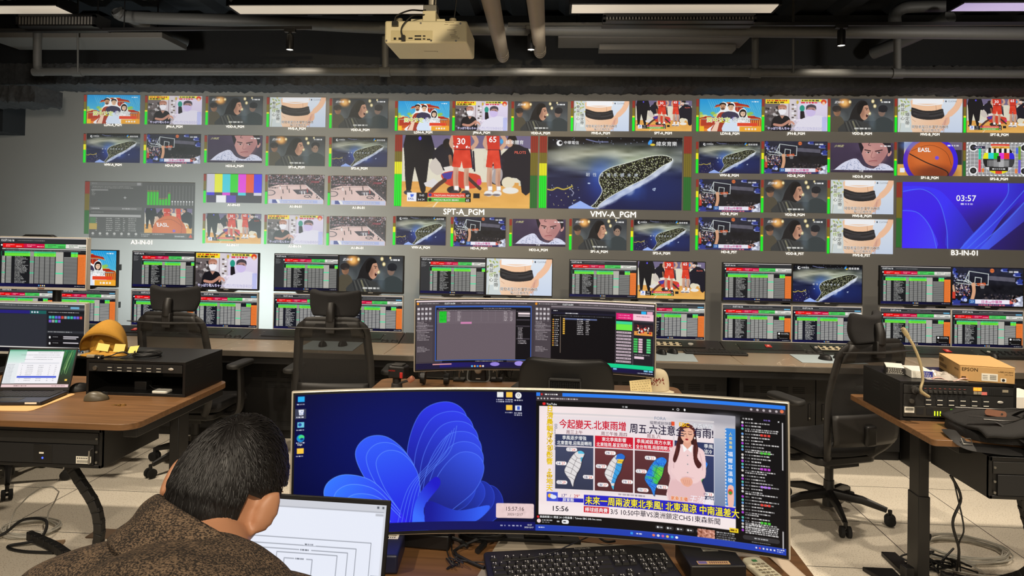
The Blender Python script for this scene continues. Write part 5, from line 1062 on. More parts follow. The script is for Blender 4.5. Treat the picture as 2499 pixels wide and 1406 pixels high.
def pic_weather():
    c = Cv(596, 344, 640, 370, (13, 12, 14)); PK = (244, 228, 228)
    c.rect(0, 0, 596, 10, (44, 124, 236)); c.rect(10, 0, 66, 9, (58, 48, 52)); c.dashes(22, 4.6, 58, 3, WH); c.ell(14, 4.6, 2.4, 2.4, (225, 40, 40)); c.rect(0, 9, 596, 21, (62, 54, 58)); c.dashes(36, 15, 108, 3, (225, 215, 215))
    for k in range(4): c.ell(5 + k * 8, 15, 2, 2, (210, 205, 205))
    for k in range(5): c.ell(520 + k * 14, 15, 2.8, 2.8, (190, 180, 184))
    c.ell(588, 14, 4, 4, (230, 120, 80)); c.poly(rrect(16, 24, 25, 31, 2, 3), (230, 36, 40)); c.text('YouTube', 26, 31, 7, WH, .02); c.dashes(215, 29, 232, 4, (190, 190, 190)); c.text('×', 336, 31, 8, WH); c.ell(350, 28, 3, 3, WH); c.ell(350, 28, 2, 2, (13, 12, 14)); c.ell(366, 28, 2, 3, WH)
    c.rect(8, 34, 484, 303, PK); c.grad(200, 34, 484, 120, PK, (196, 192, 198), True); c.noise(8, 34, 484, 300, 40, 4); c.ell(400, 50, 50, 12, (176, 172, 180), .5, .6); c.ell(460, 44, 40, 14, (150, 148, 158), .6, .6); c.grad(434, 90, 460, 250, (176, 182, 198), (120, 134, 164))
    c.vtext('日清晨輻射冷卻影響。各地天', 35, 46, 16.4, (250, 216, 20), .02, 1.0, outline=(150, 96, 20), ow=.025); c.rect(40, 50, 435, 54, (214, 208, 210))
    c.poly(rrect(42, 436, 56, 246, 6, 3), (222, 216, 222), .5); 
    for k in range(10): c.rect(47.5, 78 + k * 6.6, 53, 83 + k * 6.6, (90, 84, 110)); c.rect(48.6, 79 + k * 6.6, 52, 82 + k * 6.6, WH)
    c.text('今起變天.北東雨增', 58, 86, 24, (204, 26, 52), .035, sx=.85); c.text('周五.六注意全', 233, 90, 25.5, (40, 34, 60), .03, sx=.84); c.text('有雨!', 433, 90, 25.5, (40, 34, 60), .03, 'r', sx=.84)
    c.text('FORA', 293, 56, 11, (130, 140, 165), 0); c.text('福爾威創快篩', 282, 67, 9, (70, 64, 84), .01); c.rect(334, 58, 342, 68, (232, 80, 40)); c.text('EBC', 352, 68, 13, (246, 190, 30), .05, sx=1.1); c.text('東森新聞', 384, 68, 12, (236, 236, 240), .02, outline=(110, 110, 120), ow=.03)
    COLS = [(49, 144, '周三上午', ('季風逐步增強', '北東雲增.迎風面轉雨'), (52, 60, 92), (66, 72, 100)), (148, 242, '周三午後.周四', ('東北季風影響', '北東陰雨.基宜雨勢大'), (206, 24, 48), (108, 54, 58)), (246, 338, '周五.六', ('季風減弱.南方水氣', '全台有雨.局部雨較大'), (206, 24, 48), (98, 52, 56)), (342, 434, '', ('季風', '涼冷'), (50, 58, 96), (52, 62, 104))]
    def isle(x, y, k, fill, wet=None):
        Q = [(34, 2), (44, 0), (52, 6), (50, 14), (46, 22), (44, 34), (40, 46), (34, 56), (30, 66), (26, 78), (24, 90), (20, 84), (16, 74), (8, 64), (2, 52), (6, 40), (12, 28), (18, 18), (26, 8)]
        P = spline([(x + a * k, y + b * k) for a, b in Q], 4, True); c.poly([(a + 1.5, b + 1.5) for a, b in P], (30, 28, 40), .6); c.poly(P, fill)
        if wet:
            sl, m = c.pmask(P); X, Y = c.X[sl], c.Y[sl]; U, V = (X - x) / k, (Y - y) / k; n = c.rng.normal(0, 1, m.shape)
            if wet == 1: c.put(sl, m * (((U > 36) & (V < 8)) | ((U > 42) & (V < 26) & (V > 16))), (90, 190, 225))
            if wet == 2: e = U - (47 - V * .27); c.put(sl, m * ((e > -9) & (V < 74)), (60, 160, 226)); c.put(sl, m * ((e > -14) & (V < 14)), (40, 110, 210)); c.put(sl, m * ((e > -8) & (V > 14) & (V < 24)), (240, 200, 60)); c.put(sl, m * (V > 80), (80, 190, 226))
            if wet == 3: c.put(sl, m, (38, 110, 224)); c.put(sl, m * (n > .6), (60, 160, 236)); e = U - 30; c.put(sl, m * ((e > -8 + 3 * n) & (V > 22 + 4 * n) & (V < 62)), (70, 196, 70)); c.put(sl, m * ((e > 0) & (n > .7) & (V > 24) & (V < 56)), (160, 222, 60)); c.put(sl, m * ((V > 46) & (V < 52) & (n > 0)), (70, 196, 70))
        for L in ([(26, 8), (34, 18), (46, 20)], [(18, 18), (30, 26), (44, 32)], [(12, 28), (26, 36), (40, 46)], [(6, 40), (22, 46), (34, 56)], [(2, 52), (18, 58), (30, 64)], [(8, 64), (20, 68), (27, 74)], [(30, 26), (26, 36), (22, 46), (18, 58)], [(34, 18), (30, 26)]): c.line([(x + a * k, y + b * k) for a, b in L], .8, (70, 64, 70) if wet != 3 else (20, 50, 130), .9, 3)
        c.line(P + [P[0]], .9, (60, 56, 66), .8)
    def pill(x, y, s):
        c.poly(rrect(x - 14, x + 14, y - 5, y + 5, 4.8, 4), (150, 140, 146)); c.poly(rrect(x - 13.2, x + 13.2, y - 4.4, y + 4.4, 4.2, 4), (250, 246, 244)); a, q = s.split('/'); c.text(a + '/', x - 11.5, y + 3.2, 8.6, (50, 50, 120), .02); c.text(q, x + .8, y + 3.2, 8.6, (214, 60, 40), .02)
    for i, (x0, x1, day, two, hc, pc) in enumerate(COLS):
        c.rect(x0, 90, x1, 103, (240, 226, 228)); c.rect(x0, 103, x1, 131, hc); c.rect(x0, 134, x1, 238, pc); c.grad(x0, 134, x1, 238, pc, tuple(k * .8 for k in pc)); xc = (x0 + x1) / 2
        if day: c.text(day, xc, 101, 10.5, (110, 40, 60), .01, 'c')
        if i < 3: c.text(two[0], xc, 115, 11, WH, .015, 'c', sx=.92); c.text(two[1], xc, 128, 11, WH, .015, 'c', sx=.86)
        else: c.text(two[0], 411, 115, 11, WH, .015, 'l'); c.text(two[1], 411, 128, 11, WH, .015, 'l', sx=.9)
    isle(70, 142, 1.0, (226, 222, 222), 1); isle(170, 144, 1.0, (226, 222, 222), 2); isle(268, 146, 1.06, (38, 110, 224), 3); isle(366, 146, 1.04, (38, 110, 224), 3)
    for x, y, s in ((90, 140, '17/24'), (64, 175, '14/27'), (132, 206, '18/24'), (66, 222, '17/29'), (186, 144, '19/21'), (164, 178, '16/27'), (228, 212, '19/23'), (168, 223, '18/27'), (284, 150, '19/21'), (262, 184, '17/25'), (313, 218, '19/22'), (266, 229, '19/25'), (421, 225, '19/23')): pill(x, y, s)
    # presenter
    H = (60, 28, 28); BL = (240, 206, 206)
    c.poly([(371, 60), (386, 66), (392, 82), (396, 110), (398, 132), (406, 150), (402, 160), (394, 158), (384, 140), (356, 140), (348, 150), (340, 146), (344, 124), (350, 96), (354, 74), (362, 63)], H, 1, 4)
    c.poly([(326, 250), (332, 196), (326, 180), (328, 150), (332, 124), (350, 114), (366, 110), (384, 110), (400, 116), (412, 126), (416, 160), (414, 186), (404, 196), (404, 250)], BL, 1, 3); c.poly([(336, 196), (404, 192), (408, 254), (330, 254)], (228, 188, 190), 1, 2); c.grad(330, 118, 345, 200, (222, 190, 194), BL, True, .5); c.line([(346, 130), (340, 170), (354, 192)], 1.6, (206, 168, 172), .8, 4); c.line([(402, 130), (408, 168), (392, 192)], 1.6, (206, 168, 172), .8, 4)
    c.poly([(364, 98), (380, 98), (382, 112), (373, 122), (362, 112)], (224, 164, 140)); c.poly([(360, 110), (372, 122), (364, 130)], WH); c.poly([(384, 110), (373, 122), (382, 130)], WH)
    c.poly([(356, 80), (359, 70), (372, 66), (386, 72), (388, 84), (384, 98), (374, 107), (364, 104), (357, 94)], (236, 178, 152), 1, 4); c.poly([(353, 88), (355, 72), (363, 63), (374, 61), (386, 66), (391, 76), (392, 90), (388, 84), (386, 76), (376, 70), (364, 73), (358, 80)], (92, 42, 36))
    for x in (365, 379): c.line([(x - 4, 85), (x, 86.4), (x + 4, 85)], 1.5, (50, 26, 24), 1, 4); c.line([(x - 5, 80), (x + 4, 79.4)], 1.2, (110, 66, 54))
    c.line([(371, 86), (370, 92), (373, 93)], 1, (200, 136, 112), 1, 4); c.ell(371, 98.6, 3.8, 2.2, (176, 44, 56)); c.ell(371, 98.4, 2, .8, (90, 20, 26)); c.ell(390, 94, 2, 2.6, (240, 236, 230))
    c.poly([(350, 100), (356, 112), (352, 136), (344, 156), (338, 150), (344, 126)], (74, 34, 34), 1, 4); c.poly([(390, 96), (398, 116), (396, 140), (406, 156), (398, 166), (388, 150), (386, 120)], (74, 34, 34), 1, 4); c.line([(346, 110), (348, 138)], 2, (120, 58, 50), .6, 4); c.line([(394, 112), (393, 146)], 2, (120, 58, 50), .6, 4)
    for y in (137, 158, 178): c.ell(373, y, 2, 2, (214, 206, 206)); c.ell(373, y, 1, 1, (70, 60, 70))
    c.line([(338, 176), (352, 194), (366, 200)], 12, BL, 1, 4); c.line([(408, 176), (394, 194), (380, 198)], 12, BL, 1, 4); c.poly([(356, 196), (368, 190), (382, 192), (384, 204), (374, 212), (362, 208)], (234, 172, 148), 1, 4)
    for k in range(4): c.line([(362 + k * 5, 196), (366 + k * 4, 207)], .8, (196, 128, 108), .9)
    c.text('氣象主播', 333, 246, 10, (230, 110, 30), .03, outline=(250, 236, 200), ow=.05); c.text('王淑麗', 374, 247, 19, (245, 240, 248), -.005, shear=.3)
    c.rect(461, 64, 484, 247, (58, 134, 214)); c.rect(461, 64, 463, 247, WH)
    for k in range(24): c.ell(462, 67 + k * 7.7, 1.6, 2, (58, 134, 214))
    c.vtext('人氣推薦', 473, 80, 8, (250, 226, 90), .01, 1.3); c.vtext('福爾耳溫槍', 472, 129, 12, WH, .02, 1.28); c.poly([(466, 206), (470, 198), (476, 198), (480, 206), (479, 246), (467, 246)], (238, 186, 170), 1, 4); c.ell(472, 214, 5.4, 7, (226, 70, 50)); c.ell(472, 216, 4, 4, (70, 150, 60))
    c.dashes(206, 244, 276, 4, (150, 140, 150)); c.rect(28, 247, 56, 270, (64, 80, 210)); c.ell(36, 256, 5, 5, (250, 190, 50)); c.ell(45, 259, 8, 5, (225, 230, 245)); c.ell(41, 256, 4, 4, (225, 230, 245)); c.rect(56, 248, 120, 260, PK); c.text('17°', 64, 258.4, 11, (46, 44, 140), .02); c.text('29°', 96, 258.4, 11, (190, 34, 60), .02); c.text('/', 86, 258.4, 11, (90, 70, 110)); c.rect(56, 260, 120, 270, (44, 44, 180)); c.text('屏東縣', 82, 268.6, 9.6, WH, .01, 'c')
    c.rect(121, 250, 484, 276, (40, 36, 196)); c.text('未來一周兩波東北季風! 北東濕涼 中南溫差大', 124, 271.6, 22, (252, 236, 40), .03, sx=.845, outline=(20, 16, 110), ow=.05)
    c.rect(8, 276, 484, 303, (246, 232, 232)); c.rect(8, 270, 121, 276, PK); c.text('15:56', 40, 293, 17, (34, 30, 44), .03, sx=1.15); c.rect(121, 278, 183, 293, (206, 26, 44)); c.text('棒球經典賽', 152, 290.4, 12, WH, .02, 'c', sx=.95); c.text('3/5 10:50中華VS澳洲鎖定CH51東森新聞', 186, 293, 16.5, (40, 34, 50), .012, sx=.925)
    c.rect(470, 298, 490, 308, (244, 210, 40)); c.dashes(472, 303, 488, 4, (90, 60, 20))
    c.ell(7, 309, 3, 3, (220, 40, 50)); c.text('東森新聞 51 頻道 24 小時直播｜Taiwan EBC 24h live news', 11, 311, 6.2, WH, .01); c.ell(9, 319, 5, 5, (240, 220, 220)); c.dashes(17, 317, 46, 3, WH); c.dashes(17, 322, 38, 2, (160, 160, 160)); c.dashes(54, 319, 62, 3.4, WH); c.poly(rrect(66, 84, 314, 324, 4.6, 3), (240, 240, 240)); c.dashes(70, 319, 80, 3, (20, 20, 20))
    for k in range(5): c.poly(rrect(296 + k * 24, 316 + k * 24, 311, 320, 4, 3), (48, 46, 48)); c.ell(302 + k * 24, 315.5, 2.2, 2.2, WH); c.dashes(306 + k * 24, 315.5, 313 + k * 24, 2.4, WH)
    c.rect(396, 309, 436, 329, (190, 130, 110)); c.noise(396, 309, 436, 329, 3, 40); 
    for k in range(4): c.dashes(440, 312 + k * 5, 484, 2.8, (230, 230, 230), .9 if k == 0 else .6)
    c.rect(0, 329, 596, 344, (36, 64, 176)); c.rect(0, 329, 596, 330, (60, 90, 200)); c.dashes(8, 335, 26, 2.4, WH); c.rect(236, 333, 242, 339, (50, 150, 240)); c.dashes(250, 336, 264, 3, WH)
    for k, q in enumerate(((230, 120, 90), (220, 220, 230), (200, 90, 160), (246, 200, 80), (60, 170, 220), (240, 240, 240))): c.ell(292 + k * 11, 336, 3.4, 3, q)
    for k in range(6): c.ell(530 + k * 8, 336, 2, 2, [(230, 230, 240), (230, 90, 80)][k == 1])
    c.dashes(576, 333.4, 592, 2.2, WH); c.dashes(576, 338, 592, 2.2, WH)
    c.rect(495, 34, 593, 326, (16, 15, 17)); c.dashes(500, 38, 526, 3.4, (230, 225, 225)); c.dashes(548, 38, 562, 3, (150, 120, 230)); c.text('×', 578, 42, 9, WH); y = 47; n = 0
    while y < 306:
        c.ell(500, y, 2.8, 2.8, [(214, 214, 214), (110, 160, 220), (170, 70, 210), (214, 206, 200), (90, 190, 170)][(n * 7) % 5]); c.dashes(506, y, 518, 2.4, (150, 150, 150)); c.dashes(520, y, 530 + c.rng.uniform(10, 52), 2.6, (236, 232, 230))
        if n % 6 == 2: c.dashes(506, y + 4.6, 530 + c.rng.uniform(6, 50), 2.6, (236, 232, 230)); y += 4.6
        if n % 5 == 3:
            q = [(226, 70, 60), (80, 200, 60), (200, 70, 210), (180, 120, 235)][(n // 5) % 4]
            for k in range(3): c.rect(540 + k * 8, y - 2.6, 546 + k * 8, y + 2.6, q)
        y += 7.4; n += 1
    for k in range(6): c.dashes(506, 282 + k * 4.4, 580, 2.8, (236, 232, 230))
    c.rect(588, 40, 590.5, 150, (200, 196, 196)); c.rect(588, 290, 590.5, 330, (200, 196, 196)); c.poly(rrect(500, 582, 310, 320, 5, 4), (52, 50, 52)); c.dashes(526, 315, 556, 2.6, (220, 220, 220)); c.dashes(520, 324, 562, 2, (150, 150, 150)); return c
def pic_desk(left):
    c = Cv(300, 172, 450, 258, (66, 58, 66)); G = (178, 168, 172); P = (104, 92, 100); c.rect(0, 0, 300, 4, (236, 218, 222)); c.rect(0, 4, 300, 12, (70, 64, 68)); c.ell(4, 8, 3, 3, (240, 150, 40)); c.dashes(10, 8, 60, 2, G); c.text('15:57:16:04', 70, 10.4, 6, WH, .02); c.dashes(112, 8, 280, 1.8, G)
    c.rect(0, 12, 42, 166, (74, 66, 72)); y = 20
    for r in range(3):
        for k in range(4): c.rect(3 + k * 9.6, 18 + r * 12, 9 + k * 9.6, 24 + r * 12, [(206, 200, 204), (190, 184, 188)][k % 2]); c.dashes(2.6 + k * 9.6, 27 + r * 12, 9 + k * 9.6, 1, G)
    c.rect(0, 62, 42, 66, (104, 96, 102))
    for k in range(17): c.dashes(3, 54 + k * 3.7 + (14 if k > 12 else 0), 20 + (k * 7) % 18, 1.6, G)
    c.rect(0, 72, 42, 76, (120, 110, 116)); c.rect(0, 154, 300, 156, (60, 52, 60)); c.rect(0, 157, 300, 172, (28, 24, 56)); c.grad(60, 157, 300, 168, (30, 24, 110), (24, 20, 50), True)
    if left:
        c.rect(48, 14, 292, 152, (60, 100, 190)); c.rect(50, 18, 290, 150, (12, 11, 14)); c.rect(52, 24, 252, 150, P); c.rect(52, 19, 290, 23, (28, 26, 34)); c.dashes(56, 21, 74, 1.6, G); c.dashes(170, 21, 240, 1.6, G); c.rect(52, 24, 252, 28, (84, 76, 84)); c.dashes(60, 26, 240, 1.5, G, .7); c.rect(58, 28, 76, 56, (20, 214, 40))
        for k in range(8):
            c.line([(52, 32 + k * 3.6), (252, 32 + k * 3.6)], .5, (150, 140, 146), .6)
            if k < 7:
                for x0, x1 in ((78, 86), (104, 112), (222, 231), (238, 244)): c.dashes(x0, 30 + k * 3.6, x1, 1.7, (196, 186, 190))
                c.dashes(60, 30 + k * 3.6, 75, 1.5, (10, 130, 20))
        for x in (100, 114, 140, 164, 182, 200, 220, 236): c.line([(x, 26), (x, 54)], .5, (150, 140, 146), .6)
        c.rect(112, 55, 140, 60, (206, 130, 176)); c.rect(254, 24, 290, 150, (16, 14, 20)); c.rect(258, 31, 288, 36, (236, 218, 222)); c.rect(258, 38, 288, 41, (190, 176, 182))
        for y in (29, 50, 66, 98): c.rect(254, y - 2, 288, y + 1, (66, 60, 68))
        for k in range(9): c.dashes(258, 70 + k * 3.4, 270, 1.5, (220, 210, 214))
        for k in range(3): c.dashes(258, 102 + k * 3.4, 280, 1.5, (220, 210, 214))
        c.rect(66, 152, 230, 157, (18, 16, 20)); c.dashes(150, 154.6, 224, 1.8, G); c.rect(42, 159, 90, 162, (214, 150, 150)); c.ell(200, 162, 12, 5, (150, 130, 220)); c.ell(262, 160, 12, 6, (160, 140, 226))
        for k, q in enumerate(((90, 190, 240), (240, 170, 90), (60, 150, 230), (246, 160, 70), (236, 236, 236))): c.ell(142 + k * 7, 167, 2.6, 2.4, q)
    else:
        c.rect(42, 12, 300, 16, (128, 118, 124)); c.rect(60, 16, 290, 20, (64, 60, 66)); c.rect(268, 17, 280, 24, (40, 180, 240)); c.rect(282, 17, 296, 24, (226, 170, 190)); c.rect(206, 24, 248, 40, (222, 30, 112)); c.rect(248, 24, 298, 40, (246, 200, 214)); c.dashes(212, 29, 240, 2, (250, 180, 210)); c.dashes(212, 35, 244, 2, (250, 180, 210)); c.dashes(256, 30, 290, 2, (140, 80, 100)); c.rect(206, 40, 246, 150, (28, 26, 30)); c.rect(206, 44, 246, 51, (60, 214, 150)); c.rect(206, 51, 246, 66, (110, 232, 70))
        for k in range(10): c.rect(207, 69 + k * 8, 244, 74 + k * 8, (206, 186, 196)); c.dashes(209, 71.5 + k * 8, 243, 2.2, (110, 96, 106))
        c.rect(250, 44, 298, 160, (34, 32, 38)); c.rect(251, 50, 296, 76, (60, 34, 40)); c.rect(251, 66, 296, 76, (224, 150, 70)); c.dots(30, 254, 52, 292, 70, 2.4, [(206, 54, 44), (230, 220, 210), (40, 30, 40)])
        for k in range(6):
            for x, q in ((250, (70, 190, 90)), (262, (226, 190, 204)), (282, (90, 210, 130))): c.rect(x, 84 + k * 6, x + 10, 88.6 + k * 6, q)
        c.rect(252, 128, 276, 134, (226, 200, 212)); c.dashes(252, 124, 290, 2, G); c.rect(42, 21, 204, 154, (14, 12, 16)); c.rect(42, 21, 204, 26, (24, 22, 34)); c.dashes(48, 24, 60, 2, WH); c.rect(42, 27, 204, 33, (30, 28, 46)); c.dashes(78, 30, 112, 2.2, WH); c.dashes(48, 36.6, 196, 1.8, (160, 160, 170), .6)
        for k in range(13): c.rect(46, 45 + k * 5.4, 49, 48 + k * 5.4, [(246, 190, 70), (240, 150, 60)][k % 2]); c.dashes(51, 46.5 + k * 5.4, 62, 2, (220, 214, 214))
        c.line([(66, 40), (66, 130)], .7, (206, 180, 160)); c.rect(72, 42, 158, 46, (90, 100, 140))
        for k in range(9): c.rect(72, 43 + k * 4.6, 77, 46 + k * 4.6, (246, 190, 70)); c.dashes(108, 44.6 + k * 4.6, 124, 2, (226, 220, 220)); c.dashes(130, 44.6 + k * 4.6, 140, 2, (226, 220, 220))
        c.rect(160, 150, 300, 160, (20, 206, 140)); c.poly([(100, 154), (210, 150), (210, 160)], (20, 206, 140)); c.rect(200, 161, 209, 165, (120, 190, 226)); c.rect(276, 161, 286, 165, (120, 190, 226)); c.rect(288, 161, 298, 165, (120, 190, 226)); c.dashes(260, 169, 298, 1.6, WH)
    return c
def curved(name, label, pose, left, right, tilt_stand):
    cx, cy, cz, yaw, pit, rol = pose; Rd = 1.8; W, H = 1.21, .365
    t = thing(name, label, 'monitor', (cx, cy, .78)); M = Matrix.Rotation(yaw, 3, 'Z') @ Matrix.Rotation(pit, 3, 'X') @ Matrix.Rotation(rol, 3, 'Y')
    def pt(s, z, l):
        a = s / Rd; r = Rd - l; p = M @ Vector((r * math.sin(a), -(Rd - r * math.cos(a)), z)); return (p.x, p.y, p.z + cz - .78)
    def slab(x0, x1, z0, z1, l0, l1, r=.008, n=36):
        b = MB(); prof = []
        vs, fs = [], []
        for i in range(n + 1):
            s = x0 + (x1 - x0) * i / n
            for (z, l) in ((z0, l0), (z1, l0), (z1, l1), (z0, l1)): vs.append(pt(s, z, l))
        for i in range(n):
            for k in range(4): fs.append((i * 4 + k, i * 4 + (k + 1) % 4, i * 4 + 4 + (k + 1) % 4, i * 4 + 4 + k))
        fs += [(0, 1, 2, 3), (n * 4 + 3, n * 4 + 2, n * 4 + 1, n * 4)]; b.add(vs, fs); return b
    slab(-W / 2, W / 2, -H / 2, H / 2, .0005, -.012).build('frame', mat('champagne_frame', (206, 198, 182), .35, .4), t, .004, 3)
    slab(-W / 2 + .004, W / 2 - .004, -H / 2 + .004, H / 2 - .004, .002, 0).build('bezel', black, t, .001)
    slab(-W / 2 + .04, W / 2 - .04, -H / 2 + .03, H / 2 - .03, -.012, -.05).build('back_shell', black_soft, t, .01, 3)
    for cv, s0 in ((left, -.596), (right, 0)):
        def fn(u, v, l, s0=s0):
            a = (s0 + u * .596) / Rd; r = Rd - .0026 - l; z = .1735 - v * .344
            P = np.stack([r * np.sin(a), -(Rd - r * np.cos(a)), z], -1); return P @ np.array(M).T + np.array([0, 0, cz - .78])
        mesh_obj('display', cv.mesh('wide_picture', fn, 1e-4), MONS, t)
    b = MB(); b.box(-.03, .03, .06, .10, .012, cz - .78 + .05); b.box(-.05, .05, .02, .06, cz - .85, cz - .72); b.build('stand_neck', black_soft, t, .006)
    b = MB(); b.prism([(-.12, .06), (.12, .06), (.09, .19), (-.09, .19)], .0, .012); b.build('stand_base', black_soft, t, .004); return t
near_mon = curved('curved_monitor', 'large curved monitor with blue ribbon wallpaper and weather news, nearest the camera', (-.0386, 1.7831, 1.0118, -.0023, -.0255, -.0107), pic_ribbons(), pic_weather(), True)
mid_mon = curved('curved_monitor', 'curved monitor with grey windows in the middle, behind the nearest monitor', (-.0951, 3.5706, 1.07, .0021, .0276, -.0043), pic_desk(True), pic_desk(False), True)
# ------------------------------------------------------------------ wooden tables
wood = mat('walnut_board', (116, 82, 50), .45, noise=.6, nscale=6, stretch=(.6, 11, 11))
DZ = .78
def table(name, label, x0, x1, y0, y1, legs, r=.05, th=.026, foot=.6):
    t = thing(name, label, 'desk', ((x0 + x1) / 2, (y0 + y1) / 2, 0), 0, 'wooden standing desks'); w, d = (x1 - x0) / 2, (y1 - y0) / 2
    b = MB(); b.prism(rrect(-w, w, -d, d, r), DZ - th, DZ); b.build('tabletop', wood, t, .002)
    b = MB(); b.box(-w + .12, w - .12, -.05, .05, DZ - th - .05, DZ - th)
    for lx in legs: b.box(lx - t.location.x - .03, lx - t.location.x + .03, -d + .05, d - .05, DZ - th - .04, DZ - th - .0005)
    b.build('underframe', black_metal, t, .003)
    for lx in legs:
        x = lx - t.location.x; b = MB(); b.box(x - .022, x + .022, -.035, .055, .02, DZ - th - .04); b.box(x - .026, x + .026, -.04, .06, .02, .42); b.build('leg', black_metal, t, .003)
        b = MB(); b.box(x - .035, x + .035, -foot / 2, foot / 2, .0, .022); b.build('foot', black_metal, t, .004)
    return t
table('standing_desk', 'wooden desk under the nearest curved monitor, bottom of the photo', -.98, .632, 1.22, 2.0, (-.85, .5))
table('standing_desk', 'wooden desk under the middle curved monitor', -.92, .66, 3.0, 3.80, (-.8, .5))
# ------------------------------------------------------------------ chairs
mesh_fabric = mat('black_chair_mesh', (24, 23, 23), .8, alpha=.84)
chair_grey = mat('charcoal_chair_frame', (30, 28, 27), .5, noise=.08)
def star_base(t, drop=0.0, r=.31, m=None, spin=0.0):
    m = m or black
    b = MB(); b.cyl((0, 0, .055), (0, 0, .20), .034, .028, 18)
    for k in range(5):
        a = spin + 2 * PI * k / 5; e = Vector((math.cos(a), math.sin(a), 0))
        b.tube([e * .02 + Vector((0, 0, .125)), e * r * .55 + Vector((0, 0, .115)), e * r * .95 + Vector((0, 0, .082))], [.03, .024, .016], 8, squash=((-e.y, e.x, 0), .8))
        b.cyl(e * r + Vector((0, 0, .05)), e * r + Vector((0, 0, .085)), .011, n=8)
    b.build('star_base', m, t)
    for k in range(5):
        a = spin + 2 * PI * k / 5; e = Vector((math.cos(a), math.sin(a), 0)); w = Vector((-e.y, e.x, 0)); c = e * r + Vector((0, 0, .031)); b = MB()
        for s in (-1, 1): b.tube([c + w * s * .006, c + w * s * .009, c + w * s * .026, c + w * s * .029], [.024, .03, .03, .022], 16)
        b.cyl(c - w * .03, c + w * .03, .008, n=8); b.mat(0); b.build('caster', rubber, t)
    b = MB(); b.cyl((0, 0, .18), (0, 0, .40), .014, n=14); b.build('gas_lift', chrome, t); b = MB(); b.cyl((0, 0, .18), (0, 0, .29), .024, n=14); b.build('lift_sleeve', black, t)
def ergo_chair(label, dz=0.0, spin=.3):
    t = thing('office_chair', label, 'chair', (0, 0, 0), 0, 'mesh office chairs with headrests'); star_base(t, spin=spin)
    Z = lambda z: z + dz
    yb = lambda z: float(np.interp(z, [.42, .50, .58, .72, .9, 1.1], [-.12, -.20, -.245, -.235, -.265, -.32]))
    hw = lambda z: float(np.interp(z, [.42, .47, .54, .64, .8, .98, 1.05, 1.09], [.08, .16, .205, .222, .222, .208, .195, .15]))
    b = MB(); b.box(-.10, .10, -.12, .12, Z(.375), Z(.415)); b.cyl((.1, .03, Z(.39)), (.2, .03, Z(.39)), .007, n=8); b.box(.17, .22, .015, .045, Z(.383), Z(.395)); b.build('tilt_mechanism', black, t, .008)
    def seat(u, v):
        x = (u - .5) * 2; y = (v - .5) * 2; k = (1 - abs(x) ** 4) ** .25 if abs(x) < 1 else 0
        return (x * .245 * (1 - .04 * y), y * .235 * (1 - .12 * x * x * (1 if y < 0 else .3)) + .04, Z(.485) + .012 * x * x - .03 * max(y - .6, 0) ** 2 * 4)
    b = MB(); b.grid(seat, 16, 14); b.build('seat', fabric_black, t, solid=.06, smooth=60, sub=1)
    b = MB(); b.prism(rrect(-.2, .2, -.16, .24, .06), Z(.405), Z(.452)); b.build('seat_pan', black, t, .01)
    L = [(-hw(z), yb(z), Z(z)) for z in (.47, .54, .64, .8, .98, 1.05, 1.085)]; Rr = [(-x, y, z) for x, y, z in L[::-1]]
    loop = L + [(-.12, yb(1.1), Z(1.1)), (.12, yb(1.1), Z(1.1))] + Rr + [(.11, -.13, Z(.425)), (0, -.10, Z(.418)), (-.11, -.13, Z(.425))]
    b = MB(); b.tube(loop, .027, 8, 5, True, squash=((0, 1, 0), .55)); b.build('back_frame', chair_grey, t, smooth=60)
    def back(u, v): z = .57 + v * .515; return ((u - .5) * 2 * hw(z) * .97, yb(z) - .012 + .03 * (1 - (2 * u - 1) ** 2) * (-.6), Z(z))
    b = MB(); b.grid(back, 14, 16); b.build('mesh_back', mesh_fabric, t, smooth=60)
    def band(u, v): z = 1.0 + v * .10; return ((u - .5) * 2 * (hw(min(z, 1.07)) - .006), yb(z) - .014, Z(z))
    b = MB(); b.grid(band, 14, 3); b.build('top_band', chair_grey, t, solid=.018, smooth=60)
    def low(u, v): z = .545 + v * .17; return ((u - .5) * 2 * hw(z) * (.97), yb(z) - .03 - .02 * (1 - (2 * u - 1) ** 2), Z(z))
    b = MB(); b.grid(low, 12, 6); b.build('lower_back_plate', chair_grey, t, solid=.012, smooth=60)
    b = MB(); b.box(-.035, .035, -.32, -.285, Z(.55), Z(.66)); b.build('lumbar_block', black, t, .014, 3)
    b = MB(); b.tube([(-.25, -.375, Z(1.066)), (-.12, -.372, Z(1.062)), (0, -.365, Z(1.058)), (.12, -.372, Z(1.062)), (.25, -.375, Z(1.066))], [.004, .011, .016, .011, .004], 8, 5, squash=((0, 0, 1), .6)); b.build('hanger_bar', chair_grey, t)
    b = MB(); b.box(-.028, .028, -.375, -.335, Z(1.03), Z(1.12)); b.tube([(0, -.36, Z(1.1)), (0, -.362, Z(1.16)), (0, -.345, Z(1.21))], [.026, .024, .022], 8, 5, squash=((1, 0, 0), 1.15)); b.build('headrest_bracket', chair_grey, t, .006)
    def head(u, v):
        x = (u - .5) * 2; y = (v - .5) * 2; e = max(0.0, 1 - abs(y) ** 3.0) ** (1 / 3.0)
        w = .162 * (1 - .16 * max(0.0, 1 - 2 * v) ** 1.3); h = .072
        return (x * w * (.93 + .07 * e), -.312 + .055 * x * x - .012 * y * y, Z(1.195) + y * h + .022 * x * x * (y > 0) * y)
    b = MB(); b.grid(head, 16, 10); b.build('headrest', fabric_black, t, solid=.045, smooth=70, sub=1)
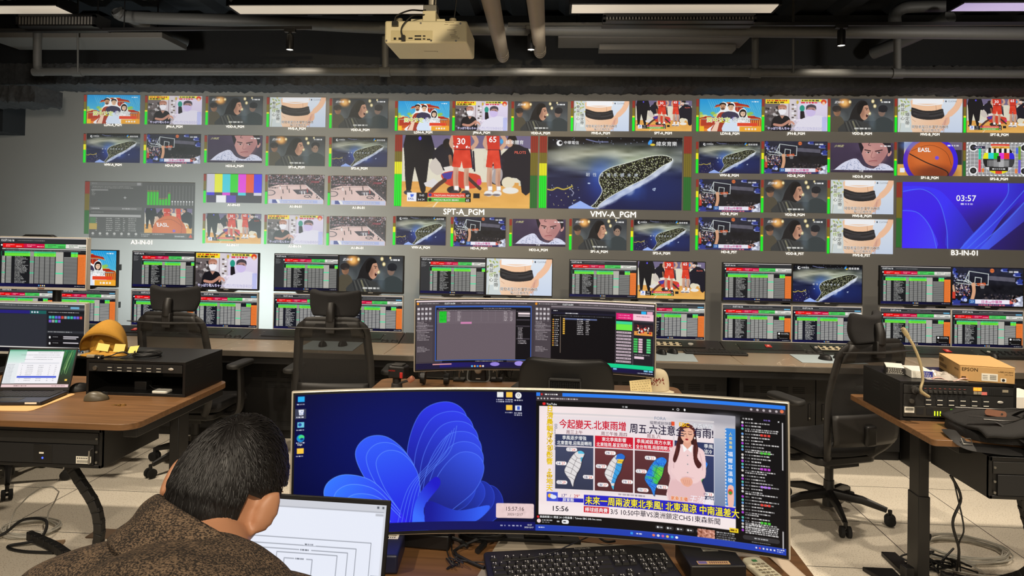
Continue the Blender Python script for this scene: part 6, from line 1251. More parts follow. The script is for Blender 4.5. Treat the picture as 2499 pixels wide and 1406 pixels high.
    for s in (-1, 1):
        b = MB(); b.tube([(s * .16, .02, Z(.41)), (s * .27, .02, Z(.42)), (s * .31, .0, Z(.52)), (s * .31, -.02, Z(.735))], [.018, .02, .022, .018], 8, 6, squash=((0, 1, 0), 1.4)); a = b.build('arm_post', chair_grey, t)
        b = MB(); b.prism(rrect(s * .31 - .045, s * .31 + .045, -.15, .12, .04), Z(.738), Z(.77)); b.build('arm_pad', black_soft, t, .012, 3)
    return t
c1 = ergo_chair('black mesh office chair with headrest behind the rack box, left of two', -.07, .5); c1.location = (-2.37, 4.58, 0); c1.rotation_euler.z = R(-2)
c2 = dup(c1, (-1.36, 4.52, 0), R(4), 'black mesh office chair with headrest, right of two, behind nearest curved monitor')
for ch in c2.children:
    if ch.name.startswith('headrest') and 'bracket' not in ch.name: ch.rotation_euler = (0, 0, R(-9)); ch.location = (.05, .0, .0)
c3 = dup(c1, (1.59, 4.16, 0), R(20), 'black swivel chair turned left with armrest showing, beside the right desk')
for ch in c3.children:
    if not any(k in ch.name for k in ('star_base', 'caster', 'sleeve')): ch.location = (0, 0, 0)
    if ch.name.startswith('headrest.'): M_ = Matrix.Translation((0, -.33, 0)) @ Matrix.Rotation(R(24), 4, 'Z') @ Matrix.Translation((0, .33, 0)); ch.location = M_.translation + Vector((0, 0, -.02)); ch.rotation_euler = M_.to_euler()
t = thing('swivel_stool', 'black swivel stool on castors under the left desk', 'stool', (-3.30, 4.12, 0), R(20)); star_base(t, r=.31); b = MB(); b.prism(rrect(-.2, .2, -.2, .2, .08), .40, .47); b.build('seat', fabric_black, t, .02, 3)
# low chair in front of the middle monitor
t = thing('task_chair', 'low-backed black task chair with a mesh window, facing the middle monitor', 'chair', (.065, 2.84, 0), R(-4)); star_base(t, r=.28)
b = MB(); b.prism(rrect(-.23, .23, -.2, .24, .08), .44, .50); b.build('seat', fabric_black, t, .02, 3); b = MB(); b.box(-.1, .1, -.12, .12, .385, .44); b.build('tilt_mechanism', black, t, .006)
def tb(u, v):
    z = .70 + .432 * v; w = float(np.interp(z - .08, [.62, .9, .98, 1.02, 1.04, 1.052], [.17, .178, .176, .168, .155, .13])); x = (u - .5) * 2 * w; return (x, -.2 - .05 * (v - .3) + .06 * (x / .18) ** 2 - .04, z)
b = MB(); b.grid(tb, 16, 16); b.build('backrest', black, t, solid=.022, smooth=70, sub=1)
b = MB()
for k in range(16): x = -.048 + .0064 * k; b.box(x - .0012, x + .0012, -.298, -.288, .94, 1.052)
for k in range(16): z = .942 + .0073 * k; b.box(-.05, .05, -.297, -.289, z - .0008, z + .0008)
b.box(-.052, .052, -.29, -.284, .935, 1.055); b.build('mesh_window', vent, t); b = MB()
for q in ((-.06, -.052, .925, 1.065), (.052, .06, .925, 1.065), (-.06, .06, 1.055, 1.065), (-.06, .06, .925, .935)): b.box(q[0], q[1], -.301, -.284, q[2], q[3])
b.build('window_rim', black_soft, t, .003)
b = MB(); b.tube([(0, -.1, .41), (0, -.26, .44), (0, -.285, .62), (0, -.285, .83)], [.03, .03, .026, .02], 8, 6); b.build('back_post', black, t)
# ------------------------------------------------------------------ things on and around the middle desk
tx = lambda px, py, z: at_z(px, py, z)
p = tx(1166, 934, DZ + .0); t = thing('speaker', 'small black desk speaker with a silver cone under the middle curved monitor', 'speaker', (p.x, p.y + .04, DZ)); h = .105
b = MB(); b.prism([(-.045, 0), (.045, 0), (.038, h), (-.038, h)], -.03, .05, 'Y'); b.build('cabinet', black, t, .008, 3); b = MB(); b.ell((0, -.031, h * .62), (.021, .009, .021), 20, 10); b.build('cone', silver, t); b = MB(); b.lathe([(.0001, -.034), (.027, -.034), (.029, -.028), (.0001, -.028)], (0, 0, h * .62), 22, 'Y'); b.build('cone_ring', dark_grey, t); b = MB(); b.box(-.012, .012, -.0312, -.0295, .016, .022); b.build('maker_badge', silver, t)
b = MB()
for s in (-1, 1): b.tube([(s * .03, -.028, .003), (s * .058, -.02, .012), (s * .055, 0, .07), (s * .048, 0, h - .01)], .004, 8, 5)
b.tube([(-.03, -.028, .003), (.03, -.028, .003)], .004, 8); b.build('clear_stand', mat('clear_acrylic', (210, 215, 215), .1, alpha=.35), t)
p = tx(1055, 934, DZ); t = thing('power_strip', 'black power strip with round sockets under the left end of middle monitor', 'power strip', (p.x, p.y + .14, DZ)); b = MB(); b.box(-.10, .10, -.02, .03, 0, .088); b.build('housing', black, t, .006)
for i in range(3):
    b = MB(); x = -.055 + .05 * i
    b.lathe([(.0001, -.024), (.016, -.024), (.018, -.019), (.0001, -.019)], (x, 0, .05), 18, 'Y'); s = b.build('socket', dark_grey, t); b = MB(); b.box(x - .007, x - .004, -.026, -.0235, .048, .060); b.box(x + .004, x + .007, -.026, -.0235, .048, .060); b.cyl((x, -.026, .042), (x, -.0235, .042), .003, n=8); b.build('pins', ink, s)
p = tx(1060, 941, DZ); b = MB(); q = [(.075 * math.cos(a), 0, .058 * math.sin(a)) for a in np.linspace(0, PI, 12)]; t = thing('headphones', 'dark grey headphones standing on the middle desk left of the speaker', 'headphones', (p.x, p.y + .01, DZ)); b.tube([(x * .85, y, z + .032) for x, y, z in q], .009, 8, squash=((0, 1, 0), 1.6)); b.build('headband', dark_grey, t)
for s in (-1, 1): b = MB(); b.tube([(s * .05, 0, .035), (s * .075, 0, .035)], [.032, .028], 18); b.build('ear_cup', black, t)
p = tx(1232, 936, DZ); b = MB(); r_ = np.random.default_rng(5)
for k in range(5): a = r_.uniform(0, 6); b.tube([(.02 * math.cos(a + j) + r_.normal(0, .012), .02 * math.sin(a + j), .008 + .085 * abs(math.sin(j * .9 + k)) + .006) for j in range(9)], .0028, 6, 5)
o = b.build('cable_bundle', cable_black, smooth=60); o.location = (p.x, p.y + .06, DZ); put(o, 'tangled black cables on the middle desk right of the small speaker', 'cable')
for px, rz, lab in ((1118, 0, 'left of two black stand feet beside the small speaker'), (1210, PI, 'right of two black stand feet beside the small speaker')):
    p = tx(px, 934, DZ); t = thing('stand_foot', lab, 'stand', (p.x, p.y + .05, DZ), 0); b = MB(); b.box(-.03, .03, -.03, .03, 0, .014); b.build('base', black, t, .003); b = MB(); b.tube([(0, 0, .01), (0, 0, .05), (.015 if rz == 0 else -.015, 0, .058), (.02 if rz == 0 else -.02, 0, .045)], .006, 8, 4); b.build('hook', steel, t)
# cordless drill standing at the left end
p = tx(975, 948, DZ); t = thing('cordless_drill', 'black and red cordless power tool standing on the middle desk end', 'power tool', (p.x, p.y - .03, DZ), R(-8))
b = MB(); b.prism(rrect(-.045, .045, -.036, .036, .014), .062, .124); b.build('battery', black, t, .008, 3); b = MB(); b.box(-.03, .03, -.028, .028, .124, .132); b.build('battery_lid', dark_grey, t, .004); b = MB(); b.box(.02, .036, -.041, -.034, .066, .096); b.build('red_latch', red_plastic, t, .003)
lettering('battery_print', 'MATRIX', .010, red_plastic, t, lambda x, y: (x - .022, -.0367, y + .098)); b = MB(); b.cyl((-.008, 0, .03), (-.008, 0, .064), .021, n=18); b.build('grip', black_soft, t); b = MB(); b.cyl((-.008, 0, 0), (-.008, 0, .034), .03, .027, 20); b.build('tool_head', dark_grey, t, .003)
b = MB(); b.tube([(.0, -.01, .03), (.04, -.012, .046), (.065, -.012, .054)], .006, 8, 4); b.build('side_bar', dark_grey, t); b = MB(); b.tube([(.058, -.012, .05), (.075, -.012, .062), (.084, -.014, .07)], [.014, .016, .012], 10, 4, squash=((0, 1, 0), .6)); b.build('copper_tip', mat('copper_foil', (206, 140, 112), .4, .5), t)
# folded white cap and the note
p = tx(1606, 957, DZ); t = thing('cap', 'white cap with a dark red flower print, right of the middle curved monitor', 'cap', (p.x, p.y + .03, DZ), R(10))
cz = mat('cream_cotton', (226, 212, 180), .9, noise=.05)
def crown(u, v): a = 2 * PI * u; k = max(0.0, math.cos(v * PI / 2)) ** .55; return (.062 * k * math.cos(a), .055 * k * math.sin(a), .108 * max(0.0, math.sin(v * PI / 2)) ** .8 + .004)
b = MB(); b.grid(crown, 28, 10); b.build('crown', cz, t, smooth=80, weld=True)
def brim(u, v): a = PI * (1.12 + .76 * u); r = 1 + .85 * v * max(0.0, math.sin(PI * u)) ** .5; return (.061 * r * math.cos(a), .054 * r * math.sin(a), .008 - .004 * v)
b = MB(); b.grid(brim, 14, 5); b.build('brim', cz, t, solid=.003, smooth=60)
fl = mat('dark_red_print', (140, 44, 30), .9, noise=.3); b = MB(); r_ = np.random.default_rng(2)
for k in range(26):
    u = .70 + r_.uniform(-.10, .10); v = .28 + r_.uniform(-.12, .12); c = Vector(crown(u, v)) * 1.012; a = r_.uniform(0, PI); d = Vector((-math.sin(2 * PI * u), math.cos(2 * PI * u), 0)); w = d * math.cos(a) + Vector((0, 0, 1)) * math.sin(a); n_ = d.cross(Vector((0, 0, 1))); pz = w.cross(n_).normalized(); L = r_.uniform(.006, .012); b.add([c - w * L, c + pz * .0025, c + w * L, c - pz * .0025], [(0, 1, 2, 3)])
b.build('flower_print', fl, t, solid=.0006, smooth=0)
p = tx(1558, 962, DZ); t = thing('note_holder', 'cream handwritten note leaning below the right end of the middle monitor', 'note', (p.x, p.y - .10, DZ), R(-4)); b = MB(); b.box(-.02, .02, .0, .04, 0, .012); b.box(-.004, .004, .012, .02, .01, .06); b.build('holder', black, t, .002)
NM = Matrix.Rotation(R(-8), 4, 'Y') @ Matrix.Rotation(R(-10), 4, 'X'); b = MB(); b.xf(Matrix.Translation((0, .0, .052)) @ NM); b.box(-.052, .052, -.0006, .0006, -.04, .04); b.build('paper', mat('cream_note_paper', (238, 218, 160), .8), t)
b = MB(); b.xf(Matrix.Translation((0, .0, .052)) @ NM); r_ = np.random.default_rng(4)
for k in range(6):
    x = -.043
    while x < .04: w = r_.uniform(.003, .010); b.tube([(x, -.0012, .03 - k * .0115), (x + w * .4, -.0012, .034 - k * .0115), (x + w * .7, -.0012, .028 - k * .0115), (x + w, -.0012, .032 - k * .0115)], .0005, 4); x += w + r_.uniform(.002, .008)
b.build('handwriting', mat('brown_ink', (96, 70, 40), .8), t)
# ------------------------------------------------------------------ the left desk
table('standing_desk', 'wooden desk at the left edge with laptop and rack box', -3.3, -1.69, 2.765, 3.62, (-1.735, -3.2), .07)
table('standing_desk', 'wooden desk at the right edge with rack box and black bag', 1.535, 3.15, 2.95, 3.76, (1.69, 3.0), .02)
def pic_mixer():
    c = Cv(160, 90, 288, 162, (40, 42, 48)); c.rect(0, 0, 160, 2, (226, 222, 216)); c.rect(0, 2, 160, 8, (60, 62, 66)); c.dashes(2, 5, 130, 1.4, (170, 170, 170)); c.rect(0, 8, 160, 12, (86, 88, 92)); c.rect(134, 6, 150, 10, (110, 170, 205)); c.rect(0, 14, 90, 20, (40, 34, 120)); c.rect(60, 14, 90, 20, (30, 96, 90))
    for k in range(3): c.ell(64 + k * 5, 17, 1.6, 1.6, (220, 220, 240))
    c.rect(0, 21, 90, 84, (46, 48, 56)); c.rect(92, 14, 160, 84, (30, 31, 36)); c.rect(92, 14, 160, 19, (24, 24, 28)); c.dashes(94, 16.5, 150, 1.5, (190, 190, 190))
    for r, (n, y) in enumerate(((11, 23), (4, 30))):
        for k in range(n): c.rect(95 + k * 5.6, y, 99.6 + k * 5.6, y + 5, [(70, 170, 190), (60, 190, 150), (90, 110, 220), (120, 90, 210), (200, 70, 60), (160, 160, 165)][(k * (r + 1) + r * 3) % 6])
    c.rect(92, 50, 160, 54, (50, 52, 58)); c.dashes(94, 52, 140, 1.4, (180, 180, 180))
    for k in range(2):
        y = 58 + k * 11; c.rect(94, y, 158, y + 9, (18, 18, 22)); c.rect(96, y + 2, 99, y + 6, (220, 220, 220)); c.rect(122, y + 1.6, 150, y + 3.6, (206, 200, 206)); c.rect(122, y + 5, 146, y + 6.6, (206, 200, 206)) if k == 0 else None; c.dashes(103, y + 3, 114, 1.3, (190, 190, 190))
    c.rect(0, 80, 160, 82, (226, 222, 216)); c.rect(0, 82, 160, 90, (14, 14, 24)); c.rect(144, 83, 151, 86, (110, 180, 220)); c.rect(152, 83, 159, 86, (110, 180, 220)); c.dashes(136, 88, 158, 1.2, (210, 210, 210)); return c
PICS['mixer'] = pic_mixer().mesh('picture_mixer')
for z, key, lab in ((1.205, 'list', 'large silver-framed monitor with green list, upper of two at the left edge'), (.828, 'mixer', 'silver-framed monitor with dark grey windows, lower of two at the left edge')):
    t = dup(protos[1], (-2.967, 3.92, z), 0, lab, 'monitors above the left desk')
    for ch in t.children:
        if ch.name.startswith('display'):
            me = picture(key); me.materials or me.materials.append(MONS); ch.data = me; ch.material_slots[0].link = 'OBJECT'; ch.material_slots[0].material = MONS
    if key == 'list': b = MB(); b.prism([(-.10, .002), (.10, .002), (.075, .014), (-.075, .014)], -.002, .03, 'Y'); o = b.build('top_cover', black, t, .002); o.location = (-.03, 0, .305)
    b = MB(); b.box(-.02, .02, -.0052, -.0042, .004, .011); b.build('maker_print', mat('brown_print', (120, 84, 70), .5), t)
t = thing('monitor_stand', 'black pole stand carrying the two monitors at the left edge', 'monitor mount', (-2.967, 4.0, 0)); b = MB(); b.cyl((0, .05, .786), (0, .05, 1.5), .024, n=16); b.box(-.04, .04, .0, .05, .95, 1.03); b.box(-.04, .04, 0, .05, 1.33, 1.41); b.build('pole', black_metal, t); b = MB(); b.box(-.05, .05, -.45, .08, .781, .80); b.build('desk_clamp', black_metal, t, .004)
def laptop(label, loc, rz, cv, W=.32, D=.22, H=.205, ang=108, deck=black, name='laptop'):
    t = thing(name, label, 'laptop', loc, rz); b = MB(); b.prism(rrect(-W / 2, W / 2, -D, 0, .012), .002, .016); b.build('base', mat('dark_blue_plastic', (24, 28, 40), .4), t, .003)
    b = MB(); b.box(-W / 2 + .015, W / 2 - .015, -D * .58, -.022, .0155, .0168); k = b.build('keyboard', ink, t); b = MB()
    for r in range(5):
        for i in range(14): x = -W / 2 + .018 + (W - .036) * i / 14; y = -D * .57 + (D * .57 - .025) * r / 5; b.box(x + .001, x + (W - .036) / 14 - .001, y + .001, y + .018, .0168, .0185)
    b.build('keys', black_soft, k); b = MB(); b.box(-.05, .05, -D * .94, -D * .64, .0155, .0165); b.build('touchpad', dark_grey, t); b = MB(); b.box(W / 2 - .07, W / 2 - .02, -D - .0005, -D + .004, .006, .014); b.build('sticker', paper, t)
    M = Matrix.Translation((0, .004, .014)) @ Matrix.Rotation(R(-(ang - 90)), 4, 'X'); b = MB(); b.xf(M); b.box(-W / 2, W / 2, 0, .006, 0, H); b.build('lid', black, t, .003); b = MB(); b.xf(M); b.box(-W / 2 + .002, W / 2 - .002, -.0012, 0, .002, H - .002); b.build('bezel', black, t)
    def fn(u, v, l): P = np.stack([-W / 2 + .008 + u * (W - .016), -.0016 - l, .016 + (1 - v) * (H - .026)], -1); Mn = np.array(M); return P @ Mn[:3, :3].T + Mn[:3, 3]
    mesh_obj('display', cv.mesh('laptop_picture', fn, 1e-4), MONS, t)
    for s in (-1, 1): b = MB(); b.cyl((s * W * .36 - .02, .003, .013), (s * W * .36 + .02, .003, .013), .005, n=10); b.build('hinge', black, t)
    return t
def pic_mail():
    c = Cv(160, 100, 240, 150, (18, 40, 26)); c.grad(0, 0, 160, 100, (40, 120, 80), (50, 34, 26)); 
    for k in range(70): x = 130 + c.rng.uniform(-8, 26); c.line([(x, 0 + c.rng.uniform(0, 10)), (x - 4 + c.rng.uniform(-3, 3), 30), (x - 8, 60 + c.rng.uniform(-10, 6))], .7, [(90, 150, 70), (30, 80, 44), (150, 190, 120), (20, 54, 34)][k % 4], .8, 3)
    c.rect(0, 4, 132, 90, (244, 242, 246)); c.rect(0, 4, 30, 90, (232, 236, 238)); c.grad(0, 0, 42, 36, (130, 200, 170), (220, 240, 232), False, .75)
    for k in range(14): c.dashes(3, 40 + k * 3.6, 20, 1.2, (170, 170, 176))
    for y, x0, x1 in ((8, 70, 126), (14, 30, 124), (20, 60, 128), (26, 40, 110)): c.dashes(x0, y, x1, 1.4, (130, 130, 136), .7)
    c.rect(34, 34, 126, 38, (226, 226, 232))
    for k in range(9):
        y = 42 + k * 5
        for x0, x1 in ((38, 41), (50, 66), (78, 90), (104, 107), (118, 122)): c.dashes(x0, y, x1, 1.3, (120, 120, 126), .8)
    c.rect(32, 70, 126, 75, (76, 96, 214)); c.rect(148, 78, 154, 83, (246, 200, 90)); c.rect(0, 92, 160, 100, (236, 206, 206)); c.dashes(30, 96, 60, 2, (120, 90, 90)); c.dashes(120, 96, 154, 1.6, (120, 90, 90)); return c
laptop('open black laptop with a white list window on the left desk', (-2.447, 3.195, DZ + .003), R(8), pic_mail(), ang=112)
cream_pad = mat('tan_desk_pad', (222, 178, 120), .7, noise=.05); b = MB(); b.prism(rrect(-.5, .27, -.21, .12, .03), 0, .002); o = b.build('desk_pad', cream_pad, None); o.location = (-2.52, 3.10, DZ); o.rotation_euler.z = R(4); put(o, 'tan desk pad under the laptop on the left desk', 'desk pad')
mouse(-2.095, 3.135, DZ, R(-65), 'olive grey mouse in front of the left rack box', mat('olive_grey_plastic', (86, 78, 62), .4)); mouse(-2.285, 3.30, DZ, R(-40), 'dark mouse between the left laptop and the rack box', black)
# keys
p = at_z(290, 990, DZ); t = thing('key_ring', 'small brass keys on a ring at front of the left desk', 'keys', (p.x, p.y, DZ)); brass = mat('brass', (190, 150, 80), .3, .9); b = MB(); b.tube([(.018 + .013 * math.cos(a), .013 * math.sin(a), .003) for a in np.linspace(0, 2 * PI, 20)[:-1]], .0016, 6, closed=True); b.build('ring', brass, t)
for k, a in enumerate((168, 192)): a = R(a); d = Vector((math.cos(a), math.sin(a), 0)); q = Vector((.006, 0, .002 + .002 * k)); b = MB(); b.tube([q, q + d * .01, q + d * .012, q + d * .038], [.007, .007, .003, .0025], 8, squash=((0, 0, 1), .25)); b.build('key', brass, t)
# rack boxes
def rack_case(label, x0, y0, z, w, d, h, name='rack_case'):
    t = thing(name, label, 'rack', (x0, y0, z)); b = MB(); th = .012; b.box(0, w, 0, d, 0, th); b.box(0, w, 0, d, h - th, h); b.box(0, th, 0, d, th, h - th); b.box(w - th, w, 0, d, th, h - th); b.box(th, w - th, d - th, d, th, h - th); b.mat(1)
    for sx in (0, 1):
        x = -.0008 if sx == 0 else w - .0004
        for r in range(2):
            for q in range(3): b.box(x, x + .0012, d * .25 + r * d * .3, d * .25 + r * d * .3 + .06, h * .62 + q * .016 - r * .02, h * .62 + q * .016 + .005 - r * .02)
    b.build('case', [black_metal, vent], t, .003)
    return t
def jack_unit(t, x0, w, z0, z1, y=-.002):
    b = MB(); b.box(x0, x0 + w, y, y + .05, z0, z1); n = 6; hh = z1 - z0
    for i in range(n):
        xx = x0 + w * (.19 + .105 * i)
        for q in (.18, .56): b.mat(1).box(xx, xx + w * .07, y - .002, y, z0 + hh * q, z0 + hh * (q + .26)); b.mat(2).box(xx + w * .012, xx + w * .06, y - .0026, y - .0018, z0 + hh * (q - .07), z0 + hh * (q - .01))
    u = b.build('jack_panel', [black_soft, ink, paper], t); b = MB(); b.lathe([(.0001, y - .008), (.010, y - .008), (.011, y), (.0001, y)], (x0 + w * .07, 0, (z0 + z1) / 2 - hh * .1), 18, 'Y'); b.build('knob', steel, u); b = MB(); b.ell((x0 + w * .88, y - .001, (z0 + z1) / 2), (.013, .002, .006), 16, 8); b.build('badge', silver, u); return u
t = rack_case('black open-front rack box on the left desk', -2.215, 3.235, DZ, .485, .37, .165); jack_unit(t, .014, .457, .112, .150)
b = MB(); b.box(.26, .40, .2, .3, .05, .10); b.build('inner_bracket', dark_grey, t, .003)
p = Vector((-1.86, 3.27, DZ + .012)); b = MB(); b.prism(rrect(-.038, .038, -.03, .03, .012), 0, .012); o = b.build('white_case', white_plastic, None, .003); o.location = p; put(o, 'small white case lying inside the left rack box', 'case')
b = MB(); b.cube((0, 0, .02), (.06, .05, .04)); b.tube([(.03, 0, .02), (.06, -.01, .006), (.09, .0, .006), (.07, .04, .006), (-.05, .03, .006)], .003, 6, 6); o = b.build('power_adapter', black, None, .004); o.location = (-1.99, 3.33, DZ + .012); put(o, 'black power adapter with cable inside the left rack box', 'adapter')
def server_case(label, x1, y0, w, d, z0, h, leftward=True):
    t = thing('server_case', label, 'server', (x1 - w, y0, z0)); b = MB(); b.box(0, w, .004, d, 0, h); b.box(.0, w, 0, .02, h - .018, h); b.box(0, w, 0, .02, 0, .014); b.box(0, .012, 0, .02, 0, h); b.box(w - .012, w, 0, .02, 0, h); b.build('case', black_metal, t, .002)
    b = MB(); b.box(.03, w - .03, .06, d - .06, h, DZ - .026 - z0); b.build('hanger_frame', black_metal, t)
    b = MB(); b.box(.013, w - .013, -.002, .004, h * .60, h - .019); b.build('blank_plate', black_soft, t, .001); b = MB(); b.box(.03, w - .03, -.004, .004, .016, h * .58); f = b.build('front_mesh', mat('black_grille', (20, 20, 22), .6, noise=.5, nscale=700), t, .001)
    b = MB(); b.box(w * .42, w * .58, -.0055, -.003, .02, h * .56); b.build('drive_panel', black, f, .001); b = MB(); b.box(w * .47, w * .51, -.0062, -.0054, .055, .062); b.build('name_strip', paper, f); b = MB(); b.cyl((w * .50, -.0062, .038), (w * .50, -.0054, .038), .004, n=10); b.build('power_light', mat('blue_led', (40, 60, 255), .4, emit=(40, 60, 255), estr=5), f)
    b = MB(); b.box(w * .79, w * .92, -.0055, -.0038, .02, .05); lab = b.build('asset_label', paper, f); b = MB()
    for k in range(16): xx = w * .80 + k * w * .007; b.box(xx, xx + .0013, -.0062, -.0054, .024, .034)
    for k in range(7): xx = w * .80 + k * w * .016; b.box(xx, xx + .004, -.0062, -.0054, .040, .045)
    b.build('barcode', ink, lab); b = MB(); b.tube([(w * .925, -.003, .022), (w * .925, -.022, .026), (w * .925, -.022, h * .48), (w * .925, -.003, h * .5)], .004, 8); b.build('handle', chrome, t); b = MB()
    for q in (.16, .42, .75):
        for xx in (.018, w - .018): b.cyl((xx, -.006, h * q), (xx, -.001, h * q), .005, n=10)
    b.build('screws', steel, t); return t
server_case('black server box hung under the left desk', -1.865, 2.83, .50, .43, .575, .165)
server_case('black server box hung under the right desk', 2.215, 2.875, .505, .43, .578, .165)
# mustard pouch on the rack box, with what lies round it
RZ = DZ + .165
must = mat('mustard_canvas', (172, 124, 34), .85, noise=.12, nscale=120, bump=.1); must_in = mat('mustard_lining', (206, 152, 52), .8, noise=.08)
t = thing('pouch', 'open mustard yellow canvas pouch on top of the left rack box', 'pouch', (-2.235, 3.40, RZ), R(8))
def shellp(u, v):
    a = PI * (1.02 - 1.04 * u); k = math.sin(v * PI / 2); return (.112 * math.cos(a) * (1 - .22 * k * k) - .004, .055 - .10 * math.cos(v * PI / 2) * (.55 + .45 * math.sin(PI * u)), max(.002, .155 * max(0.0, math.sin(a)) ** .8 * (.62 + .38 * k)) + .01 * (1 - u))
b = MB(); b.grid(lambda u, v: shellp(u, v), 26, 8); b.build('back_panel', must, t, solid=.006, smooth=70)
def inner(u, v): a = PI * u; return (.086 * math.cos(a) * v - .004, .048 - .012 * v, .003 + .132 * math.sin(a) * v)
b = MB(); b.grid(inner, 20, 6); b.build('lining', must_in, t, solid=.003, smooth=70)
b = MB(); b.tube([shellp(k / 20, 0) for k in range(21)], .004, 6); b.build('rim_piping', mat('dark_mustard_tape', (120, 84, 24), .8), t)
def flap(u, v): a = 2 * PI * u; return (.03 + (.11 * v) * math.cos(a), -.072 + .042 * v * math.sin(a), .004 + .016 * (1 - v) ** .6 * (1 + .4 * math.sin(3 * a)))
b = MB(); b.grid(flap, 28, 6); b.build('front_flap', must, t, solid=.004, smooth=70)
b = MB(); b.grid(lambda u, v: (-.055 + .09 * u, -.02 - .02 * v + .01 * math.sin(6 * u), .01 + .062 * math.sin(PI * u) * (1 - v)), 10, 5); b.build('inner_pocket', must_in, t, solid=.002, smooth=70)
notes = mat('yellow_note_paper', (226, 204, 110), .8)
for k, (x, y, a, tl, lab) in enumerate(((-2.195, 3.315, 25, 38, 'leftmost yellow note stuck upright on the open pouch'), (-2.12, 3.33, 5, 24, 'middle yellow note, lying beneath the thin cable by the pouch'), (-2.062, 3.345, -8, 40, 'rightmost yellow note standing beside the open pouch'))):
    b = MB(); b.grid(lambda u, v: ((u - .5) * .052, 0, v * .04), 4, 4); o = b.build('sticky_note', notes, None, solid=.0008, smooth=0); o.location = (x, y, RZ + .028 - .006 * k); o.rotation_euler = (R(-tl), R(12 - 10 * k), R(a)); put(o, lab, 'note', 'yellow notes by the pouch')
b = MB(); b.prism(rrect(-.034, .034, -.013, .013, .006), 0, .018); t = thing('card_reader', 'small black adapter box with a white dot in front of the pouch', 'adapter', (-2.185, 3.262, RZ), R(-8)); b.build('body', black, t, .004); b = MB(); b.cyl((.024, -.0145, .009), (.024, -.0125, .009), .004, n=12); b.build('white_dot', white_plastic, t); b = MB(); b.tube([(.034, 0, .009), (.06, .004, .014), (.085, -.002, .02), (.10, .03, .03), (.13, .035, .032), (.165, .02, .02), (.14, -.01, .014), (.10, -.006, .016)], .0028, 6, 6); b.build('lead', cable_black, t)
t = thing('plug_lead', 'grey plug with its lead at the left corner of rack box', 'cable', (-2.215, 3.255, RZ), 0); b = MB(); b.box(-.012, .028, -.008, .008, .006, .02); b.build('plug', mat('grey_connector', (150, 140, 120), .5), t, .003); b = MB(); b.tube([(-.012, 0, .012), (-.01, .004, .006), (.0, .03, .004), (.02, .06, .004)], .003, 6, 5); b.build('lead', cable_black, t)
def coil(name, label, x, y, z, r, n, m, wire, squash=.9, seed=1, tail=None, lift=.02):
    rg = np.random.default_rng(seed); pts = []
    for k in range(n * 14): a = 2 * PI * k / 14; rr = r * (1 + .10 * math.sin(k * .37) + rg.normal(0, .02)); pts.append((rr * math.cos(a) + rg.normal(0, r * .015), rr * squash * math.sin(a), wire + lift * (k / (n * 14)) + abs(rg.normal(0, wire))))
    if tail: pts += tail
    b = MB(); b.tube(pts, wire, 6, 2); o = b.build(name, m, None, smooth=60); o.location = (x, y, z); return put(o, label, 'cable')
coil('cable_coil', 'coil of thin black cable on top of the left rack box', -1.985, 3.35, RZ, .062, 6, cable_black, .0024, tail=[(-.04, -.06, .004), (-.09, -.075, .004)])
# floor cables and the jointed cable guide
def cable_guide(label, pts, loc):
    t = thing('cable_guide', label, 'cable guide', loc); P = [Vector(q) for q in spline(pts, 14)]; L = [0]
    for a, c in zip(P, P[1:]): L.append(L[-1] + (c - a).length)
    n = int(L[-1] / .05); S = [Vector([np.interp(L[-1] * k / n, L, [q[i] for q in P]) for i in range(3)]) for k in range(n + 1)]
    for a, c in zip(S, S[1:]):
        d = (c - a).normalized(); up = Vector((0, 1, 0)); sd = d.cross(up).normalized(); up = sd.cross(d); M = Matrix((sd, up, d)).transposed().to_4x4(); M.translation = (a + c) / 2
        b = MB(); b.xf(M); b.box(-.018, .018, -.017, .017, -.028, .020); b.box(-.0215, .0215, -.014, .014, .008, .027); b.build('link', black_soft, t, .003)
    return t
p0 = Vector((-2.17, 3.02, 0)); cable_guide('black jointed cable guide curving from the left desk to the floor', [(0, 0, .575), (.09, -.02, .47), (.18, -.02, .33), (.16, .02, .16), (.02, .1, .05), (-.22, .26, .034), (-.42, .36, .034)], p0)
p0 = Vector((1.93, 3.04, 0)); cable_guide('black jointed cable guide curving from the right desk to the floor', [(0, 0, .575), (.04, .02, .45), (.10, .06, .3), (.13, .14, .17), (.10, .24, .08), (.02, .30, .034), (-.12, .36, .03)], p0)
p = at_z(75, 1296, 0); coil('cable_coil', 'loose coil of grey cable on the floor at the left', p.x, p.y, 0, .13, 7, cable_grey, .0036, .8, 3, tail=[(.02, .1, .06), (.06, .12, .16), (-.02, .10, .19), (-.1, .02, .1), (-.08, -.05, .02)])
b = MB(); b.tube([(-.28, -.10, .012), (-.10, .0, .02), (.0, .04, .09), (.12, .04, .09), (.14, -.03, .03), (.02, -.08, .012), (.12, -.12, .01), (.28, -.12, .01)], .007, 8, 8); o = b.build('floor_cable', cable_black); o.location = (p.x + .02, p.y - .12, 0); put(o, 'thick black cable looped over the grey coil on the floor', 'cable')
p = at_z(140, 1328, 0); t = thing('cable_plug', 'tan flat connector lying on the floor by the grey coil', 'connector', (p.x, p.y, 0), R(20)); b = MB(); b.box(-.03, .03, -.02, .02, 0, .012); b.build('body', mat('tan_plastic', (150, 124, 96), .6), t, .002)
p = at_z(1000 - 690, 1340, 0); b = MB(); b.box(-.28, .28, -.005, .10, 0, .006); o = b.build('floor_strip', mat('brown_floor_strip', (126, 104, 84), .7), None, .001); o.location = (p.x, p.y + .1, 0); put(o, 'flat brown floor strip behind the man, left of his shoulder', 'floor strip')
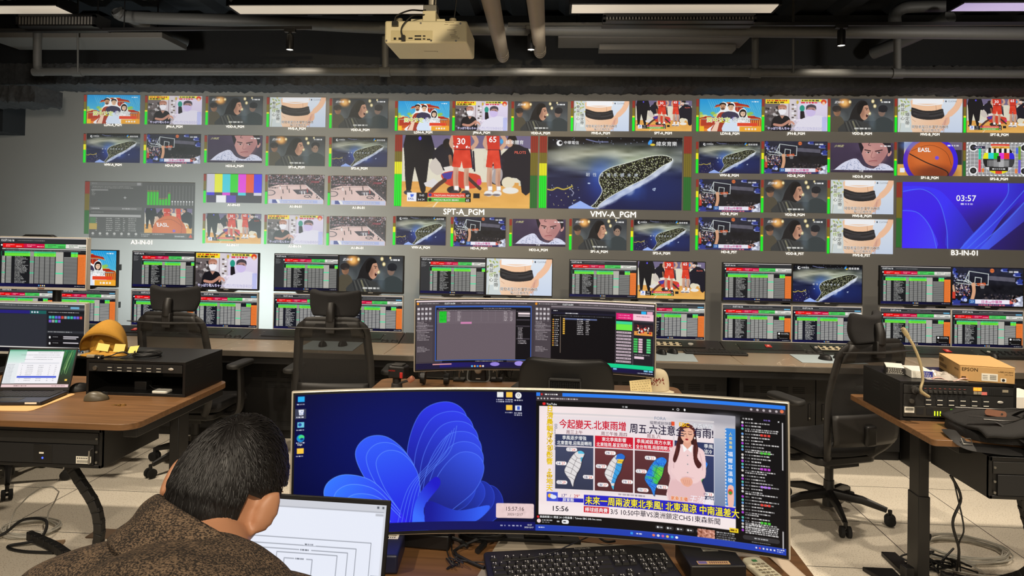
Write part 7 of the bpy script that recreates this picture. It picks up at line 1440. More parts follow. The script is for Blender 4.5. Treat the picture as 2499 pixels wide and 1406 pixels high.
# ------------------------------------------------------------------ the right desk
RX, RY = 1.545, 3.245; t = rack_case('black rack box with lit panels on the right desk', RX, RY, DZ, .497, .375, .175); RH = DZ + .175
b = MB(); b.box(.014, .483, -.002, .06, .122, .160); u = b.build('intercom_panel', black_soft, t, .001); b = MB(); b2 = MB()
for i in range(9): x = .10 + i * .021; b.box(x, x + .013, -.008, -.002, .126, .137); b2.box(x + .002, x + .011, -.003, -.0018, .145, .147)
b.build('lever_keys', dark_grey, u, .001); b2.build('key_labels', mat('dim_red_print', (150, 70, 60), .6), u)
for i in range(2): b = MB(); b.box(.312 + i * .018, .328 + i * .018, -.005, -.002, .142, .156); b.build('lit_button', mat('orange_lit_button', (250, 140, 40), .4, emit=(250, 130, 40), estr=1.6), u); b = MB(); b.box(.312 + i * .018, .328 + i * .018, -.005, -.002, .126, .139); b.build('button', mat('grey_button', (150, 140, 120), .5), u)
b = MB(); b.box(.345, .370, -.0035, -.002, .124, .137); b.build('red_label', mat('pale_red_label', (226, 120, 110), .6), u); b = MB()
for i in range(7): b.box(.38 + i * .008, .384 + i * .008, -.003, -.0015, .128, .152)
b.build('speaker_slots', vent, u); b = MB(); b.box(.435, .46, -.0035, -.002, .138, .149); b.build('grey_label', mat('grey_button', (150, 140, 120), .5), u); b = MB(); b.lathe([(.0001, -.012), (.016, -.012), (.018, -.002), (.0001, -.002)], (.06, 0, .138), 18, 'Y'); b.build('talk_socket', dark_grey, u)
jack_unit(t, .014, .469, .068, .120)
b = MB(); b.box(.014, .483, -.002, .06, .018, .066); u = b.build('audio_processor', mat('dark_grey_metal', (58, 56, 52), .4, .3), t, .001); b = MB(); b.box(.018, .06, -.003, -.0015, .036, .062); b.build('asset_label', paper, u); b = MB()
for i in range(14): b.box(.022 + i * .0026, .0234 + i * .0026, -.0036, -.0028, .046, .058)
b.build('barcode', ink, u); b = MB()
for i in range(3): b.box(.146 + i * .012, .150 + i * .012, -.0035, -.0015, .026, .046)
b.build('level_bars', mat('lime_led', (190, 230, 40), .4, emit=(200, 240, 40), estr=1.6), u); b = MB(); b.box(.215, .29, -.0035, -.0015, .042, .058); b.build('lcd_window', mat('green_lcd', (70, 150, 30), .4, emit=(60, 140, 20), estr=.7), u); b = MB(); b.box(.07, .10, -.003, -.0015, .03, .058); b.box(.112, .14, -.003, -.0015, .03, .058); b.build('panel_recess', ink, u)
for i in range(4): b = MB(); b.cyl((.318 + i * .012, -.0035, .05), (.318 + i * .012, -.0015, .05), .0028, n=8); b.build('amber_light', mat('amber_led', (240, 160, 60), .4, emit=(240, 150, 50), estr=1.6), u)
t = thing('gooseneck_microphone', 'beige gooseneck microphone plugged into the front of the right rack box', 'microphone', (RX + .068, RY - .013, DZ + .138)); gn = mat('beige_gooseneck', (186, 168, 128), .4, .3)
b = MB(); b.cyl((0, 0, 0), (0, -.035, -.002), .012, .010, 14); b.build('plug', chrome, t)
tip = at_y(2206, 806, RY - .05) - t.location; q = lambda x, y, Y: at_y(x, y, Y) - t.location
N_ = [(0, -.035, -.002), (.02, -.055, -.014), q(2247, 952, RY - .07), q(2252, 925, RY - .065), q(2244, 880, RY - .06), q(2230, 845, RY - .055), q(2218, 825, RY - .05)]
b = MB(); b.tube(N_, .0062, 10, 6); b.build('neck', gn, t); b = MB(); b.tube([N_[-1], N_[-1].lerp(tip, .35), N_[-1].lerp(tip, .4), tip], [.008, .0085, .0105, .0105], 14); b.build('capsule', gn, t); b = MB(); d = (tip - N_[-1]).normalized(); b.tube([tip, tip + d * .012], [.0105, .008], 14); b.build('grille', mat('beige_grille', (150, 134, 100), .6, noise=.5, nscale=900), t)
# cartons
card = mat('brown_cardboard', (194, 154, 98), .8, noise=.05); print_ = mat('dark_brown_print', (70, 50, 26), .8)
t = thing('carton', 'brown cardboard printer carton on top of the right rack box', 'box', (1.965, 3.42, RH + .001), R(-14)); w, d, h = .215, .33, .072
b = MB(); b.box(-w / 2, w / 2, -d / 2 + .004, d / 2, 0, h - .003); b.build('body', card, t, .002); b = MB(); b.box(-w / 2 - .001, w / 2 + .001, -d / 2 + .002, d / 2, h - .003, h); b.build('lid', card, t, .001); b = MB(); b.box(-w / 2 + .003, w / 2 - .003, -d / 2, -d / 2 + .004, .001, h - .005); b.build('end_flap', card, t, .001)
F = lambda ox, oz: (lambda x, y: (ox + x, -d / 2 - .0004, oz + y)); S_ = lambda oy, oz: (lambda x, y: (-w / 2 - .0016, oy - x, oz + y))
lettering('brand_print', 'EPSON', .021, print_, t, F(-w * .46, h * .64), .01, 'l'); lettering('model_print', 'LABELWORKS', .009, print_, t, F(w * .46, h * .66), .01, 'r'); lettering('model_code', 'LW-C610', .008, print_, t, F(w * .46, h * .52), .005, 'r'); lettering('side_brand_print', 'EPSON', .024, print_, t, S_(d * .47, h * .60), .01, 'l'); lettering('side_model_print', 'LABELWORKS', .010, print_, t, S_(-d * .47, h * .6), .01, 'r')
b = MB(); b.box(-w * .10, w * .19, -d / 2 - .0008, -d / 2, h * .10, h * .56); L_ = b.build('address_label', paper, t); b = MB()
for k in range(3):
    for i in range(12): b.box(-.002 + w * .06 + i * .0021, -.001 + w * .06 + i * .0021, -d / 2 - .0013, -d / 2 - .0007, h * (.40 - k * .10), h * (.47 - k * .10))
    b.box(-w * .08, w * .01, -d / 2 - .0013, -d / 2 - .0007, h * (.42 - k * .1), h * (.44 - k * .1))
b.build('barcode', ink, L_); b = MB(); b.box(w * .24, w * .34, -d / 2 - .0008, -d / 2, h * .10, h * .32); L_ = b.build('round_mark_label', paper, t); b = MB(); b.lathe([(.0001, -.0006), (.006, -.0006), (.006, 0), (.0001, 0)], (w * .29, -d / 2 - .0008, h * .21), 16, 'Y'); b.build('round_mark', ink, L_)
b = MB(); b.box(-w * .46, -w * .38, -d / 2 - .0006, -d / 2, h * .12, h * .30); b.build('recycle_mark', print_, t); b = MB()
for k in range(3): b.box(-w / 2 - .0016, -w / 2, d * .1, d * .45, h * (.42 - k * .08), h * (.44 - k * .08))
b.build('side_print_lines', print_, t)
def small_box(label, x, y, rz, w, d, h, m1, m2):
    t = thing('small_box', label, 'box', (x, y, RH), rz, 'small boxes on the right rack box'); b = MB(); b.box(-w / 2, w / 2, -d / 2, d / 2, .001, h); b.build('body', m1, t, .0015); b = MB(); b.box(w * -.02, w / 2 + .0006, -d / 2 - .0006, d * .48, .002, h * .96) if m2 == 'blue' else b.box(-w / 2 - .0006, w / 2 + .0006, -d / 2 - .0006, d * .5, .004, h * .9)
    b.build('printed_sleeve', mat('blue_print', (36, 46, 140), .5) if m2 == 'blue' else mat('black_print', (30, 26, 24), .5), t)
    b = MB(); r_ = np.random.default_rng(8)
    for k in range(5):
        x = -w * .4
        while x < w * .36: q = r_.uniform(.003, .010); b.box(x, x + q, -d / 2 - .0012, -d / 2 - .0005, h * (.2 + .14 * k), h * (.24 + .14 * k)); x += q + .003
    b.build('printed_lines', paper, t); return t
small_box('small black printed box on the left corner of the right rack box', 1.615, 3.455, R(-20), .075, .12, .034, white_plastic, 'black'); small_box('white and blue printed box behind the gooseneck microphone', 1.680, 3.375, R(-8), .088, .13, .036, white_plastic, 'blue')
plas = mat('clear_plastic_film', (222, 214, 204), .15, alpha=.38, noise=.2); rg = np.random.default_rng(12); hgt = rg.normal(0, 1, (12, 12))
def film(u, v): i, j = min(int(u * 10), 10), min(int(v * 10), 10); e = math.sin(PI * u) * math.sin(PI * v); return ((u - .5) * .17, (v - .5) * .19, .004 + e * (.018 + .007 * hgt[i][j]))
t = thing('plastic_bag', 'clear crumpled plastic bag between the small boxes and the carton', 'bag', (1.770, 3.36, RH), R(-6)); b = MB(); b.grid(film, 20, 20); b.build('film', plas, t, solid=.001, smooth=30); b = MB(); b.grid(lambda u, v: (-.06 + .15 * u, -.088 + .014 * v, .006 + .008 * math.sin(9 * u) + .014 * max(0, u - .8)), 20, 2); b.build('pink_seal_strip', mat('pink_film', (226, 170, 160), .4), t, solid=.0015)
b = MB(); b.box(-.09, .09, -.08, .12, 0, .10); o = b.build('white_carton', white_plastic, None, .002); p = at_y(2482, 960, 3.40); o.location = (2.15, 3.42, DZ); put(o, 'white box at the right edge beside the right rack box', 'box')
# black bag lying over the front of the desk
bagm = mat('black_canvas', (25, 24, 24), .85, noise=.3, nscale=260, bump=.3); leather = mat('brown_leather', (108, 66, 42), .5, noise=.2); webb = mat('black_webbing', (26, 25, 25), .7, noise=.3, nscale=400)
BX, BY = 1.955, 3.06
t = thing('backpack', 'black canvas backpack with brown leather tabs lying on the right desk', 'bag', (BX, BY, DZ)); rg = np.random.default_rng(6); wob = rg.normal(0, 1, (40, 20))
def bag(u, v):
    a = 2 * PI * u; ca, sa = math.cos(a), math.sin(a); k2 = max(0.0, math.cos(v * PI / 2)) ** .42
    x = .30 * math.copysign(abs(ca) ** .5, ca) * k2 + .03; y = .17 * math.copysign(abs(sa) ** .55, sa) * k2 + .01
    z = .062 * max(0.0, math.sin(v * PI / 2)) ** .8 * (1 + .35 * (y + .1)) + (.010 * math.sin(23 * x + 3 * y) * math.sin(17 * y + 5 * x) + .006 * math.sin(41 * x)) * (v > .1)
    return (x, y, max(z, .0) + .002)
b = MB(); b.grid(bag, 56, 18); b.build('bag_body', bagm, t, smooth=80, weld=True)
def lid(u, v): x = -.29 + .60 * u; y = .14 - .33 * v; return (x + .03, y, .074 * (1 - .35 * abs(2 * u - 1) ** 4) + .010 * math.sin(11 * x + 2) * math.cos(13 * y) + .007 * math.sin(31 * x + 9 * y) - .16 * max(0, v - .86) ** 1.0 - .02 * max(0, .15 - v))
b = MB(); b.grid(lid, 36, 18); b.build('top_flap', bagm, t, solid=.012, smooth=80)
def pocket(u, v): x = -.10 + .42 * u; y = -.135 - .055 * v - .02 * math.sin(PI * u); return (x, y, .068 - .13 * v ** 1.4 + .022 * math.sin(PI * u) * math.sin(PI * v) + .006 * math.sin(26 * x + 4))
b = MB(); b.grid(pocket, 28, 12); b.build('front_pocket', bagm, t, solid=.016, smooth=80)
def strap(name, pts, w, m=webb, th=.003): b = MB(); b.tube(pts, w / 2, 8, 6, squash=((0, 0, 1), .18)); return b.build(name, m, t, smooth=60)
strap('grab_handle', [(-.05, -.02, .088), (-.03, -.06, .118), (.05, -.09, .135), (.14, -.08, .128), (.20, -.03, .092)], .034, webb); strap('front_strap', [(.10, .10, .092), (.085, .0, .094), (.075, -.10, .09), (.07, -.17, .06), (.066, -.20, -.02), (.068, -.205, -.10)], .034); strap('side_strap', [(-.30, .0, .012), (-.32, -.08, .008), (-.30, -.13, -.012), (-.20, -.138, -.022), (-.08, -.15, -.03), (.04, -.19, -.05)], .055); strap('long_strap', [(.072, -.20, -.09), (.09, -.19, -.17), (.12, -.19, -.23), (.20, -.18, -.25), (.30, -.16, -.23)], .034); strap('buckle_strap', [(-.02, -.10, .092), (.03, -.16, .07), (.11, -.185, .055), (.22, -.17, .06)], .030); strap('flap_strap', [(-.24, -.04, .085), (-.18, -.10, .085), (-.12, -.17, .03), (-.06, -.175, -.02)], .028); strap('flap_strap', [(.20, .06, .085), (.22, -.06, .088), (.23, -.17, .04), (.23, -.19, -.03)], .028)
for (x, y, z, a, w_, l_) in ((-.13, -.03, .094, 40, .028, .075), (.17, -.02, .104, 70, .024, .05), (.035, -.215, -.085, 88, .026, .065), (-.03, -.185, -.005, 50, .024, .06), (.22, -.195, .02, 4, .034, .08)): b = MB(); b.xf(Matrix.Translation((x, y, z)) @ Matrix.Rotation(R(-a), 4, 'Z') @ (Matrix.Rotation(R(60), 4, 'X') if z < .1 else Matrix.Rotation(R(14), 4, 'X'))); b.prism(rrect(-l_ / 2, l_ / 2, -w_ / 2, w_ / 2, w_ * .4), 0, .005); l = b.build('leather_tab', leather, t, .001); b = MB(); b.xf(Matrix.Translation((x, y, z)) @ Matrix.Rotation(R(-a), 4, 'Z') @ (Matrix.Rotation(R(60), 4, 'X') if z < .1 else Matrix.Rotation(R(14), 4, 'X'))); b.cyl((l_ * .3, 0, .004), (l_ * .3, 0, .007), .004, n=10); b.build('rivet', chrome, l)
for (x, y, z) in ((-.30, -.13, .004), (.10, -.205, .058)): b = MB(); b.xf(Matrix.Translation((x, y, z)) @ Matrix.Rotation(R(50), 4, 'X')); b.tube([(-.018, -.012, 0), (.018, -.012, 0), (.018, .012, 0), (-.018, .012, 0)], .002, 6, closed=True); b.build('buckle', steel, t)
for P in ([(-.22, .1, .085), (-.05, .06, .092), (.12, .09, .092), (.27, .08, .085)], [(-.22, -.10, .086), (-.12, -.12, .088), (-.04, -.06, .094), (.0, .0, .096)]): b = MB(); b.tube(P, .003, 6, 6); b.build('zip', mat('dark_zip', (60, 58, 56), .4, .5), t)
b = MB(); b.tube([(-.02, -.18, .02), (-.045, -.195, .0), (-.04, -.205, -.02), (-.02, -.205, -.03), (-.005, -.195, -.01)], .0025, 6, 6); b.build('cord_loop', steel, t)
# cables under the right desk
p = at_z(2395, 1372, 0)
coil('cable_coil', 'large loose coil of grey cable on the floor under right desk', p.x - .02, p.y + .10, 0, .19, 8, cable_grey, .0038, .72, 9, lift=.03)
for k, (P, lab, m) in enumerate((([(2320, 1160, 3.2, None), (2345, 1215, 3.2, None), (2325, 1275, 3.2, None), (2340, 1340, 3.3, None), (2335, 1392, 3.45, None)], 'thicker of two black cables hanging from the right desk', .006), ([(2324, 1160, 3.2, None), (2335, 1205, 3.2, None), (2352, 1290, 3.2, None), (2340, 1330, 3.3, None), (2344, 1394, 3.45, None)], 'thinner of two black cables hanging from the right desk', .0035))):
    Q = [at_y(a, c, Y) for a, c, Y, _ in P]; Q[-1].z = max(Q[-1].z, .01); b = MB(); b.tube([q - Q[0] for q in Q], m, 8, 6); o = b.build('hanging_cable', cable_black); o.location = Q[0]; put(o, lab, 'cable')
rg = np.random.default_rng(21); labs = ['first black cable tangled at the foot of right desk', 'second black cable, looping high beside the right desk leg', 'third black cable, lying under the grey coil at right', 'grey cable crossing the black tangle below the right desk']
for k in range(4):
    p = at_z(2262 + 22 * k, 1386, 0); pts = [(rg.normal(0, .09), rg.normal(0, .05), .006 + abs(rg.normal(0, .022 if k != 1 else .05))) for _ in range(9)]; b = MB(); b.tube(pts, .0048 if k < 3 else .004, 6, 7); o = b.build('floor_cable', cable_black if k < 3 else cable_grey); o.location = (p.x, p.y, 0); put(o, labs[k], 'cable')
b = MB(); p = at_z(2240, 1380, 0); b.tube([(0, 0, .01), (.01, 0, .09), (.035, 0, .135), (.055, .0, .15), (.05, 0, .125), (.03, 0, .10), (.01, .0, .07)], .007, 8, 6); o = b.build('cable_loop', cable_black); o.location = (p.x, p.y, 0); put(o, 'upright black cable loop right of the right desk leg', 'cable')
p = at_y(2188, 1350, 3.38); t = thing('wall_adapter', 'small black power adapter leaning on the right desk leg', 'adapter', (1.625, 3.33, 0), R(12)); b = MB(); b.box(-.022, .022, -.02, .02, .035, .10); b.box(-.015, .015, -.015, .015, 0, .036); b.build('body', black, t, .004)
p = at_z(2165, 1386, 0); t = thing('floor_box', 'flat black triangular-cornered floor plate beside the right desk leg', 'floor plate', (1.57, 3.42, 0)); b = MB(); b.prism([(-.08, .06), (.06, .06), (.06, -.14), (-.02, -.1)], 0, .02); b.build('plate', black, t, .003)
# ------------------------------------------------------------------ on the nearest desk
t = keyboard(.075, 1.694, DZ + .003, R(12), 'black full-size keyboard in front of the nearest curved monitor', .452, .158)
for ch in list(t.children): bpy.data.objects.remove(ch)
w, d = .452, .158; KM = Matrix.Rotation(R(5), 4, 'X'); b = MB(); b.xf(KM); b.prism(rrect(-w / 2, w / 2, -d / 2, d / 2, .012), .004, .018); b.build('case', black, t, .003); b = MB()
for x in (-.18, .18): b.box(x - .01, x + .01, d / 2 - .02, d / 2 - .01, -.002, .012)
b.build('feet', black, t); keyp = mat('key_print', (220, 220, 215), .6); kb = MB(); kb.xf(KM); kp = kb; px_ = d / 2 - .026; RWS = [(1, [1] * 13, .012)] ; rg = np.random.default_rng(1)
def row(x0, y, ws, h=.0165, u=.0192, mark=True):
    x = x0
    for q in ws:
        if q < 0: x += -q * u; continue
        xa, xb = x + .0008, x + q * u - .0008; zc = .0235; kb.mat(0); kb.add([(xa, y, .018), (xb, y, .018), (xb, y + h, .018), (xa, y + h, .018), (xa + .0016, y + .0016, zc), (xb - .0016, y + .0016, zc), (xb - .0016, y + h - .0024, zc), (xa + .0016, y + h - .0024, zc)], [(4, 5, 6, 7), (0, 1, 5, 4), (1, 2, 6, 5), (2, 3, 7, 6), (3, 0, 4, 7)])
        if mark:
            kp.mat(1)
            kp.box(xa + .004, xa + .0065, y + .0095, y + .0125, zc, zc + .0002)
            if q <= 1.01 and rg.random() < .8: kp.box(xa + .0095, xa + .012, y + .0095, y + .0122, zc, zc + .0002); kp.box(xa + .0095, xa + .012, y + .004, y + .0065, zc, zc + .0002)
        x += q * u
X0 = -w / 2 + .012; Y0 = -d / 2 + .010
row(X0, Y0, [1.25, 1, 1.25, 5.75, 1.25, 1, 1, 1.25, -.25, 1, 1, 1, -.25, 2, 1]); row(X0, Y0 + .0192, [2.25] + [1] * 10 + [2.75, -1.25, 1, -1.25, 1, 1, 1]); row(X0, Y0 + .0384, [1.75] + [1] * 11 + [2.25, -3.5, 1, 1, 1, 1]); row(X0, Y0 + .0576, [1.5] + [1] * 12 + [1.5, -.25, 1, 1, 1, -.25, 1, 1, 1, 1]); row(X0, Y0 + .0768, [1] * 13 + [2, -.25, 1, 1, 1, -.25, 1, 1, 1, 1]); row(X0, Y0 + .104, [1, -.7, 1, 1, 1, 1, -.35, 1, 1, 1, 1, -.35, 1, 1, 1, 1, -.25, 1, 1, 1], .0125)
kb.build('keys', [black_soft, keyp], t, smooth=0); lettering('maker_print', 'logitech', .013, mat('grey_key_print', (170, 168, 160), .6), t, lambda x, y: KM @ Vector((x + .02, d / 2 - .012 + y, .0186)), .005); b = MB(); b.xf(KM); b.box(.13, .175, d / 2 - .012, d / 2 - .006, .0178, .0186); b.build('light_window', ink, t)
# light board under the keyboard and small things
b = MB(); b.prism([(-.17, -.12), (.25, -.10), (.27, .09), (-.13, .10)], 0, .002); o = b.build('paper_sheet', mat('grey_board', (158, 148, 132), .7), None); o.location = (0, 1.76, DZ + .0005); put(o, 'grey paper sheet lying under the keyboard on the nearest desk', 'paper')
t = thing('mini_computer', 'flat black mini computer with a white number note, right of the keyboard', 'computer', (.385, 1.735, DZ), R(6)); b = MB(); b.box(-.066, .066, -.066, .066, .002, .044); b.build('case', black, t, .004); b = MB(); b.box(-.014, .024, .008, .040, .0442, .0449); n_ = b.build('note', paper, t); lettering('note_number', '8', .026, mat('grey_pencil', (120, 116, 110), .8), n_, lambda x, y: (x + .005, .015 + y, .0452)); b = MB(); b.box(-.046, .030, -.060, -.044, .0442, .0448); s_ = b.build('sticker', mat('tan_sticker', (206, 170, 120), .6), t); b = MB(); b.box(-.044, -.024, -.058, -.046, .0448, .0451); b.build('sticker_picture', mat('violet_print', (110, 100, 160), .6), s_)
b = MB()
for k in range(9): b.box(-.018 + k * .005, -.015 + k * .005, -.056, -.048, .0448, .0451)
b.build('sticker_print', mat('brown_print', (120, 84, 70), .5), s_)
t = thing('remote_control', 'white remote control with a green button, right of the mini computer', 'remote control', (.508, 1.735, DZ), R(16)); b = MB(); b.prism(rrect(-.026, .026, -.08, .055, .018, 8), .001, .016); b.build('body', mat('ivory_plastic', (228, 222, 196), .45), t, .005, 3); b = MB(); b.box(-.006, .006, .026, .036, .016, .0175); b.build('green_button', mat('green_plastic', (70, 140, 80), .5), t, .001); b = MB()
for r in range(5):
    for c_ in range(3): b.box(-.016 + c_ * .012, -.008 + c_ * .012, .010 - r * .014, .016 - r * .014, .0155, .0172)
b.build('buttons', mat('grey_button', (150, 140, 120), .5), t)
b = MB(); rg = np.random.default_rng(31); hh = rg.normal(0, 1, (9, 9)); b.grid(lambda u, v: ((u - .5) * .09, (v - .5) * .12, .004 + math.sin(PI * u) * math.sin(PI * v) * (.032 + .014 * hh[int(u * 8)][int(v * 8)])), 16, 16); o = b.build('plastic_bag', plas, None, solid=.001, smooth=20); o.location = (.482, 1.872, DZ); put(o, 'small crumpled clear bag behind the white remote control', 'bag')
b = MB(); b.grid(lambda u, v: (-.02 + .04 * u + .06 * v, .08 - .24 * v, .001 + .002 * math.sin(7 * v)), 6, 12); o = b.build('paper_strip', mat('white_tissue', (226, 206, 184), .9), None, solid=.001); o.location = (.555, 1.80, DZ + .0005); put(o, 'white paper strip at the right corner of the nearest desk', 'paper')
t = thing('power_brick', 'large black power brick with a white label under the curved monitor', 'adapter', (-.335, 1.815, DZ), R(-5)); b = MB(); b.box(-.085, .085, -.035, .035, .001, .040); b.build('case', black, t, .005, 3); b = MB(); b.box(.028, .058, -.012, .002, .0402, .0408); b.build('label', paper, t); b = MB(); b.tube([(.085, 0, .02), (.11, -.005, .016), (.13, -.02, .01)], .005, 8, 5); b.build('lead', cable_black, t)
t = thing('docking_station', 'dark navy box with a paper label just right of the open laptop', 'box', (-.395, 1.715, DZ), R(4)); b = MB(); b.box(-.035, .035, -.075, .05, .001, .046); b.build('case', mat('navy_plastic', (30, 34, 58), .4), t, .006, 3); b = MB(); b.box(-.012, .022, .012, .036, .0462, .0468); l_ = b.build('label', paper, t); b = MB()
for k in range(5): b.box(-.008 + k * .005, -.006 + k * .005, .016, .024, .0468, .0471)
b.box(-.006, .016, .029, .031, .0468, .0471); b.build('label_print', ink, l_)
coil('cable_coil', 'bundle of thick black cable on the desk left of the keyboard', -.175, 1.845, DZ, .055, 6, cable_black, .0042, .6, 14, tail=[(-.05, -.06, .01), (-.055, -.10, .006), (.02, -.16, .006)], lift=.03)
t = thing('ferrite_cable', 'black cable plug with bead, lying left of the keyboard', 'cable', (-.17, 1.795, DZ), R(70)); b = MB(); b.cyl((-.03, 0, .008), (.012, 0, .010), .0075, n=12); b.build('bead', black, t); b = MB(); b.tube([(.012, 0, .01), (.05, -.004, .012), (.09, .0, .02)], .0035, 8, 5); b.build('lead', cable_black, t)
for (P, lab, m, r) in (([(-.255, 1.86, .02), (-.25, 1.80, .008), (-.235, 1.74, .006), (-.20, 1.715, .006), (-.13, 1.69, .02), (-.02, 1.69, .038), (.06, 1.755, .044), (.11, 1.84, .03)], 'thin black cable running over the keyboard from the left', cable_black, .0016), ([(-.27, 1.87, .012), (-.262, 1.79, .006), (-.242, 1.72, .006), (-.22, 1.69, .006)], 'short black lead dangling left of the keyboard bundle', cable_black, .0016), ([(.02, 1.86, .008), (.06, 1.88, .03), (.10, 1.872, .034), (.14, 1.85, .012), (.17, 1.86, .008)], 'curled black cable behind the keyboard under the monitor', cable_black, .003)):
    b = MB(); b.tube([Vector(q) - Vector(P[0]) * Vector((1, 1, 0)) for q in map(Vector, P)], r, 6, 8) if False else b.tube([(x - P[0][0], y - P[0][1], z) for x, y, z in P], r, 6, 8); o = b.build('thin_cable', m); o.location = (P[0][0], P[0][1], DZ); put(o, lab, 'cable')
b = MB(); rg = np.random.default_rng(17); b.tube([(rg.normal(0, .012), rg.normal(0, .012), abs(rg.normal(0, .008)) + .003) for _ in range(14)], .0015, 5, 5); o = b.build('cable_tie', cable_black); o.location = (-.228, 1.70, DZ); put(o, 'small knot of thin black wire at the bottom edge of the desk', 'cable')
def pic_plan():
    c = Cv(160, 100, 320, 200, (232, 236, 248)); K = (90, 94, 104); c.rect(0, 0, 160, 6, (206, 208, 216)); c.rect(0, 6, 160, 7, (170, 172, 180)); c.rect(150, 8, 158, 10, (190, 192, 200)); c.rect(158, 6, 160, 100, (214, 216, 224))
    for x0, y0, x1 in ((20, 34, 148), (28, 40, 134), (38, 44, 126), (56, 47, 116), (64, 52, 92)): c.line([(x0, 100), (x0, y0), (x1, y0), (x1, 100)], .45, K)
    for x, y in ((82, 39), (78, 44), (74, 52)): c.rect(x, y - 1, x + 12, y + 1, (232, 236, 248)); c.dashes(x + 1, y, x + 11, 1.2, K)
    for y in (66, 70): c.line([(110, y), (152, y)], .3, K); c.line([(20, y - 10), (40, y - 10)], .3, K)
    c.rect(150, 62, 158, 76, K); c.rect(150.5, 62.5, 157.5, 75.5, (232, 236, 248)); c.dashes(151, 68, 157, 1, K); c.rect(151, 1.4, 153, 3.4, K); c.rect(156, 1.4, 158, 3.4, K); return c
lp = at_y(945, 1244, 1.45); laptop('open black laptop with a line drawing on screen, in front of the man', (lp.x - .175, 1.395, DZ), R(-3), pic_plan(), W=.36, D=.25, H=.242, ang=104)
# ------------------------------------------------------------------ the man at the desk, seen from behind
skin = mat('warm_skin', (190, 136, 102), .5, noise=.06, nscale=30); tweed = None
def tweed_mat():
    m = mat('brown_tweed', (70, 54, 42), .95); N, L, b = nodes(m); tc = N.new('ShaderNodeTexCoord'); nz = N.new('ShaderNodeTexNoise'); nz.inputs['Scale'].default_value = 9; L.new(tc.outputs['Object'], nz.inputs['Vector'])
    ad = N.new('ShaderNodeVectorMath'); ad.operation = 'MULTIPLY_ADD'; L.new(nz.outputs['Color'], ad.inputs[0]); ad.inputs[1].default_value = (.012, .012, .012); L.new(tc.outputs['Object'], ad.inputs[2])
    mp = N.new('ShaderNodeMapping'); mp.inputs['Scale'].default_value = (330, 420, 620); mp.inputs['Rotation'].default_value = (0, .12, .1); L.new(ad.outputs[0], mp.inputs[0])
    mu = N.new('ShaderNodeTexNoise'); mu.inputs['Scale'].default_value = 1; mu.inputs['Detail'].default_value = 1; L.new(mp.outputs[0], mu.inputs['Vector'])
    n2 = N.new('ShaderNodeTexNoise'); n2.inputs['Scale'].default_value = 34; n2.inputs['Detail'].default_value = 3; L.new(tc.outputs['Object'], n2.inputs['Vector']); m2 = N.new('ShaderNodeMath'); m2.operation = 'MULTIPLY_ADD'; L.new(n2.outputs['Fac'], m2.inputs[0]); m2.inputs[1].default_value = .35; L.new(mu.outputs['Fac'], m2.inputs[2])
    r = N.new('ShaderNodeValToRGB'); r.color_ramp.elements[0].position = .58; r.color_ramp.elements[0].color = (*lin((37, 30, 25)), 1); r.color_ramp.elements[1].position = .84; r.color_ramp.elements[1].color = (*lin((122, 101, 80)), 1); L.new(m2.outputs[0], r.inputs[0]); L.new(r.outputs[0], b.inputs['Base Color'])
    bp = N.new('ShaderNodeBump'); bp.inputs['Strength'].default_value = .5; bp.inputs['Distance'].default_value = .003; L.new(mu.outputs['Fac'], bp.inputs['Height']); L.new(bp.outputs[0], b.inputs['Normal']); return m
tweed = tweed_mat()
HC = at_y(556, 1196, 1.10); HR = Matrix.Rotation(R(-13), 3, 'Z') @ Matrix.Rotation(R(9), 3, 'Y') @ Matrix.Rotation(R(-30), 3, 'X')
man = thing('person', 'man in a brown tweed jacket seen from behind, bent over a laptop', 'person', (HC.x, .70, 0)); O = Vector(man.location)
L_ = lambda p: Vector(p) - O
Hp = lambda p: L_(HC + HR @ Vector(p))
def skull(d):
    """surface point of the head in its own frame for a direction (x right, y front, z up)"""
    x, y, z = d; r = 1 / math.sqrt((x / .072) ** 2 + (y / (.092 if y > 0 else .092)) ** 2 + (z / (.112 if z > 0 else .124)) ** 2)
    p = Vector((x * r, y * r, z * r)); kn = min(1, max(0, (-z - .30) / .45)) * min(1, max(0, (-y - .05) / .3)); p *= 1 + .30 * kn
    if p.z < -.02: k = min(1, (-.02 - p.z) / .09); p.x *= 1 - .22 * k; p.y = p.y * (1 - .25 * k) + .012 * k
    return p
b = MB()
vs, fs = [], []
for i in range(25):
    th = PI * i / 24
    for k in range(32): a = 2 * PI * k / 32; vs.append(Hp(skull((math.sin(th) * math.cos(a), math.sin(th) * math.sin(a), math.cos(th)))))
for i in range(24):
    for k in range(32): fs.append((i * 32 + k, (i + 1) * 32 + k, (i + 1) * 32 + (k + 1) % 32, i * 32 + (k + 1) % 32))
b.add(vs, fs)
T0 = at_y(492, 1268, .935); C7 = T0 + Vector((.012, .0, -.045)); CH = Vector((C7.x - .004, .885, 1.02)); PV = Vector((HC.x + .0, .69, .58)); SL_ = C7 + Vector((-.235, .015, -.100)); SR_ = C7 + Vector((.155, .10, -.185))
nb = HC + HR @ Vector((0, .002, -.062))
b.tube([L_(C7 + Vector((0, .03, -.09))), L_(C7.lerp(nb, .4) + Vector((0, .012, -.026))), L_(nb), Hp((0, .02, -.07))], [.066, .053, .052, .048], 18, 6)
b.tube([L_(PV), L_(PV.lerp(CH, .5)), L_(CH), L_(C7 + Vector((0, .02, -.12)))], [.15, .145, .155, .09], 20, 6, squash=((1, 0, 0), 1.12)); b.tube([L_(SL_ + Vector((-.0, 0, -.02))), L_(C7 + Vector((0, .02, -.12))), L_(SR_ + Vector((0, 0, -.02)))], [.055, .075, .055], 14, 5)
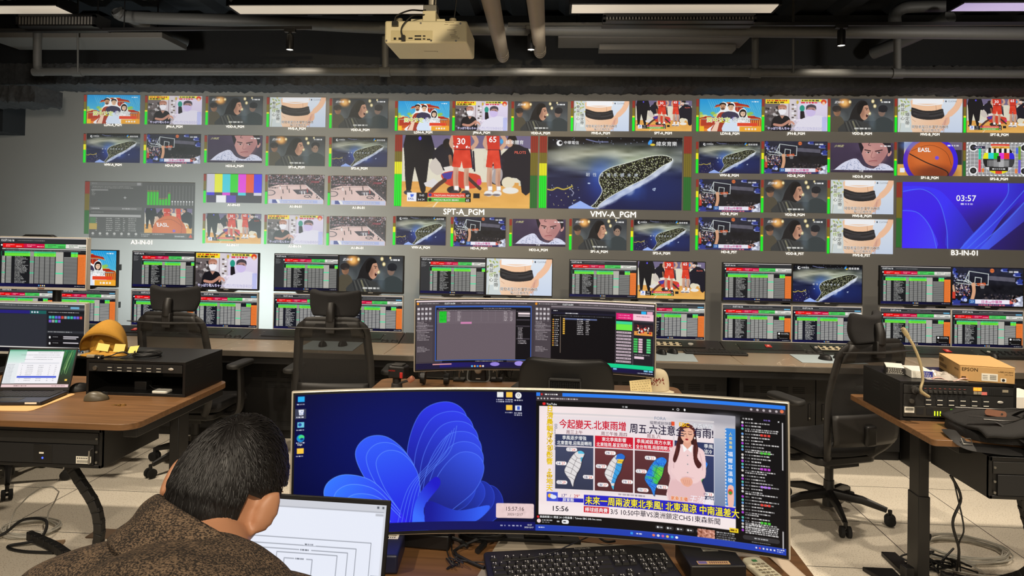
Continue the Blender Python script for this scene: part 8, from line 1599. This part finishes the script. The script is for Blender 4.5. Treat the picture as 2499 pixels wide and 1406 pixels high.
EL, ER = Vector((SL_.x - .06, 1.06, .86)), Vector((SR_.x + .05, 1.12, .86)); WL, WR = Vector((HC.x - .10, 1.245, .835)), Vector((HC.x + .13, 1.25, .835))
for S, E_, W_ in ((SL_, EL, WL), (SR_, ER, WR)): b.tube([L_(S), L_(S.lerp(E_, .5)), L_(E_), L_(E_.lerp(W_, .5)), L_(W_)], [.052, .046, .04, .036, .027], 12, 6)
for W_, s in ((WL, -1), (WR, 1)):
    b.tube([L_(W_), L_(W_ + Vector((-s * .01, .045, -.005))), L_(W_ + Vector((-s * .012, .085, -.008)))], [.026, .038, .036], 12, 5, squash=((0, 0, 1), .42))
    for k, (dx, ln) in enumerate(((-.03, .066), (-.010, .076), (.011, .071), (.030, .056))): q = W_ + Vector((-s * .012 + dx, .085, -.006)); b.tube([L_(q), L_(q + Vector((dx * .2, ln * .45, .006))), L_(q + Vector((dx * .25, ln * .8, -.006))), L_(q + Vector((dx * .25, ln, -.018)))], [.0095, .009, .008, .0065], 8, 4)
    q = W_ + Vector((-s * .03, .03, -.006)); b.tube([L_(q), L_(q + Vector((-s * .028, .028, -.004))), L_(q + Vector((-s * .038, .056, -.012)))], [.012, .011, .008], 8, 4)
for s in (-1, 1):
    H_, K_ = PV + Vector((s * .10, .02, -.02)), PV + Vector((s * .15, .43, -.05)); A_ = K_ + Vector((s * .02, -.05, -.44)); b.tube([L_(H_), L_(H_.lerp(K_, .5)), L_(K_), L_(K_.lerp(A_, .4)), L_(A_), L_(A_ + Vector((0, .02, -.04)))], [.095, .085, .062, .058, .042, .04], 14, 6); b.tube([L_(A_ + Vector((0, -.05, -.05))), L_(A_ + Vector((0, .06, -.055))), L_(A_ + Vector((0, .16, -.06)))], [.04, .042, .03], 10, 5)
    rot = HR @ Matrix.Rotation(R(-s * 36), 3, 'Z'); ec = skull((s, -.06, -.12)) + Vector((-.009 if s < 0 else 0, 0, 0)); b.ell(Hp(ec + Vector((s * .017, -.010, -.002))), (.008, .019, .034), 12, 10, rot); b.ell(Hp(ec + Vector((s * .006, .0, -.024))), (.008, .011, .014), 10, 8, rot); b.ell(Hp(ec + Vector((s * .002, .006, 0))), (.010, .014, .024), 10, 8, rot)
b.tube([Hp((0, .088, .012)), Hp((0, .108, -.022)), Hp((0, .098, -.034))], [.009, .014, .011], 10, 5); b.ell(Hp((0, .070, -.080)), (.034, .026, .026), 14, 8, HR)
for s in (-1, 1): b.ell(Hp((s * .030, .083, .008)), (.015, .009, .010), 10, 8, HR); b.ell(Hp((s * .028, .088, .026)), (.020, .007, .006), 10, 8, HR)
b.ell(Hp((0, .088, -.052)), (.024, .009, .005), 10, 8, HR); b.ell(Hp((0, .086, -.060)), (.021, .009, .006), 10, 8, HR)
body = b.build('body', skin, man, smooth=180); md = body.modifiers.new('one_skin', 'REMESH'); md.mode = 'VOXEL'; md.voxel_size = .0062; md.use_smooth_shade = True; sm = body.modifiers.new('relax', 'SMOOTH'); sm.iterations = 4; sm.factor = .5
# jacket: torso, sleeves and a turned collar
b = MB(); b.tube([L_(PV + Vector((0, -.01, -.06))), L_(PV.lerp(CH, .5) + Vector((0, -.012, 0))), L_(CH + Vector((0, -.012, 0))), L_(C7 + Vector((0, -.0, -.15)))], [.185, .172, .176, .108], 24, 6, squash=((1, 0, 0), 1.14))
b.tube([L_(SL_ + Vector((-.012, 0, -.01))), L_(SL_.lerp(C7, .5) + Vector((0, -.005, -.022))), L_(C7 + Vector((-.015, .0, -.138))), L_(SR_.lerp(C7, .5) + Vector((0, -.008, -.03))), L_(SR_ + Vector((.012, 0, -.01)))], [.074, .080, .088, .078, .070], 18, 6)
for S, E_, W_ in ((SL_, EL, WL), (SR_, ER, WR)): b.tube([L_(S + Vector((0, 0, .006))), L_(S.lerp(E_, .5)), L_(E_), L_(E_.lerp(W_, .5)), L_(E_.lerp(W_, .90))], [.076, .068, .062, .052, .045], 16, 6)
jk = b.build('jacket', tweed, man, smooth=180); md = jk.modifiers.new('one_cloth', 'REMESH'); md.mode = 'VOXEL'; md.voxel_size = .009; md.use_smooth_shade = True; sm = jk.modifiers.new('relax', 'SMOOTH'); sm.iterations = 8; sm.factor = .6
nd = (nb - C7).normalized()
def collar(u, v):
    a = R(-195 + 198 * u); ca, sa = math.cos(a), math.sin(a); f = 1 - abs(2 * u - 1) ** 3
    c = C7 + Vector((-.035, .055, -.033)); top = c + Vector((.100 * ca, .086 * sa, .036 + .006 * f)); low = c + Vector((.128 * ca, .118 * sa, -.036)); under = c + Vector((.098 * ca, .086 * sa, -.03)); t = v * 2
    p = under.lerp(top, t) if t < 1 else top.lerp(low, t - 1)
    if .6 < t < 1.4: p = p + Vector((ca * .007, sa * .007, .004))
    tilt = Matrix.Rotation(R(-30), 3, 'X') @ Matrix.Rotation(R(23), 3, 'Y'); return L_(c + tilt @ (p - c))
b = MB(); b.grid(collar, 40, 12); b.build('collar', tweed, man, solid=.007, smooth=80, sub=1)
# hair: a close cap and combed locks that run outwards from the crown
hair = mat('black_hair', (20, 17, 16), .5, noise=.35, nscale=220, spec=.6); WHL = Vector((.028, -.55, .80)).normalized()
def on_scalp(d):
    d = d.normalized(); back = -d.y
    if abs(d.x) > .58 and d.z < .06 and back < (.60 if d.z > -.4 else .45): return False            # the ears stay free
    return d.z > (-.93 if back > .42 else (-.45 if back > .1 else (-.05 if back > -.3 else .36)))
b = MB(); vs, fs = [], []; idx = {}
for i in range(31):
    th = PI * .92 * i / 30
    for k in range(48):
        a = 2 * PI * k / 48; d = Vector((math.sin(th) * math.cos(a), math.sin(th) * math.sin(a), math.cos(th))); idx[i, k] = len(vs); vs.append(Hp(skull(d) + d * (.008 if d.z > -.5 else .0035)))
for i in range(30):
    for k in range(48):
        q = [(i, k), (i + 1, k), (i + 1, (k + 1) % 48), (i, (k + 1) % 48)]; th = PI * .92 * (i + .5) / 30; a = 2 * PI * (k + .5) / 48
        if on_scalp(Vector((math.sin(th) * math.cos(a), math.sin(th) * math.sin(a), math.cos(th)))): fs.append([idx[j] for j in q])
b.add(vs, fs); cap = b.build('hair', hair, man, smooth=180)
b = MB(); rg = np.random.default_rng(44); n = 0
while n < 8000:
    d = Vector(rg.normal(0, 1, 3)).normalized()
    if not on_scalp(d): continue
    n += 1; P = []; ln = rg.uniform(.45, .9); lift = rg.uniform(.006, .0115); cur = d.copy(); sw = rg.normal(.3, .3); wand = rg.normal(0, .006, 3)
    for k in range(7):
        if not on_scalp(cur): break
        away = cur - WHL * cur.dot(WHL)
        if away.length < 1e-4: away = cur.orthogonal()
        away = (away - cur * away.dot(cur)); away.normalize(); side = cur.cross(away); P.append((skull(cur), cur.copy())); cur = (cur + (away + side * sw * .5 + Vector((0, 0, -.3 if cur.z < .4 else 0))) * .07 * ln + Vector(wand)).normalized()
    m_ = len(P)
    if m_ < 3: continue
    wd = rg.uniform(.0003, .0009); vs = []
    for k, (p, c) in enumerate(P):
        t_ = k / (m_ - 1); low = min(1, max(0, (-c.z - .2) / .5)); h = lift * (1 - .6 * low) * (1 - .3 * t_ * t_) * (.55 + .45 * min(1, 3 * t_ + .4)); sd = c.cross(P[min(k + 1, m_ - 1)][1] - P[max(k - 1, 0)][1]); sd.normalize(); w = wd * (1 - t_ ** 3) + .0001
        vs += [Hp(p + c * h - sd * w), Hp(p + c * (h + .0006)), Hp(p + c * h + sd * w)]
    b.add(vs, [(3 * k + j, 3 * k + 3 + j, 3 * k + 4 + j, 3 * k + 1 + j) for k in range(m_ - 1) for j in (0, 1)])
locks = b.build('hair_locks', hair, man, smooth=180)
t = thing('stool', 'low black seat under the man at the nearest desk', 'stool', (O.x, .70, 0)); star_base(t, r=.26); b = MB(); b.lathe([(.0001, .39), (.16, .39), (.175, .41), (.17, .445), (.0001, .45)], n=28); b.build('seat', fabric_black, t, smooth=40)
